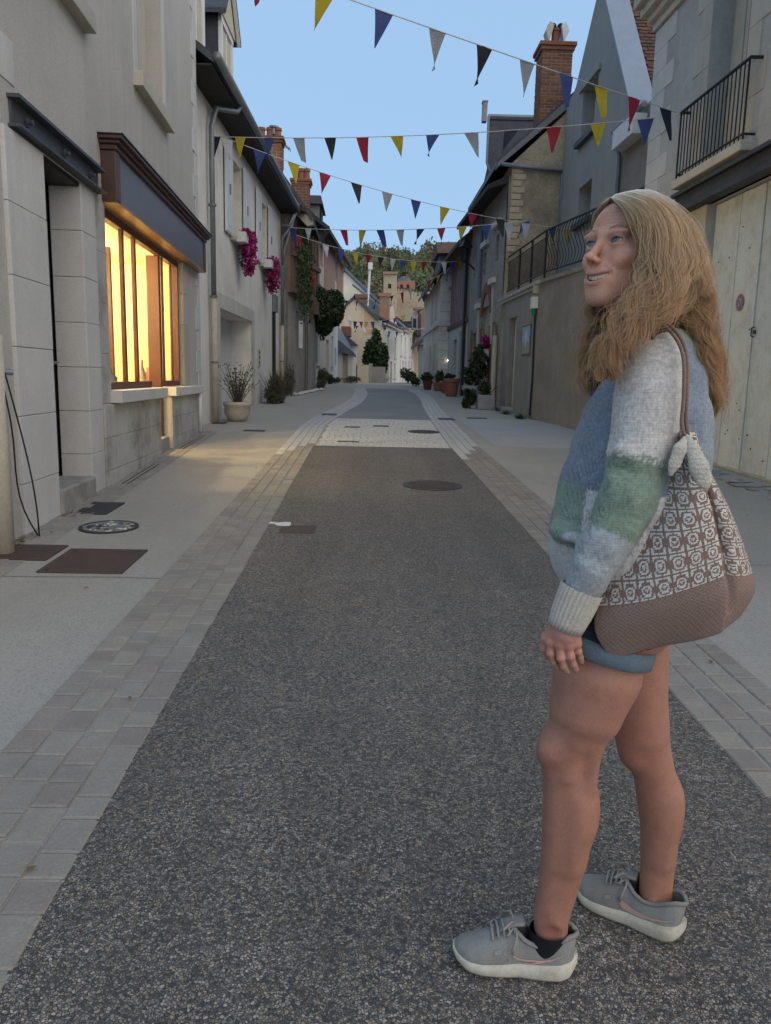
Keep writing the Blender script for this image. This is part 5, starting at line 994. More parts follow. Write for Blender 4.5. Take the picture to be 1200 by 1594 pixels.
b = MB(); b.box(xa, YW, .2, xb+2.5, YW+9, zt_); b.prism([(xa,YW,zt_),(xb+1.6,YW,zt_),(xb,YW,zt_+1.6)], [(xa,YW+9,zt_),(xb+1.6,YW+9,zt_),(xb,YW+9,zt_+1.6)]); b.build('wall', M_ash, wh)
z = 1.0; k = 0
while z < zt_-.3:
    x = xa-.012; b0 = (.45 if k % 2 else .8)
    for x1 in (xa+b0, xb+.2): b = MB(); b.box(x+.006, YW-.035, z+.006, x1-.006, YW+.05, z+.38); b.build('stone', M_ash, wh, bevel=.012); x = x1
    z += .39; k += 1
b = MB(); b.box(xa-.1, YW-.1, 3.55, xb-.3, YW+9, 3.7); b.build('string_course', M_stone, wh)
b = MB(); b.prism([(xa-.35,YW-.2,zt_-.2),(xb,YW-.2,zt_+1.8),(xb,YW-.2,zt_+1.95),(xa-.35,YW-.2,zt_-.05)], [(xa-.35,YW+9,zt_-.2),(xb,YW+9,zt_+1.8),(xb,YW+9,zt_+1.95),(xa-.35,YW+9,zt_-.05)]); b.build('roof', M_slate, wh)
for (y, z0, z1) in ((34.2,3.9,5.2),(36.5,3.9,5.2),(34.5,1.1,2.9),(36.8,1.1,2.9)): b = MB(); b.box(xa-.03, y, z0, xa+.05, y+.9, z1); b.build('window', M_curtain, wh)
for (dx, z) in ((.32, 5.0), (.75, 4.3)): b = MB(); b.box(xa+dx, YW-.16, z, xa+dx+.28, YW, z+.12); b.build('corbel', M_concrete, wh)
lampb = MB(); c = at(699,561,32.9); lampb.lathe([(.0,-.07),(.06,-.03),(.07,.0),(.05,.05),(.0,.07)], c, 10); tag(lampb.build('wall_light', emit('lit_white_lamp', (1,.95,.85), 9)), 'small lit white wall lamp on the ashlar gable', 'lamp')
tw = thing('brown_roofed_turret', (3.4, 37, 6), 'square slate-hung attic with a brown tiled roof behind the white house', 'attic')
Yt = 37.; tq = lambda x, y: at(x, y, Yt)
b = MB(); b.box(float(tq(685,400)[0]), Yt, 4, float(tq(740,400)[0]), Yt+3, float(tq(700,395)[2])); b.build('wall', M('slate_hung_wall', (.16,.165,.17), sc=3), tw)
b = MB(); rr = [tq(680,396), tq(742,396), tq(742,371), tq(682,371)]; b.prism([v-np.array([0,.4,0]) for v in rr[:2]]+[v+np.array([0,1,0]) for v in rr[2:]], [v+np.array([0,4,0]) for v in rr[:2]]+[v+np.array([0,1.6,0]) for v in rr[2:]]); b.build('roof', M_tile, tw)
# wrought iron bracket lantern
t = thing('street_lantern', V4.P(.1, .1, 4.4), 'black wrought iron bracket lantern on the pink house corner', 'street lamp')
Yl = 26.5; lq = lambda x, y: at(x, y, Yl)
b = MB(); b.tube([lq(747,520), lq(747,435)], .035, 6); pts = [lq(x,y) for x,y in ((747,437),(744,428),(738,419),(731,412),(725,409),(722,406))]; b.tube(pts, .032, 6); b.tube([lq(747,455), lq(740,447), lq(738,425)], .016, 5); b.build('bracket', M_black, t, smooth=True)
c = lq(724,407); s_ = .17
b = MB(); b.lathe([(.03,-.05),(.1,0),(.12,.03)], c, 8); b.build('base', M_black, t); b = MB(); b.lathe([(.11,.03),(.2,.45)], c, 6); b.build('glass', glass('lantern_glass', (.75,.78,.78)), t)
b = MB(); b.lathe([(.25,.45),(.2,.52),(.1,.66),(.04,.68),(.06,.74),(.0,.80)], c, 6); b.build('cap', M_black, t)
# pots and planters on the right
def planter(c, r, hgt, mat, label, leafm, lr, n, sz=.12, square=False):
    t = thing('potted_plant', c, label, 'potted plant'); b = MB()
    if square: b.box(c[0]-r, c[1]-r, c[2], c[0]+r, c[1]+r, c[2]+hgt)
    else: b = pot(c, r, hgt, mat)
    b.build('pot', mat, t, bevel=.01 if square else 0); cc = np.array(c)+np.array([0,0,hgt+lr[2]*.7]); b = MB()
    for k in range(7): b.tube([np.array(c)+np.array([random.gauss(0,.04),random.gauss(0,.04),hgt-.05]), cc+np.random.normal(0,.5,3)*np.array(lr)], .01, 4)
    b.build('stem', M_bark, t, kind='stuff'); leaves(clump(cc, lr, n), sz, .55).build('foliage', leafm, t, kind='stuff'); return t
gq_ = lambda x, y: (x, y, gz(y))
planter(gq_(3.1, 22.9), .30, .55, M_gpot, 'big leafy shrub in a grey pot before the rubble house', M_dgreen, (.45,.45,.75), 650, .2)
planter(gq_(3.18, 20.9), .22, .38, M_gpot, 'square pale grey planter with dark leaves by the terrace door', M_dgreen, (.26,.26,.22), 420, .12, True)
bush('shrub', (2.78, 21.1, gz(21)+.28), (.25,.25,.3), 700, M_dgreen, 'dark leafy plant beside the square grey planter', 'plant', .12, .6)
planter(gq_(2.95, 27.2), .27, .62, M_terra, 'tall terracotta pot standing by the white stone house', M_dgreen, (.15,.15,.12), 120, .1)
planter(gq_(2.85, 31.2), .2, .35, M_terra, 'small terracotta pot with green plant at the ashlar gable', M_lgreen, (.28,.28,.3), 350, .12)
planter(gq_(3.0, 29.5), .22, .42, M_terra, 'terracotta pot between the tall pot and the ashlar gable', M_dgreen, (.2,.2,.2), 250, .12)
planter(gq_(2.52, 32.4), .2, .36, M_redpot, 'dark red pot with a bushy green plant at the lane end', M_lgreen, (.36,.3,.26), 700, .11)
bush('shrub', (2.25, 35.5, 1.3), (.34,.35,.28), 600, M_lgreen, 'loose green shrub left of the dark red pot', 'shrub', .12, .4)
planter((float(at(752,563,23.2)[0])+.12, 23.2, 2.05), .12, .22, M_white, 'magenta petunias in a small white wall pot on the rubble house', M_petal, (.28,.4,.38), 900, .09)
for i, (x, y) in enumerate(((3.45, 19.2), (3.55, 17.9), (3.5, 20.3))): grassy('weed', (x, y, gz(y)), .12, .35, 60, M_lgreen, ['tuft of weeds under the poster wall', 'tuft of weeds at the terrace corner', 'tuft of weeds by the pale door step'][i], 'weed', .01)
# ------------------------------------------------------------------ far end of the street
def fw(name, label, cat, pts, Y, depth, mat, parent=None, nm='wall'):
    """a far house front traced at distance Y, with real depth behind it"""
    v = [at(x, y, Y) for x, y in pts]; t = parent or thing(name, (v[0][0], Y, 1), label, cat)
    b = MB(); b.prism(v, [p+np.array([0, depth, 0]) for p in v]); b.build(nm, mat, t); return t
def fq(t, nm, pts, Y, dy, mat):      # small slab standing proud of a far front
    v = [at(x, y, Y) for x, y in pts]; b = MB(); b.prism([p-np.array([0, dy, 0]) for p in v], [p+np.array([0, .05, 0]) for p in v]); return b.build(nm, mat, t)
R4 = lambda x0, y0, x1, y1: [(x0,y1),(x1,y1),(x1,y0),(x0,y0)]
M_tanb = M('tan_gable_render', (.68,.56,.40), (.60,.49,.36), sc=.7, streak=.4, dark=(.36,.27,.19), dsc=.5, damt=.5); M_crm = M('cream_gable_render', (.77,.71,.58), (.70,.64,.52), sc=.5, streak=.3, dark=(.45,.41,.34), dsc=.3, damt=.5)
M_bslate = M('blue_slate_far', (.13,.155,.19), (.10,.12,.15), sc=1.5, rough=.5, vary=.1)
t = fw('tan_gable_house', 'tan gabled house facing down the street beyond the lane end', 'house', [(526,606),(596,606),(597,507),(553,464),(527,488)], 56, 9, M_tanb)
v = lambda x, y, Y=56: at(x, y, Y)
for (p0, p1) in (((524,491),(553,463)), ((551,463),(601,512))):
    b = MB(); a, c = v(*p0), v(*p1); b.prism([a-np.array([0,.2,0]), c-np.array([0,.2,0]), c-np.array([0,.2,-.2]), a-np.array([0,.2,-.2])], [a+np.array([0,9,0]), c+np.array([0,9,0]), c+np.array([0,9,.2]), a+np.array([0,9,.2])]); b.build('roof', M_slate, t)
fq(t, 'verge_stain', [(567,478),(586,497),(586,520),(567,520)], 56, .02, M('orange_tan_patch', (.62,.40,.24), sc=.8, streak=.3))
W5 = Wall((float(v(597,560)[0]), 56.2), (float(at(624,560,66)[0]), 66), 1)
def row_house(w, s0, s1, ztop, mat, label, t=None, wins=(), doors=(), roof=None, rh=1.2, nm='row_house', roofm=None):
    t = t or thing(nm, w.P(s0, 0, 1), label, 'house'); b = MB(); hs = list(wins)+list(doors); holes_front(b, w, s0, s1, .2, ztop, hs); shell(b, w, s0, s1, .2, ztop, 6); [reveals(b, w, q, .2) for q in hs]; b.build('wall', mat, t)
    for q in wins:
        f = MB(); f.wbox(w, q[0], q[1], q[2], q[3], -.2, -.14); fo = f.build('window', M_curtain, t); f = MB(); f.wbox(w, q[0]-.15, q[1]+.15, q[2]-.12, q[2], -.05, .1); f.build('sill', M_stone2, fo)
        f = MB(); m = (q[0]+q[1])/2; f.wbox(w, m-.06, m+.06, q[2], q[3], -.14, -.1); f.build('frame', M_dark, fo)
    for q, m in zip(doors, [M('brown_far_door', (.2,.09,.05)), M('red_far_door', (.25,.05,.05))]*3): f = MB(); f.wbox(w, q[0], q[1], q[2], q[3], -.2, -.14); f.build('door', m, t)
    f = MB(); f.wbox(w, s0, s1, ztop-.0, ztop+.14, -.1, .22); f.build('cornice', M_stone2, t)
    f = MB(); P = w.P; f.hexa([P(s0,-4,ztop+rh+.8),P(s0,.3,ztop+.14),P(s1,.3,ztop+.14),P(s1,-4,ztop+rh+.8),P(s0,-4,ztop+rh+1),P(s0,.3,ztop+.3),P(s1,.3,ztop+.3),P(s1,-4,ztop+rh+1)]); f.build('roof', roofm or M_slate, t); return t
ze = float(v(597,505)[2])
w5 = lambda s: (s, s+1.1, 2.95, 4.5)
row_house(W5, 0, 9.5, ze, M_white2, 'two-storey white house with tall windows joined to the tan gable', wins=[w5(1.6), w5(5.6), (1.6,2.7,1.4,2.5), (5.6,6.7,1.4,2.5)], doors=[(3.6,4.6,.9,2.6)])
W6 = Wall((float(at(620,560,66.3)[0]), 66.3), (float(at(645,560,82)[0]), 82), 1)
row_house(W6, 0, 8.5, float(at(620,511,66)[2]), M('bright_white_render', (.68,.67,.63), sc=.8, streak=.25), 'bright white house with a blue slate mansard at the street end', wins=[(1.5,2.8,3.3,5),(5,6.3,3.3,5)], doors=[(1,2.2,.9,2.9),(3.4,4.6,.9,2.9),(6,7.2,.9,2.9)], roofm=M_bslate, rh=2.6)
row_house(W6, 8.6, 15.5, float(at(645,518,80)[2]), M_white2, 'pale house with red shutters next along the street end', wins=[(10,11.2,3.5,5.2),(12.5,13.8,3.5,5.2)], doors=[(9.3,10.3,.9,3),(12,13,.9,3)], rh=1.8)
W7 = Wall((float(at(655,560,84)[0]), 84), (float(at(668,560,96)[0]), 96), 1)
row_house(W7, 0, 12, float(at(657,530,84)[2]), M_tanb, 'tan house closing the street at its far bend', wins=[(2,3.4,3.3,5),(7,8.4,3.3,5)], doors=[(4.5,5.7,.9,3)])
t = fw('cream_gable_house', 'tall cream gabled house rising behind the tan gable', 'house', [(520,606),(604,606),(604,487),(537,423),(520,438)], 74, 12, M_crm)
for (p0, p1) in (((518,441),(537,421)), ((536,421),(608,490))):
    b = MB(); a, c = at(*p0, 74), at(*p1, 74); b.prism([a-np.array([0,.3,0]), c-np.array([0,.3,0]), c-np.array([0,.3,-.3]), a-np.array([0,.3,-.3])], [a+np.array([0,12,0]), c+np.array([0,12,0]), c+np.array([0,12,.3]), a+np.array([0,12,.3])]); b.build('roof', M_bslate, t)
M_mast = M('white_mast', (.7,.7,.68), bst=0)
t = thing('flood_light_mast', (float(at(574,480,60)[0]), 60, 5), 'slim white mast with a lamp head above the roofs', 'mast'); b = MB(); b.tube([at(572,476,60), at(576,412,60)], .09, 6); b.build('pole', M_mast, t); fq(t, 'lamp_head', R4(573,409,580,420), 60, .2, M_mast)
def fch(x0, y0, x1, y1, Y, label, mat=None):
    a, c = at(x0, y0, Y), at(x1, y1, Y); t = thing('chimney', (a[0], Y, c[2]), label, 'chimney'); b = MB(); b.box(a[0], Y, c[2], c[0], Y+1.0, a[2]-.25); b.build('shaft', mat or M_brick, t); b = MB(); b.box(a[0]-.1, Y-.1, a[2]-.25, c[0]+.1, Y+1.1, a[2]); b.build('cap', mat or M_brick, t); return t
fch(553, 458, 570, 482, 57.5, 'broad dark brick chimney on the tan gable house', M('dark_brick', (.22,.12,.085), sc=2))
fch(591, 456, 606, 505, 60, 'tall orange brick chimney right of the tan gable', M('orange_brick', (.36,.19,.115), (.30,.155,.10), sc=2))
fch(645, 478, 658, 520, 90, 'orange brick chimney at the street end', M('orange_brick', (.42,.19,.10)))
fch(667, 455, 672, 475, 90, 'slim chimney far down by the lantern post', M_tanb)
t = fw('mansard_dormer', 'small dormer on the blue slate mansard', 'dormer', R4(641,492,650,512), 75, 2, M_zinc); fq(t, 'window', R4(643,496,648,510), 75, .05, M_dark)
t = fw('pale_gable', 'narrow pale gable between the orange chimney and the mansard', 'house', [(606,520),(618,508),(612,475),(606,480)], 62.5, 3, M_crm)
# gate, wall and tree before the tan gable
M_gate = M('beige_gate', (.56,.47,.34), sc=1, rough=.6); t = thing('gate', (float(at(560,590,50)[0]), 50, 1), 'plain beige gate panel at the end of the left side', 'gate')
for (a, c) in ((554,564),(564.4,574)): b = MB(); p0, p1 = at(a,600,50), at(c,568,50); b.box(p0[0],50,.8,p1[0],50.08,p1[2]); b.build('panel', M_gate, t)
t = fw('low_wall', 'grey low wall and pillar beside the beige gate', 'wall', R4(574,566,580,604), 50, .5, M_rough); fq(t, 'wall', R4(580,571,600,604), 51, .2, M_rough)
def conif(name, c, r, n, mat, label, sz, trunk=True, cat='tree'):
    t = thing(name, (c[0], c[1], c[2]-r[2]), label, cat); leaves(clump(c, r, n, 9), sz, .6).build('crown', mat, t, kind='stuff'); b = MB(); b.tube([(c[0],c[1],c[2]-r[2]*1.5),(c[0],c[1],c[2])], .15, 6); b.build('trunk', M_bark, t); return t
c = at(581, 548, 52); conif('tree', c, (.75,.7,1.7), 2200, M_dgreen, 'dark upright tree against the tan gable', .3)
c = at(592, 560, 53); conif('tree', c, (.6,.6,1.5), 1500, M_dgreen, 'dark shrubby tree draping over the low grey wall', .3)
bush('shrub', (float(at(634,597,60)[0]), 58, 1.6), (.8,.6,.6), 500, M_olive, 'brownish planting by the doors of the white row', 'shrub', .25)
# castle on the slope
M_cas = M('castle_rubble', (.47,.39,.275), (.38,.31,.22), sc=.25, fine=3, famt=.3, bsc=2, bst=.6, bd=.2, dark=(.25,.2,.14), dsc=.2, damt=.6)
t = fw('castle_tower', 'square stone castle tower on the wooded slope', 'tower', R4(597,424,618,500), 128, 2.4, M_cas); fq(t, 'parapet', R4(596,423,619,427), 128, .3, M('red_stone_cap', (.33,.21,.16))); fq(t, 'window', R4(604,442,609,449), 128, .03, M_dark)
t = fw('castle_wall', 'ruined castle curtain wall beside the tower', 'wall', [(617,500),(660,500),(660,462),(657,455),(617,449)], 130, 3, M_cas)
for k in range(9): fq(t, 'railing_post', R4(618+k*4.5,446+k*.6,619+k*4.5,452+k*.6), 130, .1, M_slot)
fq(t, 'railing', [(617,447),(656,453),(656,454),(617,448)], 130, .12, M_slot)
t = fw('pavilion', 'red brick pavilion with a domed slate roof on the castle wall', 'pavilion', R4(619,437,646,452), 133, 5, M('pavilion_red', (.36,.18,.13), sc=.5)); fq(t, 'window', R4(623,443,627,449), 133, .05, M_dark); fq(t, 'window', R4(633,443,637,449), 133, .05, M_dark)
b = MB(); c0, c1 = at(619,438,133), at(642,438,133); rr = (c1[0]-c0[0])/2; hh = float(at(630,430,133)[2])-float(c0[2])
b.lathe([(rr*1.05,0),(rr*.95,hh*.5),(rr*.7,hh*.95),(rr*.25,hh*1.3),(.02,hh*1.4)], ((c0[0]+c1[0])/2, 135.5, c0[2]), 14); b.build('dome', M_bslate, t); fq(t, 'chimney', R4(632,427,636,432), 134, .3, M_brick)
t = thing('street_lantern', (float(at(662,560,60)[0]), 60, 1), 'distant lantern on a bracket at the far bend', 'street lamp'); b = MB(); b.tube([at(672,500,60), at(668,478,60), at(663,472,60), at(661,470,60)], .06, 5); b.build('bracket', M_black, t); b = MB(); b.lathe([(.1,0),(.3,.5),(.34,.52),(.1,.8),(.0,.95)], at(661,470,60), 6); b.build('lantern', M_black, t)
t = fw('brick_gable', 'weathered red brick gable next to the far orange chimney', 'house', [(655,545),(672,545),(672,490),(664,481),(655,487)], 78, 5, M('brick_gable', (.30,.16,.10), (.24,.13,.09), sc=1, fine=6, famt=.3))
t = fw('far_right_house', 'grey roofed pale house on the inner side of the far bend', 'house', [(668,606),(686,606),(686,520),(668,530)], 48, 10, M_white2)
b = MB(); a, c = at(660,532,47.6), at(690,497,47.6); b.prism([a,c,c+np.array([0,0,.25]),a+np.array([0,0,.25])], [a+np.array([0,14,0]),c+np.array([0,14,0]),c+np.array([0,14,.25]),a+np.array([0,14,.25])]); b.build('roof', M_slate, t)
for i, q in enumerate(((671,552,675,575),(678,548,682,572))): fq(t, 'window', R4(*q), 48, .05, M_curtain)
# wooded hillside
b = MB(); nx, ny = 40, 30; vs = []
HZ = lambda x, y: 1.0+max(0, (y-100))*.215*(1+.10*math.sin(x*.04+1))*min(1.0, max(0,(y-100)/40))*1.0+1.5*math.sin(x*.09)*math.sin(y*.06)*min(1,max(0,(y-105)/30))
for j in range(ny+1):
    for i in range(nx+1): x, y = -70+i*5.5, 98+j*5.5; vs.append((x, y, HZ(x, y)-.3))
b.add(vs, [(j*(nx+1)+i, j*(nx+1)+i+1, (j+1)*(nx+1)+i+1, (j+1)*(nx+1)+i) for j in range(ny) for i in range(nx)]); b.build('hill', M('hill_undergrowth', (.075,.075,.035), (.11,.095,.045), sc=.15, fine=1, famt=.3, bsc=1, bst=.5), kind='structure', smooth=True)
def crown_mesh(n, seed, mat):
    random.seed(seed); np.random.seed(seed); lv = leaves(clump((0,0,0), (1,1,1.1), n, 11), .17, .7); me = bpy.data.meshes.new('crown'); me.from_pydata(lv.v, [], lv.f); me.materials.append(mat); return me
M_f1, M_f2, M_f3 = leafmat('far_green_a', (.10,.13,.055), (.17,.19,.08)), leafmat('far_green_b', (.17,.165,.07), (.24,.21,.09)), leafmat('far_green_c', (.24,.20,.105), (.31,.25,.13))
CR = [crown_mesh(900, i, m) for i, m in enumerate((M_f1, M_f2, M_f3, M_f1, M_f2))]
tm = MB(); tm.tube([(0,0,-1.9),(0.05,0,-.9),(0,0,.2)], [.09,.07,.03], 6); tme = bpy.data.meshes.new('trunk'); tme.from_pydata(tm.v, [], tm.f); tme.materials.append(M_bark)
random.seed(21); tl = []
DESC = {0: 'green', 1: 'olive', 2: 'russet', 3: 'dark green', 4: 'yellow-green'}
for i in range(120):
    px = random.uniform(508, 700); y = random.uniform(140, 228); x = float(at(px, 420, y)[0]); kind = random.choice((2,1,2,4,0)) if px < 580 and y < 190 else random.choice((0,0,3,1,3,2,4)); r = random.uniform(2.4, 4.2); tl.append((y, x, r, kind))
wood = [MB() for _ in range(3)]
for y, x, r, k in tl:
    src = CR[k]; co = np.zeros(len(src.vertices)*3); src.vertices.foreach_get('co', co); q = random.uniform(0, 6.28); R2 = np.array([[math.cos(q),-math.sin(q),0],[math.sin(q),math.cos(q),0],[0,0,random.uniform(.95,1.3)]]); v = (co.reshape(-1,3)@R2.T)*r+np.array([x, y, HZ(x, y)+r*.9])
    m_ = [0, 1, 2, 0, 1][k]; w_ = wood[m_]; o_ = len(w_.v); w_.v += [tuple(p) for p in v]; w_.f += [tuple(o_+4*j+t for t in range(4)) for j in range(len(v)//4)]; w_.mi += [m_]*(len(v)//4)
allw = MB()
for w_ in wood: o_ = len(allw.v); allw.v += w_.v; allw.f += [tuple(i+o_ for i in f) for f in w_.f]; allw.mi += w_.mi
tag(allw.build('woodland', [M_f1, M_f2, M_f3], kind='stuff'), 'mixed green and russet woodland covering the hillside', 'woodland')
for sx, sy, rr, k, lb in ((562,392,3.2,0,'green skyline tree above the white mast'),(577,391,3,3,'rounded dark skyline tree just right of the white mast'),(612,390,4.6,0,'big skyline tree above the castle tower'),(601,400,3.6,4,'lower yellow-green tree left above the castle tower'),(660,391,5.2,3,'tallest skyline tree, right above the castle wall'),(668,397,4.2,0,'skyline tree beside the tallest one, near the brown roof'),(552,398,3.2,1,'olive skyline tree left of the white mast'),(645,408,3.5,3,'dark tree behind the pavilion'),(540,396,3,4,'leftmost skyline tree, by the pink timbered house')):
    p = at(sx, sy+(rr*1210/220)*.9, 222); t = thing('tree', (p[0], 222, p[2]-rr*1.9), lb, 'tree', 'trees on the hill crest')
    c = bpy.data.objects.new('crown', CR[k]); COL.objects.link(c); c.parent = t; c.location = (0,0,rr*1.9); c.scale = (rr, rr, rr*1.1); c['kind'] = 'stuff'
    c = bpy.data.objects.new('trunk', tme); COL.objects.link(c); c.parent = t; c.location = (0,0,rr*1.9); c.scale = (rr*.6,)*3
# ------------------------------------------------------------------ bunting
random.seed(5); np.random.seed(5)
FC = {'b': (.05,.085,.25), 'y': (.55,.43,.03), 'r': (.42,.03,.055), 'w': (.62,.64,.66), 'k': (.035,.035,.05), 'g': (.38,.40,.42)}
FN = {'b': 'blue', 'y': 'yellow', 'r': 'red', 'w': 'white', 'k': 'dark', 'g': 'pale grey'}
def clothmat(k):
    m, nt, b, out = newmat('pennant_'+FN[k].replace(' ', '_')); v = posn(nt); col = mix(nt, ramp(nt, noise(nt, v, 9, 4), [(.3,(0,0,0)),(.7,(1,1,1))]), FC[k], tuple(x*.8 for x in FC[k]))
    nt.links.new(col, b.inputs['Base Color']); b.inputs['Roughness'].default_value = .8; t = N(nt, 'ShaderNodeBsdfTranslucent'); nt.links.new(col, t.inputs[0]); ms = N(nt, 'ShaderNodeMixShader'); ms.inputs[0].default_value = .35; nt.links.new(b.outputs[0], ms.inputs[1]); nt.links.new(t.outputs[0], ms.inputs[2]); nt.links.new(ms.outputs[0], out.inputs[0]); return m
FM = {k: clothmat(k) for k in FC}; M_rope = M('white_cord', (.62,.62,.6), bst=0)
def bunting(label, A, B, sag, flags, fw_=.25, fh=.40, rope=.007):
    """A, B anchors; flags = [(fraction, colour)]"""
    A, B = np.array(A, float), np.array(B, float); pos = lambda f: A+(B-A)*f-np.array([0, 0, sag*4*f*(1-f)])
    t = thing('bunting', A, label, 'bunting', 'bunting strung across the street'); b = MB(); b.tube([pos(f) for f in np.linspace(0, 1, 40)], rope, 5); b.build('cord', M_rope, t)
    L = np.linalg.norm(B-A); hd = (B-A)/L; nrm = np.array([-hd[1], hd[0], 0.]); nrm /= np.linalg.norm(nrm)
    for f, c in flags:
        df = fw_/2/L; a, e = pos(f-df), pos(f+df); tw = random.gauss(0, .08); lean = random.gauss(0, .05); rows = 5; vs = []
        for r in range(rows+1):
            q = r/rows; hw = (1-q)*.97+.03
            for k in range(3):
                s = (k-1)*hw; p = (a+e)/2+(e-a)/2*s+np.array([0,0,-fh*q])+hd*lean*q+nrm*(tw*q+.02*math.sin(q*5+f*40)*(1 if k == 1 else .3)+(k-1)*tw*.5*q); vs.append(p)
        b = MB(); b.add(vs, [(r*3+k, r*3+k+1, (r+1)*3+k+1, (r+1)*3+k) for r in range(rows) for k in range(2)])
        o = b.build('pennant', FM[c], t, smooth=True); o['label'] = FN[c]+' pennant'
def fl(A, B, sag, items, Y=None):
    """fractions along the cord from the pixel columns of the photo"""
    A, B = np.array(A, float), np.array(B, float); fs = np.linspace(0, 1, 400); xs = []
    for f in fs:
        v = A+(B-A)*f-CO; z = v@_f; xs.append(600+FPX*(v@_r)/z)
    xs = np.array(xs); return [(float(np.interp(x, xs, fs)), c) for x, c in items]
R_anchor = V1.P(T1(11.85), .1, 5.19)
_zz = 0
R_a2 = V1.P(T1(11.85), .1, 5.19); _s, _z = W1.px(160, -138, .05); A = W1.P(_s, .05, _z); sg = .02
bunting('nearest bunting, sloping from the shop house down to the balcony', A, R_anchor, sg, fl(A, R_anchor, sg, [(403,'r'),(507,'y'),(598,'b'),(681,'g'),(754,'k'),(821,'g'),(881,'b'),(936,'y'),(987,'r'),(1036,'k')]), .235, .41)
A = P2(15.6, .12, float(at(322,212,15.6)[2])); sg = .13
bunting('bunting running level from the grey downpipe to the balcony corner', A, R_anchor, sg, fl(A, R_anchor, sg, [(333,'k'),(374,'y'),(419,'b'),(465,'g'),(514,'k'),(564,'r'),(618,'y'),(674,'b'),(734,'g'),(797,'k'),(863,'r'),(932,'y'),(1005,'b')]), .24, .36)
A = P2(16.3, .12, float(at(336,213,16.3)[2])); B = G2.P(wB[1]+.6, .05, float(G2.px(915,338)[1])); sg = .25
bunting('bunting dropping from the nearer shutters to the grey gabled house', A, B, sg, fl(A, B, sg, [(352,'w'),(404,'b'),(457,'y'),(506,'r'),(555,'k'),(603,'g'),(648,'b'),(693,'y'),(737,'r'),(779,'k'),(819,'w'),(860,'b'),(900,'y')]), .27, .40)
A = P2(25.4, .3, float(at(448,354,25.4)[2])); B = np.array([3.9, 20.2, float(at(880,346,20.2)[2])]); sg = .14
bunting('long level bunting from the rain hopper to the terrace railing', A, B, sg, fl(A, B, sg, [(455,'b'),(480,'w'),(509,'k'),(535,'r'),(564,'y'),(592,'b'),(623,'g'),(655,'k'),(687,'r'),(720,'y'),(757,'b'),(792,'w'),(832,'b'),(866,'w')]), .28, .42, .009)
A = P2(25.9, .3, float(at(447,362,25.9)[2])); B = np.array([3.4, 29.5, float(at(722,407,29.5)[2])]); sg = .3
bunting('sagging bunting from the rain hopper to the bracket lantern', A, B, sg, fl(A, B, sg, [(466,'r'),(507,'w'),(531,'b'),(553,'y'),(574,'r'),(593,'k'),(612,'w'),(628,'b'),(644,'y'),(660,'r'),(676,'k'),(691,'w'),(705,'b'),(718,'y')]), .25, .42, .009)
A = at(526, 466, 42); B = np.array([3.2, 31.5, float(at(712,418,31.5)[2])]); sg = .5
bunting('bunting rising past the castle to the white ashlar house', A, B, sg, fl(A, B, sg, [(540,'k'),(556,'r'),(571,'y'),(586,'b'),(598,'w'),(611,'k'),(626,'r'),(640,'w'),(653,'k'),(668,'r'),(683,'y'),(698,'b')]), .3, .45, .010)
A = at(533, 497, 48); B = at(676, 470, 44); sg = .5
bunting('far bunting in front of the tan gable and blue mansard', A, B, sg, fl(A, B, sg, [(545,'w'),(553,'k'),(562,'r'),(571,'y'),(580,'b'),(592,'w'),(604,'k'),(616,'r'),(628,'y'),(640,'w'),(652,'b'),(664,'r')]), .3, .45, .012)
A = at(545, 503, 54); B = at(662, 510, 60); sg = .4
bunting('farthest bunting across the tan gable and white row', A, B, sg, fl(A, B, sg, [(556,'b'),(567,'w'),(581,'r'),(594,'w'),(606,'b'),(618,'k'),(630,'r'),(642,'y'),(652,'b')]), .3, .45, .013)
# ------------------------------------------------------------------ the woman: distance-field modelling
random.seed(3); np.random.seed(3)
def surface_nets(D, lo, h):
    s = D < 0; nx, ny, nz = D.shape
    c = np.zeros((nx-1, ny-1, nz-1), np.uint8)
    for i in (0,1):
        for j in (0,1):
            for k in (0,1): c += s[i:nx-1+i, j:ny-1+j, k:nz-1+k]
    cell = (c > 0) & (c < 8); idx = -np.ones(cell.shape, np.int64); ijk = np.argwhere(cell); idx[cell] = np.arange(len(ijk))
    acc = np.zeros((len(ijk), 3)); cnt = np.zeros(len(ijk)); I, J, K = ijk.T
    cr = [(i,j,k) for i in (0,1) for j in (0,1) for k in (0,1)]
    for a in range(8):
        for b in range(a+1, 8):
            if sum(x != y for x, y in zip(cr[a], cr[b])) != 1: continue
            da = D[I+cr[a][0], J+cr[a][1], K+cr[a][2]]; db = D[I+cr[b][0], J+cr[b][1], K+cr[b][2]]; m = (da < 0) != (db < 0)
            t = da/(da-db+1e-12); p = np.array(cr[a])+t[:,None]*(np.array(cr[b])-np.array(cr[a])); acc[m] += p[m]; cnt[m] += 1
    V = (ijk+acc/np.maximum(cnt,1)[:,None])*h+np.array(lo); F = []
    for ax in range(3):
        sl0 = [slice(0, n) for n in D.shape]; sl1 = list(sl0); sl0[ax] = slice(0, -1); sl1[ax] = slice(1, None)
        e = s[tuple(sl0)] != s[tuple(sl1)]; E = np.argwhere(e); o1, o2 = [q for q in range(3) if q != ax]
        ok = (E[:,o1] > 0) & (E[:,o2] > 0) & (E[:,o1] < D.shape[o1]-1) & (E[:,o2] < D.shape[o2]-1); E = E[ok]
        def cid(d1, d2): q = E.copy(); q[:,o1] -= d1; q[:,o2] -= d2; return idx[q[:,0], q[:,1], q[:,2]]
        F.append(np.stack([cid(0,0), cid(1,0), cid(1,1), cid(0,1)], 1))
    return V, np.concatenate(F)
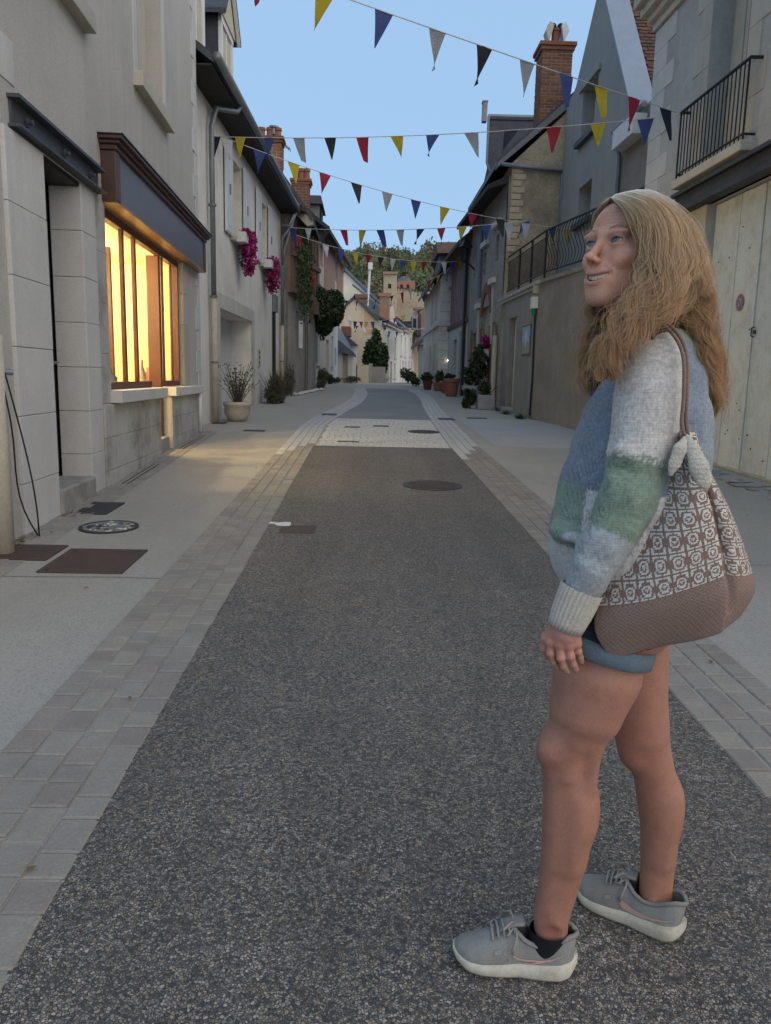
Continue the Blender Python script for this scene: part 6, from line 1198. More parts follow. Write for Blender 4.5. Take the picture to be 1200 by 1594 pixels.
def sdf(prims, h, pad=.03):
    """prims: dicts with t='c' (tapered capsule a,b,ra,rb) or 'e' (ellipsoid c,r,R); k blend; neg; ys=(yc,scale)"""
    los, his = [], []
    for p in prims:
        if p.get('neg'): continue
        if p['t'] == 'c': q = np.array([p['a'], p['b']]); r = max(p['ra'], p['rb'])*max(1, p.get('ys', (0,1))[1])
        else: q = np.array([p['c']]); r = max(p['r'])
        los.append(q.min(0)-r); his.append(q.max(0)+r)
    lo = np.min(los, 0)-pad; hi = np.max(his, 0)+pad; n = np.ceil((hi-lo)/h).astype(int)+1
    ax = [lo[i]+h*np.arange(n[i]) for i in range(3)]; D = np.full(tuple(n), .5, np.float32)
    for p in prims:
        k = p.get('k', .01); ys = p.get('ys')
        if p['t'] == 'c': q = np.array([p['a'], p['b']]); r = max(p['ra'], p['rb'])*(max(1, ys[1]) if ys else 1)
        else: q = np.array([p['c']]); r = max(p['r'])
        b0, b1 = q.min(0)-r-k-3*h, q.max(0)+r+k+3*h
        sl = tuple(slice(max(0, int((b0[i]-lo[i])/h)), min(n[i], int((b1[i]-lo[i])/h)+2)) for i in range(3))
        X, Y, Z = np.meshgrid(ax[0][sl[0]], ax[1][sl[1]], ax[2][sl[2]], indexing='ij')
        if p['t'] == 'c':
            if ys: Y = ys[0]+(Y-ys[0])/ys[1]
            a, b = np.array(p['a'], float), np.array(p['b'], float)
            if ys: a[1] = ys[0]+(a[1]-ys[0])/ys[1]; b[1] = ys[0]+(b[1]-ys[0])/ys[1]
            ba = b-a; L2 = ba@ba+1e-12; t = np.clip(((X-a[0])*ba[0]+(Y-a[1])*ba[1]+(Z-a[2])*ba[2])/L2, 0, 1)
            d = np.sqrt((X-a[0]-ba[0]*t)**2+(Y-a[1]-ba[1]*t)**2+(Z-a[2]-ba[2]*t)**2)-(p['ra']+(p['rb']-p['ra'])*t)
        else:
            R = p.get('R', np.eye(3)); c = p['c']; dx, dy, dz = X-c[0], Y-c[1], Z-c[2]
            u = [(dx*R[i][0]+dy*R[i][1]+dz*R[i][2])/p['r'][i] for i in range(3)]
            k0 = np.sqrt(u[0]**2+u[1]**2+u[2]**2)+1e-9; k1 = np.sqrt((u[0]/p['r'][0])**2+(u[1]/p['r'][1])**2+(u[2]/p['r'][2])**2)+1e-9; d = k0*(k0-1)/k1
        d = d.astype(np.float32); A = D[sl]
        if p.get('neg'):
            hh = np.clip(.5-.5*(A+d)/k, 0, 1); D[sl] = A*(1-hh)+(-d)*hh+k*hh*(1-hh)
        else:
            hh = np.clip(.5+.5*(d-A)/k, 0, 1); D[sl] = d*(1-hh)+A*hh-k*hh*(1-hh)
    return surface_nets(D, lo, h)
def mesh_obj(name, V, F, mat, parent, col=None, smooth=True):
    off = np.array(parent.location) if parent is not None else np.zeros(3)
    if parent is not None and parent.parent is not None: off = off+np.array(parent.parent.location)
    me = bpy.data.meshes.new(name); me.from_pydata((np.asarray(V)-off).tolist(), [], [tuple(int(i) for i in f) for f in F])
    for m in (mat if isinstance(mat, (list, tuple)) else [mat]): me.materials.append(m)
    if smooth: me.polygons.foreach_set('use_smooth', [True]*len(me.polygons))
    if col is not None:
        a = me.color_attributes.new('col', 'FLOAT_COLOR', 'POINT'); a.data.foreach_set('color', np.concatenate([col, np.ones((len(col),1))], 1).astype(np.float32).ravel())
    bm = bmesh.new(); bm.from_mesh(me); bmesh.ops.recalc_face_normals(bm, faces=bm.faces); bm.to_mesh(me); bm.free()
    o = bpy.data.objects.new(name, me); COL.objects.link(o); o.parent = parent; return o
def relax(V, F, n=2, lam=.5):
    E = np.concatenate([F[:,[0,1]], F[:,[1,2]], F[:,[2,3]], F[:,[3,0]]]); E = np.concatenate([E, E[:,::-1]])
    deg = np.bincount(E[:,0], minlength=len(V)).astype(float)
    for _ in range(n):
        S_ = np.stack([np.bincount(E[:,0], weights=V[E[:,1],i], minlength=len(V)) for i in range(3)], 1)/np.maximum(deg,1)[:,None]; V = V+lam*(S_-V)
    return V
C_ = lambda a, b, ra, rb, k=.01, **kw: dict(t='c', a=np.array(a, float), b=np.array(b, float), ra=ra, rb=rb, k=k, **kw)
E_ = lambda c, r, k=.01, R=None, **kw: dict(t='e', c=np.array(c, float), r=r, k=k, R=np.eye(3) if R is None else R, **kw)
def chain(levels, k, Y=None, ys=None, scale=1., dY=None):
    """levels: (py, xl, xr[, Y]) silhouettes -> tapered capsules"""
    pts = []
    for q in levels:
        y = q[3] if len(q) > 3 else Y; a, b = at(q[1], q[0], y), at(q[2], q[0], y); pts.append(((a+b)/2, np.linalg.norm(b-a)/2*scale))
    return [C_(p[0], q[0], p[1], q[1], k, **({'ys': ys} if ys else {})) for p, q in zip(pts[:-1], pts[1:])]
person = thing('person', (.52, 1.62, gz(1.62)), 'woman with long wavy blonde hair, colour-block sweater and denim shorts looking up and smiling', 'person')
# ---- head frame
A_, TL = rad(60), rad(8); HS = .0104
_hf0 = np.array([-math.sin(A_), -math.cos(A_), 0.]); hl = np.array([math.cos(A_), -math.sin(A_), 0.])
hf = _hf0*math.cos(TL)+np.array([0,0,1.])*math.sin(TL); hu = np.cross(hl, -hf); hu = hu if hu[2] > 0 else -hu
HR = np.stack([hl, hf, hu])
eye_off = (3.2*hl+8.2*hf)*HS
Yeye = 1.60+eye_off[1]; HO = at(958, 374, Yeye)-eye_off
Hd = lambda l, f, u: HO+(l*hl+f*hf+u*hu)*HS
he = lambda c, r, k=1., **kw: E_(Hd(*c), [x*HS for x in r], k*HS, HR, **kw)
hc = lambda a, b, ra, rb, k=1., **kw: C_(Hd(*a), Hd(*b), ra*HS, rb*HS, k*HS, **kw)
mouth = lambda x: (x, 9.1-.165*x*x, -6.8+.125*x*x)
hp = [he((0,-1.0,3.3), (6.9,8.3,7.3)), he((0,3.0,3.4), (6.3,5.1,5.4), 2), he((0,3.1,-2.4), (5.9,5.1,6.2), 2.4), he((0,2.4,-6.6), (5.0,5.0,3.6), 2.4), he((0,6.9,-9.6), (1.9,1.5,1.4), 2.2)]
for s in (-1, 1):
    hp += [hc((s*5.0,-.3,-5.6), (s*1.5,6.4,-9.5), 1.5, 1.3, 2.0), he((s*4.5,5.4,-2.0), (2.0,1.8,1.5), 1.8)]
hp += [he((0,7.2,-6.2), (3.3,2.1,2.6), 2.0), hc((-3.7,7.0,2.0), (-.8,8.0,1.6), .85, .75, 1.2), hc((3.7,7.0,2.0), (.8,8.0,1.6), .85, .75, 1.2)]
for s in (-1, 1): hp += [he((s*3.25,9.4,.15), (1.9,1.9,1.05), 1.0, neg=True)]
for s in (-1, 1): hp += [he((s*3.6,6.75,-3.2), (1.6,1.45,1.4), 1.1), hc((s*1.75,9.3,-4.2), (s*3.5,8.1,-5.9), .30, .32, .5, neg=True), hc((s*3.5,8.1,-5.9), (s*3.9,7.6,-7.4), .32, .2, .5, neg=True)]
hp += [hc((0,8.1,.9), (0,10.2,-2.9), .68, .76, 1.3), he((0,10.8,-3.25), (.74,.8,.68), .8)]
for s in (-1, 1): hp += [he((s*1.0,9.5,-3.75), (.54,.85,.52), .7), he((s*.55,10.4,-4.25), (.30,.5,.3), .25, neg=True)]
xs = np.linspace(-3.25, 3.25, 13)
for x0, x1 in zip(xs[:-1], xs[1:]):       # open smile, then the lips
    m0, m1 = mouth(x0), mouth(x1); r0, r1 = [.12+.62*(1-(x/3.25)**2)**.8 for x in (x0, x1)]
    hp.append(hc((m0[0],m0[1]+.4,m0[2]), (m1[0],m1[1]+.4,m1[2]), r0, r1, .25, neg=True)); hp.append(hc((m0[0],m0[1]-.5,m0[2]), (m1[0],m1[1]-.5,m1[2]), r0, r1, .15, neg=True))
for x0, x1 in zip(xs[:-1], xs[1:]):
    m0, m1 = mouth(x0), mouth(x1); g = lambda x: (1-(x/3.3)**2)**.6
    hp.append(hc((m0[0],m0[1]+.05,m0[2]+.82*g(x0)+.08), (m1[0],m1[1]+.05,m1[2]+.82*g(x1)+.08), .16+.10*g(x0), .16+.10*g(x1), .28))
    hp.append(hc((m0[0],m0[1]+.0,m0[2]-.85*g(x0)-.1), (m1[0],m1[1]+.0,m1[2]-.85*g(x1)-.1), .2+.17*g(x0), .2+.17*g(x1), .35))
EY = lambda s: (s*3.2, 7.1, .1); ER = 1.22
for s in (-1, 1):
    e = EY(s); hp.append(he((e[0], e[1]+.02, e[2]), (ER+.26,)*3, .8))
    hp.append(he((e[0]+s*.35, e[1]+.25, e[2]+1.55), (2.0,1.25,.62), .7))
    hp.append(he((e[0]-s*.02, e[1]+1.15, e[2]-.02), (1.42,1.5,.52), .16, neg=True)); hp.append(he((e[0], e[1]-.05, e[2]), (ER-.02,)*3, .05, neg=True))
neck_t = Hd(0,-2.2,-5.5); neck_b = at(1015, 535, 1.625)
hp += [C_(neck_t, neck_b, .050, .056, .02), C_(Hd(0,1.0,-8.5), neck_b+np.array([-.02,0,.02]), .030, .045, .02)]
Vh, Fh = sdf(hp, .0021)
loc = (Vh-HO)@np.stack([hl, hf, hu]).T/HS
col = np.tile(np.array([.60,.315,.215]), (len(Vh), 1))
def blend(mask, c): 
    global col
    mask = np.clip(mask, 0, 1)[:,None]; col = col*(1-mask)+np.array(c)*mask
g3 = lambda c, r: np.exp(-(((loc-np.array(c))/np.array(r))**2).sum(1))
for s in (-1, 1): blend(.75*g3((s*3.2,8.2,.85), (1.6,2.6,.45)), (.22,.105,.075)); blend(.7*g3((s*1.85,8.0,.35), (.7,2.4,.8)), (.24,.115,.085)); blend(.6*g3((s*4.6,7.6,.5), (.5,1,.6)), (.3,.15,.11))  # eye socket shade painted into the skin: lid crease and eye corners
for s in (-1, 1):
    for q in np.linspace(0, 1, 9): blend(.22*g3((s*(1.75+1.75*q+.15*math.sin(q*3)), 9.3-1.2*q, -4.2-1.9*q), (.32,.8,.36)), (.34,.14,.10))  # smile folds: crease shade painted as darker, redder skin along the groove
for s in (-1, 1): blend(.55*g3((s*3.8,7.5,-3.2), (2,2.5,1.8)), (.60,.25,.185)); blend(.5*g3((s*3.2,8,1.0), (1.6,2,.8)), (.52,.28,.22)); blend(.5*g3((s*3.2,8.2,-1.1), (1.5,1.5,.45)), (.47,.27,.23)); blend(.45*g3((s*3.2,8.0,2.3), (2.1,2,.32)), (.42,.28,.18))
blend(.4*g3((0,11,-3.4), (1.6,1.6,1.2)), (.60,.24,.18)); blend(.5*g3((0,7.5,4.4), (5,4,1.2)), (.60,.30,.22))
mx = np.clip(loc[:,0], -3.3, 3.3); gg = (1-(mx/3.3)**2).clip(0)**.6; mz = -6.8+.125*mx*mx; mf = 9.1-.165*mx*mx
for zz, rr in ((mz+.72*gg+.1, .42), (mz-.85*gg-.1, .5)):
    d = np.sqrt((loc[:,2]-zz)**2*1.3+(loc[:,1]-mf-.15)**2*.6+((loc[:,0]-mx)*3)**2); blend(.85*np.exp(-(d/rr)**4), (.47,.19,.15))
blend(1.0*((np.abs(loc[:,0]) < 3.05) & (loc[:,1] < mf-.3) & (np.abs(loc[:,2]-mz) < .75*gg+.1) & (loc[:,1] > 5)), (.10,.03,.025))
for q in range(4): zq = 3.3+q*.75; blend(.5*np.exp(-((loc[:,2]-zq-.08*np.sin(loc[:,0]*1.2+q))/.10)**2)*(np.abs(loc[:,0]) < 3.9)*(loc[:,1] > 5), (.42,.2,.145))  # forehead wrinkles: no relief, their shade is drawn as dark lines
sp = np.random.rand(len(Vh)); colh = col.copy()
# ---- legs, hips, torso core
Yn, Yf = 1.565, 1.72
legN = chain([(985,880,1010,1.58),(1048,857,1000,1.57),(1104,852,972)], .0012, Yn, scale=.95)+chain([(1104,852,972),(1141,846,948),(1164,838,936),(1209,842,926),(1245,841,927),(1283,840,927),(1335,838,918)], .0012, Yn, scale=.90)+chain([(1335,838,918),(1391,832,900),(1428,827,888),(1448,829,887)], .0012, Yn, ys=(Yn,.84), scale=.90)
kn = at(853, 1168, Yn); legN += [E_(kn+np.array([.003,0,0])+np.array([.012,-.004,0]), [.028,.036,.042], .03), E_(at(905,1258,Yn)+np.array([0,0,0]), [.038,.046,.08], .025), E_(at(852,1432,Yn)+np.array([.012,-.03,0]), [.013,.012,.016], .02)]
legF = chain([(985,935,1045),(1048,935,1043),(1093,942,1042),(1134,952,1045),(1171,972,1047),(1209,984,1054),(1238,988,1060),(1283,994,1061),(1335,995,1054)], .0012, Yf, scale=.90)+chain([(1335,995,1054),(1387,992,1049),(1410,990,1049)], .0012, Yf, ys=(Yf,.84), scale=.90)
legF += [E_(at(972,1166,Yf)+np.array([.012,-.01,0]), [.028,.036,.04], .03), E_(at(1038,1255,Yf), [.038,.044,.08], .025), E_(at(1012,1398,Yf)+np.array([0,-.03,0]), [.013,.012,.016], .02)]
hip = at(970, 930, 1.65)
core = [E_(hip, [.115,.165,.12], .05), C_(hip, at(1005,640,1.635), .10, .095, .05, ys=(1.64, 1.45)), C_(at(1012,585,1.5), at(1005,585,1.78), .055, .055, .03), C_(at(1012,585,1.63), neck_b, .07, .05, .04)]
for (px_, py_, Y_, r_, k_) in ((856,1205,1.515,(.020,.018,.022),.016),(880,1190,1.50,(.016,.014,.034),.02),(912,1205,1.508,(.010,.010,.036),.03),(873,1330,1.505,(.010,.008,.09),.04),(858,1458,1.53,(.02,.012,.02),.02)): legN.append(E_(at(px_,py_,Y_), list(r_), k_, neg=True))
legN += [E_(at(851,1168,1.555), [.022,.028,.030], .016), C_(at(928,1150,1.53), at(921,1225,1.53), .013, .010, .02)]
body_c = legN+legF+core
# ---- arms and hands
arm_pts = [(1015,582,1.50,.045),(1000,670,1.475,.040),(982,750,1.455,.036),(930,862,1.45,.031),(893,945,1.455,.025),(882,975,1.458,.024)]
ap = [(at(x,y,Y), r) for x,y,Y,r in arm_pts]; armc = [C_(a[0], b[0], a[1], b[1], .02) for a, b in zip(ap[:-1], ap[1:])]
def hand(o=np.zeros(3)):
    q = lambda x, y, Y: at(x, y, Y)+o
    h_ = [C_(q(884,968,1.458), q(880,985,1.455), .024, .026, .01)]
    kn_ = [(857,999,1.463), (871,1003,1.452), (885,1004,1.449), (897,1001,1.452)]
    for x, y, Y in kn_: h_.append(C_(q(881+(x-878)*.45,978,1.457), q(x,y,Y), .016, .0105, .010))
    F_ = [[(857,999,1.463),(857,1017,1.462),(862,1031,1.468),(869,1040,1.477)], [(871,1003,1.452),(873,1024,1.449),(877,1037,1.456),(883,1045,1.467)], [(885,1004,1.449),(888,1022,1.447),(892,1034,1.454),(896,1042,1.464)], [(897,1001,1.452),(900,1014,1.452),(903,1023,1.458),(905,1030,1.467)]]
    for j, f in enumerate(F_):
        rr = [.0088,.0080,.0073,.0064] if j < 3 else [.0078,.0070,.0063,.0055]
        for (a, b, ra, rb) in zip(f[:-1], f[1:], rr[:-1], rr[1:]): h_.append(C_(q(*a), q(*b), ra, rb, .0032))
        h_.append(E_(q(*f[1]), [rr[1]*1.06]*3, .003))
    for x, y, Y in kn_: h_.append(E_(q(x,y,Y)+np.array([0,-.003,.001]), [.0086]*3, .006))
    T_ = [(862,980,1.472),(851,993,1.479),(848,1008,1.484),(851,1021,1.488)]; rr = [.014,.0115,.0098,.0082]
    for (a, b, ra, rb) in zip(T_[:-1], T_[1:], rr[:-1], rr[1:]): h_.append(C_(q(*a), q(*b), ra, rb, .006))
    return h_
hn = hand(); off2 = np.array([.135, .345, -.02]); ap2 = [(at(1012,582,1.79), .045), (at(1000,740,1.83), .036), (ap[-1][0]+off2, .024)]
armf = [C_(a[0], b[0], a[1], b[1], .02) for a, b in zip(ap2[:-1], ap2[1:])]
Vb, Fb = sdf(body_c+armc+armf, .006); Vb = relax(Vb, Fb, 7)
Vn, Fn = sdf(hn+[C_(ap[-2][0], ap[-1][0], .024, .023, .01)], .0018); Vr, Fr = sdf(hand(off2)+[C_(ap[-2][0]+off2, ap[-1][0]+off2, .024, .023, .01)], .003)
cb = np.tile(np.array([.36,.175,.122]), (len(Vb), 1)); zz = Vb[:,2]
for c, r, k, cc in ((kn,.06,.5,(.39,.15,.11)), (at(975,1166,Yf),.06,.5,(.39,.15,.11)), (at(852,1430,Yn),.05,.5,(.40,.17,.125)), (at(1012,1398,Yf),.05,.5,(.40,.17,.125)), (at(925,1060,1.5),.14,.35,(.42,.205,.15))):
    m = (k*np.exp(-(((Vb-c)/r)**2).sum(1)))[:,None]; cb = cb*(1-m)+np.array(cc)*m
for c in [at(862,1208,1.5), at(905,1240,1.51), at(1022,1075,1.66), at(990,1048,1.66), at(850,1426,1.53)]: m = (.6*np.exp(-(((Vb-c)/.006)**2).sum(1)))[:,None]; cb = cb*(1-m)+np.array((.25,.1,.08))*m
def handcol(V): 
    c = np.tile(np.array([.46,.235,.175]), (len(V), 1)); return c
ch_ = handcol(Vn)
for x, y, Y in ((857,999,1.455),(871,1003,1.445),(885,1004,1.443),(897,1001,1.446),(873,1024,1.443),(888,1022,1.44)): m = (.6*np.exp(-(((Vn-at(x,y,Y))/.011)**2).sum(1)))[:,None]; ch_ = ch_*(1-m)+np.array((.52,.22,.17))*m
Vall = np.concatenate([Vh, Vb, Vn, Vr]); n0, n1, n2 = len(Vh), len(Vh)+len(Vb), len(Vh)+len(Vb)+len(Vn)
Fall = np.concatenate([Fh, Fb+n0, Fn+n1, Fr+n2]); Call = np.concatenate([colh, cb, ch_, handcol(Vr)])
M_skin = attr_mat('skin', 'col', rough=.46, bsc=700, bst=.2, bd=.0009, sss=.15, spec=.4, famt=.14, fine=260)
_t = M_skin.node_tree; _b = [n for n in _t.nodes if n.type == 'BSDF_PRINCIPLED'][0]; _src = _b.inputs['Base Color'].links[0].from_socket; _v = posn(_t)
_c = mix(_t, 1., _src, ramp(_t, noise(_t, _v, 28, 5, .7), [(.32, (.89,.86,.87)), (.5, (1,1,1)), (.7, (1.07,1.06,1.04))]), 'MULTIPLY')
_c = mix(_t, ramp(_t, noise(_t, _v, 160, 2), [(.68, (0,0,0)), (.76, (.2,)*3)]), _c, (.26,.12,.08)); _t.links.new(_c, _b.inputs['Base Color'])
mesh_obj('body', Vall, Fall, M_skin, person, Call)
# nails
for (a, b) in (((869,1040,1.470),(862,1031,1.461)), ((883,1045,1.460),(877,1037,1.449)), ((896,1042,1.457),(892,1034,1.447)), ((905,1030,1.461),(903,1023,1.452))):
    p0, p1 = at(*a), at(*b); d = p0-p1; d /= np.linalg.norm(d); b_ = MB(); sd_ = np.cross(d, np.array([0,1,0])); sd_ /= np.linalg.norm(sd_); o_ = np.array([-.0,-.0022,.0]); b_.add([p0+sd_*.0042-d*.009+o_, p0-sd_*.0042-d*.009+o_, p0-sd_*.0036+o_, p0+d*.002+o_, p0+sd_*.0036+o_], [(0,1,2,3,4)]); b_.build('fingernail', M('nail', (.62,.40,.34), rough=.35, bst=0), person)
# eyes and teeth
M_eye = attr_mat('eyeball', 'col', rough=.12, bst=0, spec=.6, famt=0)
gd_ = hf*.93+hu*.26+hl*(.10); gd_ /= np.linalg.norm(gd_)
for s in (-1, 1):
    V, F = sdf([E_(Hd(*EY(s)), [ER*HS]*3)], .0011, .005); d = (V-Hd(*EY(s)))/(ER*HS); ca = d@gd_; ang = np.degrees(np.arccos(np.clip(ca, -1, 1)))
    c = np.where((ang < 12)[:,None], np.array([.01,.01,.012]), np.where((ang < 33)[:,None], np.array([.075,.105,.135])*(1-.6*np.clip((ang-27)/6,0,1))[:,None], np.array([.30,.262,.245])))
    mesh_obj('eye', V, F, M_eye, person, c)
b_ = MB(); M_tooth = M('tooth_enamel', (.58,.50,.35), (.54,.45,.30), sc=60, rough=.3, bst=0, spec=.5)
th = thing; 
for i in range(8):
    x0 = -2.7+.675*i; x1 = x0+.67; m0, m1 = mouth(x0), mouth(x1); hgt = (.66, .72, .66, .78, .78, .66, .72, .66)[i]; t0, t1 = .72*(1-(x0/3.3)**2)**.6, .72*(1-(x1/3.3)**2)**.6
    f0, f1 = m0[1]-.28, m1[1]-.28
    b_.hexa([Hd(x0,f0-.5,m0[2]+t0-.05-2*hgt*.62), Hd(x1,f1-.5,m1[2]+t1-.05-2*hgt*.62), Hd(x1-.04,f1,m1[2]+t1-2*hgt*.62), Hd(x0+.04,f0,m0[2]+t0-2*hgt*.62), Hd(x0,f0-.5,m0[2]+t0+.3), Hd(x1,f1-.5,m1[2]+t1+.3), Hd(x1,f1,m1[2]+t1+.3), Hd(x0,f0,m0[2]+t0+.3)])
b_.build('teeth', M_tooth, person, bevel=.0014)
for s in (-1, 1):     # pale lashes and brows
    b_ = MB()
    for k in range(60):
        x = -1.7+3.4*k/59; b0 = Hd(s*3.25+x, 8.42-.14*(x*s+1.1)**2*.35+.15, 2.15+.30*math.cos(x*.9)+random.gauss(0,.07)); d = hl*s*.5+hu*.5; b_.tube([b0, b0+d*HS*.5+hf*HS*.08], [.0004,.0001], 3)
    b_.build('eyebrow', M('brow_hair', (.42,.27,.17), bst=0), person, kind='stuff')
for s in (-1, 1):     # lash lines along the upper lids
    e = EY(s); b_ = MB(); b_.tube([Hd(e[0]+x, e[1]+math.sqrt(max(.1,(ER+.12)**2-x*x*.9-.2)), e[2]+.52*(1-(abs(x)/1.42)**2)**.5+.02) for x in np.linspace(-1.3, 1.3, 12)], .0007, 5); b_.build('eyelash_line', M('lash_brown', (.08,.05,.035), bst=0), person)
# ------------------------------------------------------------------ clothes
random.seed(11); np.random.seed(11)
# sweater: torso shell and two sleeves
YT = 1.635
tor = [(556,972,1080),(600,952,1091),(660,912,1096),(715,893,1092),(765,877,1086),(815,864,1074),(848,858,1066)]
def tl(levels, ysc): 
    out = []
    for q0, q1 in zip(levels[:-1], levels[1:]):
        a0, b0, a1, b1 = at(q0[1],q0[0],YT), at(q0[2],q0[0],YT), at(q1[1],q1[0],YT), at(q1[2],q1[0],YT)
        out.append(C_((a0+b0)/2, (a1+b1)/2, np.linalg.norm(b0-a0)/2, np.linalg.norm(b1-a1)/2, .004, ys=(YT, ysc)))
    return out
slp = [(1013,570,1.50,.0585),(1008,610,1.487,.064),(1002,665,1.477,.0635),(992,715,1.465,.059),(978,770,1.457,.055),(958,815,1.452,.052),(935,860,1.45,.047),(915,900,1.452,.041),(906,918,1.454,.037)]
sp_ = [(at(x,y,Y), r) for x,y,Y,r in slp]
shd = [C_(at(1012,560,1.52), at(1010,560,1.75), .060, .060, .03), C_(at(1018,545,1.57), at(1018,545,1.71), .062, .062, .03), C_(at(1015,545,1.64), at(1014,522,1.638), .075, .064, .03)]
slv = [C_(a[0], b[0], a[1]*.96, b[1]*.96, .004) for a, b in zip(sp_[:-1], sp_[1:])]; slv[0]['k'] = .02
sl2p = [(at(1013,570,1.765), .062), (at(1003,680,1.79), .060), (at(995,780,1.80), .052), (ap[-1][0]+off2+np.array([.01,0,.05]), .036)]
slv2 = [C_(a[0], b[0], a[1], b[1], .01) for a, b in zip(sl2p[:-1], sl2p[1:])]
# soft folds at the elbow and blousing above the hem
fold = []
for (x, y, dx, dy, r) in ((952,748,26,14,.012),(948,775,34,10,.010),(1006,800,-30,16,.010),(925,838,24,18,.010),(962,700,20,8,.008),(905,878,20,16,.008)):
    a, b = at(x,y,1.43), at(x+dx,y+dy,1.415); fold.append(C_(a, b, r*.7, r*.4, .032))
for (x, y, r) in ((878,828,.018),): fold.append(E_(at(x,y,1.56), [.03,.07,r], .03))
Vs, Fs = sdf(tl(tor, 1.42)+shd+slv+slv2+fold, .0045); Vs = relax(Vs, Fs, 3)
# soft wrinkles
_n = np.zeros_like(Vs); _fn = np.cross(Vs[Fs[:,2]]-Vs[Fs[:,0]], Vs[Fs[:,3]]-Vs[Fs[:,1]])
for _k in range(4): np.add.at(_n, Fs[:,_k], _fn)
_n /= np.linalg.norm(_n, axis=1)[:,None]+1e-12
_q = Vs@np.array([38., 20., 62.])+1.6*np.sin(Vs@np.array([21., 40., -17.])); _e = np.exp(-((Vs-at(975,775,1.45))@np.array([[0,0,1.]]).T/.13)[:,0]**2)
Vs = Vs+_n*((.0006+.0016*_e)*np.sin(_q*.9))[:,None]*np.clip((Vs[:,2]-.9)/.1, 0, 1)[:,None]
# knit relief
ntr = np.sin(Vs[:,2]*1500)*.0003
def seg_param(V, pts):
    best = np.full(len(V), 9.); tt = np.zeros(len(V)); L = 0
    for (a, ra), (b, rb) in zip(pts[:-1], pts[1:]):
        ba = b-a; t = np.clip((V-a)@ba/(ba@ba), 0, 1); d = np.linalg.norm(V-a-t[:,None]*ba, axis=1)-(ra+(rb-ra)*t); m = d < best; best[m] = d[m]; tt[m] = (L+t*np.linalg.norm(ba))[m]; L += np.linalg.norm(ba)
    return best, tt, L
d1, t1, L1 = seg_param(Vs, sp_); d2, t2, L2 = seg_param(Vs, sl2p)
cW, cG, cB, cBl, cCr = (.56,.53,.50), (.215,.285,.215), (.36,.385,.40), (.20,.24,.295), (.60,.55,.45)
jit = np.random.normal(0,.0009,len(Vs))
cs = np.tile(np.array(cBl), (len(Vs),1)).astype(float)
ax_x = np.interp(Vs[:,2], *zip(*sorted([(float(at((q[1]+q[2])/2,q[0],YT)[2]), float(at((q[1]+q[2])/2,q[0],YT)[0])) for q in tor])))
zf = Vs[:,2]+jit; fr = Vs[:,0]-ax_x+jit
zl = lambda py: float(at(950,py,YT)[2])
cs[(zf < zl(752))] = cW
cs[(zf < zl(752)) & (fr < -.126) & (zf > zl(838))] = cG
cs[(fr > .055)] = (.245,.28,.32)
cs[(zf > zl(530))] = cG; cs[(zf > zl(540)) & (fr > .02)] = cG
cs[zf > zl(497)] = (.60,.57,.52)
_sc = lambda p: np.stack([p[...,0], YT+(p[...,1]-YT)/1.42, p[...,2]], -1)
dT, _, _ = seg_param(_sc(Vs), [((at(q[1],q[0],YT)+at(q[2],q[0],YT))/2, np.linalg.norm(at(q[2],q[0],YT)-at(q[1],q[0],YT))/2) for q in tor])
onsl = (d1 < dT) & (Vs[:,1] < 1.56); tp = np.interp(715, [y for _,y,_,_ in slp], np.concatenate([[0], np.cumsum([np.linalg.norm(b[0]-a[0]) for a, b in zip(sp_[:-1], sp_[1:])])])); tq = np.interp(828, [y for _,y,_,_ in slp], np.concatenate([[0], np.cumsum([np.linalg.norm(b[0]-a[0]) for a, b in zip(sp_[:-1], sp_[1:])])]))
tj = t1+jit
cs[onsl] = cW; cs[onsl & (tj > tp)] = cG; cs[onsl & (tj > tq)] = cB
cs[onsl & (zf > zl(522))] = cG
on2 = (d2 < .004) & (Vs[:,1] > 1.74); cs[on2] = cW; cs[on2 & (t2 > .3*L2)] = cG; cs[on2 & (t2 > .6*L2)] = cB
def knitmat(name, sc=260):
    m, nt, b, out = newmat(name); v = posn(nt); a = N(nt, 'ShaderNodeVertexColor'); a.layer_name = 'col'
    st = noise(nt, posn(nt, (1, 1, .45)), 230, 2, .5); ml = noise(nt, posn(nt, (.6,.6,1.6)), 95, 3)
    col = mix(nt, 1., a.outputs[0], ramp(nt, st, [(.25, (.72,)*3), (.75, (1.2,)*3)]), 'MULTIPLY'); col = mix(nt, 1., col, ramp(nt, ml, [(.3, (.82,.82,.82)), (.7, (1.14,1.14,1.14))]), 'MULTIPLY')
    nt.links.new(col, b.inputs['Base Color']); b.inputs['Roughness'].default_value = .95; b.inputs['Specular IOR Level'].default_value = .1; b.inputs['Sheen Weight'].default_value = .25
    w = N(nt, 'ShaderNodeTexWave', bands_direction='Z'); w.inputs['Scale'].default_value = 62; w.inputs['Distortion'].default_value = 3; w.inputs['Detail Scale'].default_value = 30; nt.links.new(v, w.inputs['Vector'])
    h = mix(nt, .5, st, w.outputs['Fac']); bump(nt, b, h, .55, .0022); return m
M_knit = knitmat('wool_knit')
sw = mesh_obj('sweater', Vs, Fs, M_knit, person, cs); lab(sw, 'knitted sweater in cream, sage green and blue-grey blocks')
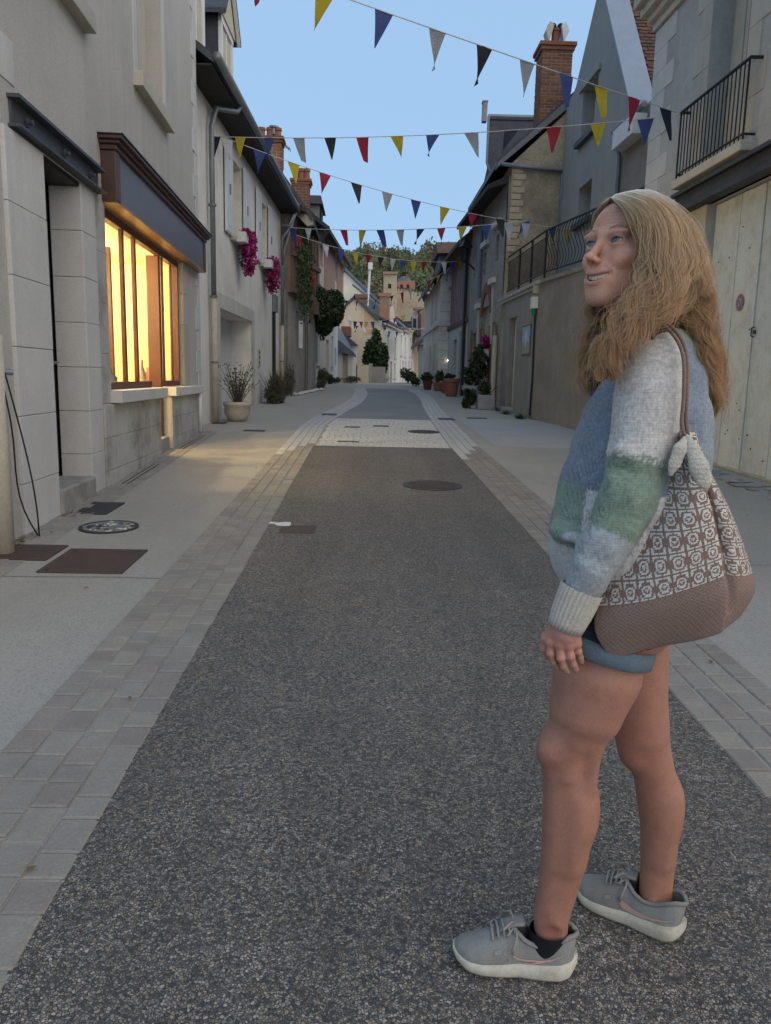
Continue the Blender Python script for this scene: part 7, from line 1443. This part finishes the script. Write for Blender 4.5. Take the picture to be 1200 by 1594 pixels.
def ribbed(name, cen, ax, r0, r1, L, n, sq, mat, parent, xv=None):
    """ribbed band round an axis, hollow at the open end"""
    ax = ax/np.linalg.norm(ax); xv = np.cross(ax, np.array([0,1.,0])) if xv is None else xv; xv = xv/np.linalg.norm(xv); yv = np.cross(ax, xv); b = MB(); m = n*6; rows = 7; vs = []
    for i in range(rows+2):
        q = min(i/(rows-1), 1); r = r0+(r1-r0)*q
        if i >= rows: r *= [.93,.80][i-rows]
        for k in range(m):
            t = 2*math.pi*k/m; rr = r*(1+.045*math.cos(n*t)*(1 if i < rows else .3))*(1+.05*math.sin(q*math.pi)); vs.append(cen+ax*L*q+xv*rr*math.cos(t)+yv*rr*math.sin(t)*sq)
    b.add(vs, [(i*m+k, i*m+(k+1)%m, (i+1)*m+(k+1)%m, (i+1)*m+k) for i in range(rows+1) for k in range(m)]); return b.build(name, mat, parent, smooth=True)
M_rib = M('cream_rib_knit', (.56,.51,.44), (.49,.45,.39), sc=30, fine=260, famt=.25, rough=.95, bsc=400, bst=.4, bd=.002, spec=.1)
c0, c1 = at(906,916,1.454), at(879,978,1.457); ribbed('cuff', c0, c1-c0, .0405, .0335, np.linalg.norm(c1-c0), 26, 1.0, M_rib, sw)
c0 = sl2p[-1][0]; c1 = ap[-1][0]+off2; ribbed('cuff', c0, c1-c0, .037, .031, np.linalg.norm(c1-c0)+.01, 24, 1., M_rib, sw)
hl0, hr0 = at(862,838,YT), at(1066,838,YT); hl1, hr1 = at(868,872,YT), at(1062,872,YT)
ribbed('hem', (hl0+hr0)/2, (hl1+hr1)/2-(hl0+hr0)/2, np.linalg.norm(hr0-hl0)/2*.985, np.linalg.norm(hr1-hl1)/2*.93, np.linalg.norm((hl1+hr1)/2-(hl0+hr0)/2), 60, 1.38, M('white_rib_knit', (.55,.53,.50), (.49,.47,.45), sc=30, fine=260, famt=.25, rough=.95, bsc=400, bst=.4, bd=.002, spec=.1), sw, xv=hr0-hl0)
cn = at(1012,515,1.638); ribbed('collar', cn-np.array([0,0,.006]), np.array([-.30,0,1.]), .064, .060, .032, 34, 1., M_rib, sw)
# denim shorts with a folded pale cuff
shp = [E_(at(975,905,1.645), [.128,.172,.10], .03), C_(at(968,930,1.575), at(936,1004,1.568), .106, .103, .03), C_(at(985,930,1.715), at(992,985,1.72), .105, .100, .03), C_(at(972,870,1.64), at(975,905,1.64), .112, .12, .03, ys=(1.64,1.35))]
Vq, Fq = sdf(shp, .006); Vq = relax(Vq, Fq, 2)
cut = lambda V: V[:,2]
zc = float(at(936,990,1.568)[2]); keep = (Vq[Fq].mean(1)[:,2] > zc)
M_den = M('dark_denim', (.022,.026,.040), (.030,.036,.052), sc=12, fine=420, famt=.35, bsc=500, bst=.3, bd=.001, rough=.9)
so = mesh_obj('shorts', Vq, Fq[keep], M_den, person); lab(so, 'dark denim shorts with a rolled grey-blue cuff')
M_cuffd = M('washed_denim_cuff', (.13,.175,.205), (.10,.14,.17), sc=14, fine=380, famt=.3, bsc=500, bst=.3, bd=.001, rough=.9)
for (ca, cb_, r) in ((at(940,990,1.57), at(932,1015,1.568), .1065), (at(990,962,1.72), at(992,980,1.72), .099)):
    b = MB(); axv = (cb_-ca); Lc = np.linalg.norm(axv); axv = axv/Lc; xv = np.cross(axv, np.array([0,1.,0])); xv /= np.linalg.norm(xv); yv = np.cross(axv, xv); m = 40; prof = [(-.002,0),(.0035,0),(.004,Lc),(0.0015,Lc+.002),(-.008,Lc)]; vs = []
    for dr_, z in prof:
        for k in range(m): t = 2*math.pi*k/m; rr = r+dr_+.0015*math.sin(5*t); vs.append(ca+axv*z+xv*rr*math.cos(t)+yv*rr*math.sin(t))
    b.add(vs, [(i*m+k, i*m+(k+1)%m, (i+1)*m+(k+1)%m, (i+1)*m+k) for i in range(len(prof)-1) for k in range(m)]); b.build('cuff', M_cuffd, so, smooth=True)
# ------------------------------------------------------------------ shoes and socks
M_sole = M('offwhite_midsole', (.58,.54,.44), (.50,.46,.37), sc=14, fine=90, rough=.7, bsc=120, bst=.15, bd=.002, dark=(.26,.22,.16), dsc=16, damt=.5)
M_mesh = M('grey_shoe_mesh', (.285,.285,.265), (.24,.235,.22), sc=10, fine=420, famt=.25, rough=.9, bsc=700, bst=.4, bd=.001, dark=(.19,.17,.14), dsc=9, damt=.55)
M_lining = M('grey_shoe_lining', (.27,.26,.245), fine=400, famt=.2, bsc=500); M_tread = M('dirty_rubber', (.20,.165,.12), sc=20)
M_lace = M('shoe_lace', (.31,.30,.285), fine=500, famt=.2, bst=0); M_swoosh = M('pale_pink_print', (.52,.33,.28), rough=.6, bst=0); M_sock = M('black_sock', (.012,.012,.014), fine=400, famt=.3, bsc=500, bst=.4, bd=.001)
def shoe(toe, heel, ank, label_, outline):
    """running shoe from toe point to heel point (both on the ground); lateral side faces the camera"""
    sh = thing('shoe', toe, None, None); sh.parent = person; sh.location = [float(x) for x in (np.array(toe)-np.array(person.location))]; lab(sh, label_)
    fv = toe-heel; Ls = np.linalg.norm(fv); fv = fv/Ls; up = np.array([0, -.029*0, 1.]); sv = np.cross(fv, up); sv /= np.linalg.norm(sv); sv = sv if sv[1] < 0 else -sv   # sv: towards the camera side
    P = lambda t, s, z: heel+fv*(t*Ls)+sv*s+up*z
    hw = lambda t: float(np.interp(t, [-.02,.03,.12,.3,.45,.62,.75,.88,.96,1.0], [.008,.031,.041,.0415,.037,.042,.047,.041,.026,.006]))
    bias = lambda t: float(np.interp(t, [0,.3,.6,.85,1], [0,.000,.003,-.002,-.007]))
    zb = lambda t: float(np.interp(t, [-.03,.0,.06,.2,.6,.85,.95,1.0], [.030,.016,.004,.0,.0,.003,.014,.026]))       # bottom of sole
    zm = lambda t: float(np.interp(t, [-.03,0,.1,.25,.45,.65,.85,.95,1.0], [.052,.050,.044,.040,.037,.032,.029,.033,.038]))   # top of midsole
    ts = np.concatenate([[-.03], np.linspace(0, 1, 26)])
    def loft(rings, nm, mat, caps=True):
        b = MB(); m = len(rings[0]); vs = [p for r in rings for p in r]; b.add(vs, [(i*m+k, i*m+(k+1)%m, (i+1)*m+(k+1)%m, (i+1)*m+k) for i in range(len(rings)-1) for k in range(m)])
        if caps: b.add(rings[0], [tuple(range(m))]); b.add(rings[-1], [tuple(range(m))])
        return b.build(nm, mat, sh, smooth=True)
    rings = []
    for t in ts:
        w, b0, z0, z1 = hw(t)+.0045, bias(t), zb(t), zm(t); fl = 1+.12*max(0, 1-t/.35)
        rings.append([P(t, b0+s*w*f, z) for s, f, z in ((-1,.86,z0),(-.5,.9,z0-.000),(.5,.9,z0),(1,.86,z0),(1,1.0*fl,z0+(z1-z0)*.25),(1,.97,z0+(z1-z0)*.6),(1,.93,z1),(.4,.9,z1+.002),(-.4,.9,z1+.002),(-1,.93,z1),(-1,.97,z0+(z1-z0)*.6),(-1,1.0*fl,z0+(z1-z0)*.25))])
    loft(rings, 'midsole', M_sole)
    rings = []
    for t in ts[1:-1]:
        w, b0, z0 = hw(t)*.93, bias(t), zb(t); rings.append([P(t, b0+s*w, z0+z) for s, z in ((-1,-.0035),(1,-.0035),(1,.003),(-1,.003))])
    loft(rings, 'outsole', M_tread)
    # upper: closed over the toe, open collar round the ankle
    top = lambda t: float(np.interp(t, [0,.05,.12,.22,.32,.42,.50,.58,.70,.82,.92,.98,1.0], [.100,.106,.099,.082,.078,.089,.106,.104,.086,.069,.058,.046,.034]))
    rings = []; n = 9
    for t in np.linspace(.0, .992, 34):
        w, b0, z1, zt = hw(t), bias(t), zm(t)-.004, top(t); r = []; lean = float(np.interp(t, [0,.2,.5,.8,1], [.80,.78,.80,.95,1.]))
        opn = float(np.interp(t, [.0,.03,.08,.40,.50,.55], [.34,.72,.97,.92,.5,.0]))     # half width of the opening as share of w
        for side in (-1, 1):
            seq = []
            for k in range(n+1):
                q = k/n; ex = 1-(1-opn)*(q**(2.6 if t < .5 else 2.1)); s = w*ex*(lean+(1-lean)*(1-q)); z = z1+(zt-z1)*(1-(1-q)**1.55) if t > .5 else z1+(zt-z1)*q**.9; seq.append((side*s, z))
            r.append(seq)
        ring = r[0]+r[1][::-1] ; rings.append([P(t-.02*max(0, 1-t/.2)*((z-z1)/.06), b0+s, z) for s, z in ring])
    b = MB(); m = len(rings[0]); vs = [p for r in rings for p in r]; b.add(vs, [(i*m+k, i*m+k+1, (i+1)*m+k+1, (i+1)*m+k) for i in range(len(rings)-1) for k in range(m-1) if not (k == n and i < 18)])
    b.add(rings[0][:n+1]+rings[0][n+1:], [tuple(range(m))]); b.add(rings[-1], [tuple(range(m))])
    o = b.build('upper', M_mesh, sh, smooth=True); sm = o.modifiers.new('s', 'SOLIDIFY'); sm.thickness = .004; sm.offset = -1; sd2 = o.modifiers.new('sub', 'SUBSURF'); sd2.levels = 1; sd2.render_levels = 1
    col_ = []
    for i in range(0, 19): col_.append(rings[i][n])
    for i in range(18, -1, -1): col_.append(rings[i][n+1])
    b = MB(); b.tube(col_+[col_[0]], .0055, 8); b.build('collar', M_lining, sh, smooth=True)
    b = MB()      # tongue
    tg = [P(t, bias(t)+s, top(t)+dz) for t, dz in ((.66,.0),(.58,.006),(.50,.014),(.44,.028),(.42,.034)) for s in (-.018,-.009,.009,.018)]
    b.add(tg, [(i*4+k, i*4+k+1, (i+1)*4+k+1, (i+1)*4+k) for i in range(4) for k in range(3)]); o = b.build('tongue', M_lining, sh, smooth=True); q_ = o.modifiers.new('s', 'SOLIDIFY'); q_.thickness = .006
    for k in range(5):    # laces
        t = .50+k*.045; z = top(t)+.006; b = MB(); b.tube([P(t+.02, bias(t)-.026, z-.012), P(t+.012, bias(t)-.012, z+.001), P(t, bias(t)+.012, z+.001), P(t-.008, bias(t)+.028, z-.013)], .0028, 6); b.build('lace', M_lace, sh, smooth=True)
    for sg in (-1, 1):
        b = MB(); t = .49; z = top(t)+.010; b.tube([P(t, bias(t), z), P(t+.04, bias(t)+sg*.02, z+.012), P(t+.10, bias(t)+sg*.030, z+.0), P(t+.07, bias(t)+sg*.034, z-.014), P(t+.0, bias(t)+sg*.008, z-.002)], .0026, 6); b.tube([P(t, bias(t)+.004, z), P(t-.01, bias(t)+sg*.035, z-.012), P(t+.015, bias(t)+sg*.043, z-.036), P(t+.02, bias(t)+sg*.044, z-.050)], .0026, 6); b.build('lace', M_lace, sh, smooth=True)
    # pink tick mark on the side that faces the camera, following the surface
    def surf(t, z):
        i = min(max(int(t/.992*33), 0), 32); f = t/.992*33-i; best = None
        for k in range(n, -1, -1):
            pass
        def at_ring(j):
            q = rings[j][n+1:][::-1]; zz = [p[2] for p in q]; idx_ = np.argsort(zz); zs = np.array(zz)[idx_]; return np.array([np.interp(heel[2]+z, zs, np.array([p[d] for p in q])[idx_]) for d in range(3)])
        return at_ring(i)*(1-f)+at_ring(i+1)*f+sv*.0028
    def ribbon(pts, ws, nm):
        b = MB(); vs = []
        for i, (t, z) in enumerate(pts): vs += [surf(t, z+ws[i]), surf(t, z-ws[i])]
        b.add(vs, [(2*i, 2*i+1, 2*i+3, 2*i+2) for i in range(len(pts)-1)]); return b.build(nm, M_swoosh, sh, smooth=True)
    if outline:
        ribbon([(.52,.078),(.545,.064),(.55,.050),(.535,.040)], [.0018]*4, 'tick_mark'); ribbon([(.52,.070),(.50,.056),(.46,.050),(.40,.049),(.30,.050),(.20,.054),(.10,.068)], [.0016,.002,.002,.002,.002,.0018,.001], 'tick_mark'); ribbon([(.42,.041),(.36,.042),(.28,.048),(.20,.056)], [.0016]*4, 'tick_mark')
    else:
        ribbon([(.53,.082),(.53,.068),(.50,.058),(.46,.054),(.40,.050),(.32,.049),(.22,.051),(.12,.058),(.06,.063)], [.002,.0055,.0085,.0085,.006,.0045,.003,.002,.0006], 'tick_mark')
    lbl = MB(); lbl.add([surf(.66,.064), surf(.60,.070), surf(.60,.060), surf(.66,.056)], [(0,1,2,3)]); lbl.build('eyelet_panel', M_lace, sh)
    return sh
def sock(a, c, r0, r1):
    b = MB(); b.tube([a, (a+c)/2, c, c+(c-a)*.02], [r0*.9, r0, r1, r1*.96], 20); b.build('sock', M_sock, person, smooth=True)
GP = lambda px, py, Y: np.array([at(px,py,Y)[0], Y, gz(Y)+.004])
toeN = GP(703,1500,1.60); heelN = GP(897,1520,1.565); heelN[0] = float(at(899,1500,1.565)[0])-.012; toeN[0] = float(at(704,1490,1.60)[0])
shoe(toeN, heelN, None, 'near grey running shoe with a pink outlined tick, toe pointing to the lane', True)
toeF = np.array([float(at(894,1395,1.83)[0]), 1.83, gz(1.83)+.004]); heelF = np.array([float(at(1064,1465,1.665)[0])-.008, 1.665, gz(1.665)+.004])
shoe(toeF, heelF, None, 'far grey running shoe with a solid pale pink tick', False)
def socks(heel, toe, leg):
    f = (toe-heel)/np.linalg.norm(toe-heel); c = heel+f*.066; b = MB(); vs = []; m = 22
    return c, f
for (heel, toe, lx, ly, Y) in ((heelN, toeN, 857, 1440, Yn), (heelF, toeF, 1019, 1400, Yf)):
    f = (toe-heel)/np.linalg.norm(toe-heel); base = heel+f*.068+np.array([0,0,.045]); topp = at(lx, ly, Y); topz = heel[2]+.108; tp = base+(topp-base)*((topz-base[2])/(topp[2]-base[2])); Vk, Fk = sdf([C_(base, tp, .040, .0445, .004, ys=(tp[1], .87)), C_(base, base+f*.05-np.array([0,0,.012]), .034, .030, .01)], .003); kk = Vk[Fk].mean(1)[:,2] < tp[2]; mesh_obj('sock', Vk, Fk[kk], M_sock, person)
# ------------------------------------------------------------------ hair
Rg = [
 [(952,308,1.545),(983,328,1.508),(1009,383,1.495),(1005,428,1.484),(985,470,1.474),(962,512,1.47),(932,552,1.48),(921,580,1.485)],
 [(958,303,1.55),(1000,328,1.487),(1016,390,1.466),(1009,440,1.457),(984,486,1.45),(966,524,1.45),(952,560,1.452),(943,592,1.455)],
 [(974,299,1.57),(1018,326,1.48),(1036,390,1.450),(1034,440,1.442),(1014,480,1.436),(992,508,1.432),(975,530,1.43),(962,552,1.43)],
 [(992,296,1.59),(1042,332,1.495),(1063,395,1.465),(1058,435,1.455),(1042,460,1.447),(1026,480,1.442),(1012,494,1.44),(1000,508,1.437)],
 [(1010,296,1.61),(1060,342,1.525),(1082,405,1.495),(1084,450,1.50),(1080,484,1.53),(1088,525,1.565),(1098,575,1.58),(1102,625,1.58)],
 [(1022,299,1.63),(1070,352,1.565),(1092,420,1.545),(1099,480,1.54),(1104,540,1.555),(1109,590,1.565),(1108,630,1.57),(1101,662,1.575)],
 [(1022,300,1.66),(1066,352,1.64),(1090,420,1.64),(1100,490,1.635),(1109,550,1.63),(1114,600,1.625),(1109,635,1.625),(1101,665,1.625)],
 [(1010,298,1.68),(1040,338,1.725),(1058,400,1.735),(1062,470,1.72),(1068,540,1.70),(1078,600,1.68),(1082,635,1.67),(1082,655,1.665)],
 [(985,299,1.66),(992,326,1.735),(998,400,1.755),(995,480,1.745),(985,540,1.72),(970,590,1.70),(958,620,1.69),(950,640,1.69)],
 [(960,304,1.60),(950,328,1.69),(950,400,1.735),(946,470,1.735),(938,530,1.71),(930,580,1.69),(932,612,1.67),(936,635,1.665)],
 [(948,310,1.57),(934,336,1.66),(936,400,1.72),(932,460,1.72),(921,520,1.70),(914,565,1.68),(917,600,1.665),(925,628,1.66)]]
G = np.array([[at(*p) for p in g] for g in Rg])                    # guides x points x 3
G = G + (0)
def cr(P, t):      # Catmull-Rom through rows of P at parameters t in [0,1]
    n = len(P)-1; x = np.clip(t, 0, .99999)*n; i = x.astype(int); f = (x-i)[:,None]
    p0, p1, p2, p3 = P[np.maximum(i-1,0)], P[i], P[np.minimum(i+1,n)], P[np.minimum(i+2,n)]
    return .5*((2*p1)+(-p0+p2)*f+(2*p0-5*p1+4*p2-p3)*f*f+(-p0+3*p1-3*p2+p3)*f**3)
cen = Hd(0,-1.0,1.5)
def guide(u, n):
    x = np.clip(u, 0, .99999)*(len(G)-1); i = int(x); f = x-i; f = f*f*(3-2*f); j = min(i+1, len(G)-1); t = np.linspace(0, 1, n); fv = np.full(n, f)
    if i == 3: fv = f+(round(f)-f)*np.clip((t-.5)/.2, 0, 1)      # the hair parts over the shoulder
    return cr(G[i], t)*(1-fv)[:,None]+cr(G[j], t)*fv[:,None]
def wave(P, t, ph, amp, wl=.085):
    L = np.concatenate([[0], np.cumsum(np.linalg.norm(np.diff(P, axis=0), axis=1))]); T = np.gradient(P, axis=0); T /= np.linalg.norm(T, axis=1)[:,None]+1e-9
    out = P-cen; out[:,2] *= .3; out /= np.linalg.norm(out, axis=1)[:,None]+1e-9; sd_ = np.cross(T, out); sd_ /= np.linalg.norm(sd_, axis=1)[:,None]+1e-9
    k = 2*math.pi*L/wl+ph; a = amp*np.clip((t-.18)/.45, 0, 1)
    return P+sd_*(a*np.sin(k))[:,None]+out*(a*.7*np.cos(k*1.07+.6))[:,None], out, sd_
NU, NT = 150, 40; tt = np.linspace(0, 1, NT); vs = []; us = np.linspace(0, 1, NU)
clp = np.random.rand(40)*6.28
for u in us:
    P = guide(u, NT); q = u*39; i = int(min(q, 38)); ph = clp[i]+(clp[i+1]-clp[i])*(q-i)
    Pw, out, sd_ = wave(P, tt, ph, .006); Pw = Pw-out*(.010+.004*np.sin(u*190+tt*6))[:,None]; vs += list(Pw)
F_ = np.array([(i*NT+j, i*NT+j+1, (i+1)*NT+j+1, (i+1)*NT+j) for i in range(NU-1) for j in range(NT-1)])
tall = np.tile(tt, NU)
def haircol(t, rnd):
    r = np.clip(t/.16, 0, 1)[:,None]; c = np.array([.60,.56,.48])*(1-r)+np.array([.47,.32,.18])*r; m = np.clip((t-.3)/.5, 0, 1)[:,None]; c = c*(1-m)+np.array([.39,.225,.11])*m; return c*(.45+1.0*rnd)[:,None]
hcap = mesh_obj('hair', np.array(vs), F_, attr_mat('hair_mass', 'col', rough=.55, bsc=600, bst=.5, bd=.002, famt=.3, fine=500), person, haircol(tall, np.random.rand(len(tall))*.3)*.45)  # under-layer colour darkened to put shade in the gaps between locks
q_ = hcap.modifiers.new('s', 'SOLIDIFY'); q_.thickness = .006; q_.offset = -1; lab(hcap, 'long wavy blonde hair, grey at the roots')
sc_ = sdf([he((0,-1.2,3.6), (7.1,8.4,7.3))], .004); dd0 = (sc_[0]-HO)@np.stack([hl,hf,hu]).T/HS
keepf = np.array([True]*len(sc_[1])); mc = dd0[sc_[1]].mean(1); keepf = ~((mc[:,1] > 4.2) & (mc[:,2] < 8.6-.45*(mc[:,1]-4))) & (mc[:,2] > -6)
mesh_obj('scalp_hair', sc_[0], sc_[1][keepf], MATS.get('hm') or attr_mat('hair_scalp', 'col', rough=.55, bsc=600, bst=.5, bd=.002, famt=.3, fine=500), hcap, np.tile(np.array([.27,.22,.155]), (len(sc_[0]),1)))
NS, NP = 30000, 26; tn = np.linspace(0, 1, NP); pos_ = np.zeros((NS, NP, 3), np.float32); rad_ = np.zeros((NS, NP), np.float32); colr = np.ones((NS, NP, 4), np.float32)
ncl = 95; cu_ = np.sort(np.random.rand(ncl)); cph = np.cumsum(np.random.normal(0, 1.5, ncl)); camp = np.random.uniform(.7, 1.5, ncl); cwl = np.random.uniform(.075, .125, ncl); clen = np.random.uniform(.80, 1.06, ncl); cdep = np.random.normal(0,.006,ncl); cton = np.random.rand(ncl)
for s_ in range(NS):
    u = random.random(); c = int(np.argmin(np.abs(cu_-u))); ln = min(1.0, clen[c]*random.uniform(.68, 1.0)**.7); dup = (cu_[c]-u)
    uu = u+dup*.88
    A1 = guide(u, NP); A2 = guide(uu, NP); w = (np.clip((tn-.15)/.55, 0, 1))[:,None]; P = A1*(1-w)+A2*w
    P = cr(P, tn*ln)
    Pw, out, sd_ = wave(P, tn, cph[c]+random.gauss(0,.12), .0125*camp[c], cwl[c])
    fly = random.random() < .085
    dep = random.uniform(-.011, .004)+cdep[c]*1.0 if not fly else random.uniform(.002,.016)
    lat = random.gauss(0,.0032)*(3 if fly else 1)
    g = np.clip(tn/.25, 0, 1)[:,None]
    Pw = Pw+out*(dep*g+.0012)+sd_*lat*g
    if fly: Pw = Pw+out*(np.clip(tn-.5,0,1)**2*random.uniform(-.02,.09))[:,None]+sd_*(np.clip(tn-.5,0,1)**2*random.gauss(0,.06))[:,None]
    pos_[s_] = Pw; rad_[s_] = .00040*(1-.55*tn**2)*(.7 if fly else 1); colr[s_,:,:3] = haircol(tn, np.full(NP, .30+.45*cton[c]+.25*random.random()))
cu = bpy.data.hair_curves.new('hair_strands'); cu.add_curves([NP]*NS)
offp = np.array(person.location, np.float32); cu.attributes['position'].data.foreach_set('vector', (pos_.reshape(-1,3)-offp).ravel())
a = cu.attributes.get('radius') or cu.attributes.new('radius', 'FLOAT', 'POINT'); a.data.foreach_set('value', rad_.ravel())
a = cu.attributes.new('col', 'FLOAT_COLOR', 'POINT'); a.data.foreach_set('color', colr.ravel())
m, nt_, b_, out_ = newmat('hair_strand'); at_ = N(nt_, 'ShaderNodeAttribute'); at_.attribute_name = 'col'; nt_.links.new(at_.outputs['Color'], b_.inputs['Base Color']); b_.inputs['Roughness'].default_value = .42; b_.inputs['Specular IOR Level'].default_value = .45
cu.materials.append(m); ho = bpy.data.objects.new('hair_strands', cu); COL.objects.link(ho); ho.parent = hcap; ho['kind'] = 'stuff'
# ------------------------------------------------------------------ crocheted shoulder bag
Lp = [(1060,672),(1040,735),(1008,795),(968,868),(931,945),(928,985),(950,1022)]; Mp = [(1073,672),(1088,735),(1104,788),(1116,842),(1124,896),(1127,932),(1120,982)]; Rp = [(1080,674),(1103,735),(1131,790),(1153,845),(1168,893),(1171,922),(1150,958)]
bag = thing('shoulder_bag', at(1050,1000,1.44), 'brown and white mosaic crochet shoulder bag hanging from her shoulder', 'bag')
YL, YM, YR = [1.45,1.458,1.462,1.465,1.468,1.468,1.474], [1.425,1.405,1.395,1.388,1.385,1.390,1.42], [1.435,1.445,1.455,1.465,1.475,1.475,1.48]
nv, nu1, nu2 = 150, 116, 34
vv = np.linspace(0, 1, nv+1); Lw = cr(np.array([at(*p, y) for p, y in zip(Lp, YL)]), vv); Mw = cr(np.array([at(*p, y) for p, y in zip(Mp, YM)]), vv); Rw = cr(np.array([at(*p, y) for p, y in zip(Rp, YR)]), vv)
grid = np.zeros((nv+1, nu1+nu2+1, 3))
for i in range(nv+1):
    v = vv[i]
    for k in range(nu1+1):
        q = k/nu1; p = Lw[i]*(1-q)+Mw[i]*q; bl = .038*math.sin(math.pi*q)**.8*math.sin(math.pi*min(1, v*.93+.05))**.7; p = p+np.array([0,-bl,0])+np.array([0,.006*math.sin(q*7+v*5)*v,0]); grid[i,k] = p
    for k in range(1, nu2+1):
        q = k/nu2; p = Mw[i]*(1-q)+Rw[i]*q; p = p+np.array([.004,-.016,0])*math.sin(math.pi*q)*math.sin(math.pi*min(1,v))-np.array([0,-.018*math.exp(-((q-.12)/.12)**2)*math.sin(math.pi*min(1,v*1.1))**.5,0]); grid[i,nu1+k] = p
tile = [".............",
        ".#####.######"[:13],
        ".##.......##.",
        ".#..#####..#.",
        "...##...##...",
        "...#..#..#...",
        "...#.###.#...",
        "...##...##...",
        ".#..#####..#.",
        ".##.......##.",
        ".#####.#####."]
tile[1] = tile[10]
cell = .0024; fcol = []
Fg = []; W_ = nu1+nu2+1
for i in range(nv):
    dM = np.linalg.norm(np.diff(grid[i], axis=0), axis=1); cum = np.concatenate([[0], np.cumsum(dM)]); cum = cum[nu1]-cum
    vlen = float(np.linalg.norm(Mw[i]-Mw[int(nv*4/6)])) if i < nv*4/6 else 0.
    for k in range(nu1+nu2):
        Fg.append((i*W_+k, i*W_+k+1, (i+1)*W_+k+1, (i+1)*W_+k)); d = (cum[k]+cum[k+1])/2; j = int(math.floor(d/cell)); r = int(vlen/.0031)
        if i >= nv*4/6: st = ((i//2)+(j//2)) % 2; fcol.append((.25,.175,.145) if st else (.31,.225,.19))
        else:
            wv_ = tile[r % 11][j % 13] == '#'; fcol.append((.62,.60,.55) if wv_ else (.25,.172,.14))
me = bpy.data.meshes.new('bag_body'); off = np.array(bag.location); me.from_pydata((grid.reshape(-1,3)-off).tolist(), [], Fg)
a = me.color_attributes.new('col', 'FLOAT_COLOR', 'CORNER'); a.data.foreach_set('color', np.repeat(np.concatenate([np.array(fcol), np.ones((len(fcol),1))], 1), 4, axis=0).astype(np.float32).ravel()); me.polygons.foreach_set('use_smooth', [True]*len(me.polygons))
M_croch = attr_mat('crochet_yarn', 'col', rough=.95, bsc=420, bst=.9, bd=.0025, famt=.28, fine=420, spec=.1); me.materials.append(M_croch)
o = bpy.data.objects.new('bag_front', me); COL.objects.link(o); o.parent = bag; q_ = o.modifiers.new('s', 'SOLIDIFY'); q_.thickness = .004; q_.offset = -1
# back panel and base, so the bag is a closed pouch
b = MB(); vs = []; nb = 12
for i in range(0, nv+1, 5):
    for k in range(nb+1): q = k/nb; p = grid[i,0]*(1-q)+grid[i,-1]*q; p = p+np.array([0,.018*math.sin(math.pi*q)*math.sin(math.pi*min(1,vv[i]+.02)),0]); vs.append(p)
R_ = nv//5+1; b.add(vs, [(i*(nb+1)+k, i*(nb+1)+k+1, (i+1)*(nb+1)+k+1, (i+1)*(nb+1)+k) for i in range(R_-1) for k in range(nb)])
base = list(grid[nv]); bk = vs[-(nb+1):]; b.poly(base+bk[::-1]); M_brn = M('brown_crochet', (.27,.19,.155), (.24,.17,.14), sc=60, fine=350, famt=.35, rough=.95, bsc=420, bst=.8, bd=.002, spec=.1); b.build('bag_back', M_brn, bag, smooth=True)
M_crm_y = M('cream_crochet', (.58,.555,.48), (.52,.49,.42), sc=80, fine=330, famt=.3, rough=.95, bsc=300, bst=1., bd=.003, spec=.1)
def flap(pts, ws, Y0, nm):
    P = [at(x, y, Y) for x, y, Y in pts]; V, F = sdf([C_(a, b_, ra, rb, .004, ys=((a[1]+b_[1])/2, .55)) for a, b_, ra, rb in zip(P[:-1], P[1:], ws[:-1], ws[1:])], .003)
    V = relax(V, F, 2); ph = np.sin(V[:,2]*700+np.sin(V[:,0]*600)*1.2)*.0009; V = V+np.stack([ph*0, -ph, ph*.3], 1); mesh_obj(nm, V, F, M_crm_y, bag)
flap([(1070,680,1.41),(1078,700,1.398),(1088,728,1.392),(1096,750,1.392),(1100,762,1.395)], [.006,.013,.0185,.014,.004], 0, 'flap')
flap([(1066,684,1.408),(1058,700,1.398),(1050,722,1.398),(1044,738,1.40)], [.007,.0135,.012,.006], 0, 'flap')
def strap(pts, nm, r=.0036): b = MB(); P = cr(np.array([at(*p) for p in pts]), np.linspace(0, 1, 50)); b.tube(list(P), r, 8); b.build(nm, M_brn, bag, smooth=True)
strap([(1068,682,1.415),(1061,661,1.408),(1064,621,1.408),(1065,570,1.415),(1060,542,1.43),(1047,520,1.45),(1026,502,1.49),(1012,497,1.56)], 'strap')
strap([(1072,682,1.42),(1068,658,1.41),(1069,621,1.41),(1070,568,1.42),(1066,540,1.435),(1053,517,1.455),(1032,499,1.495),(1016,495,1.57)], 'strap')
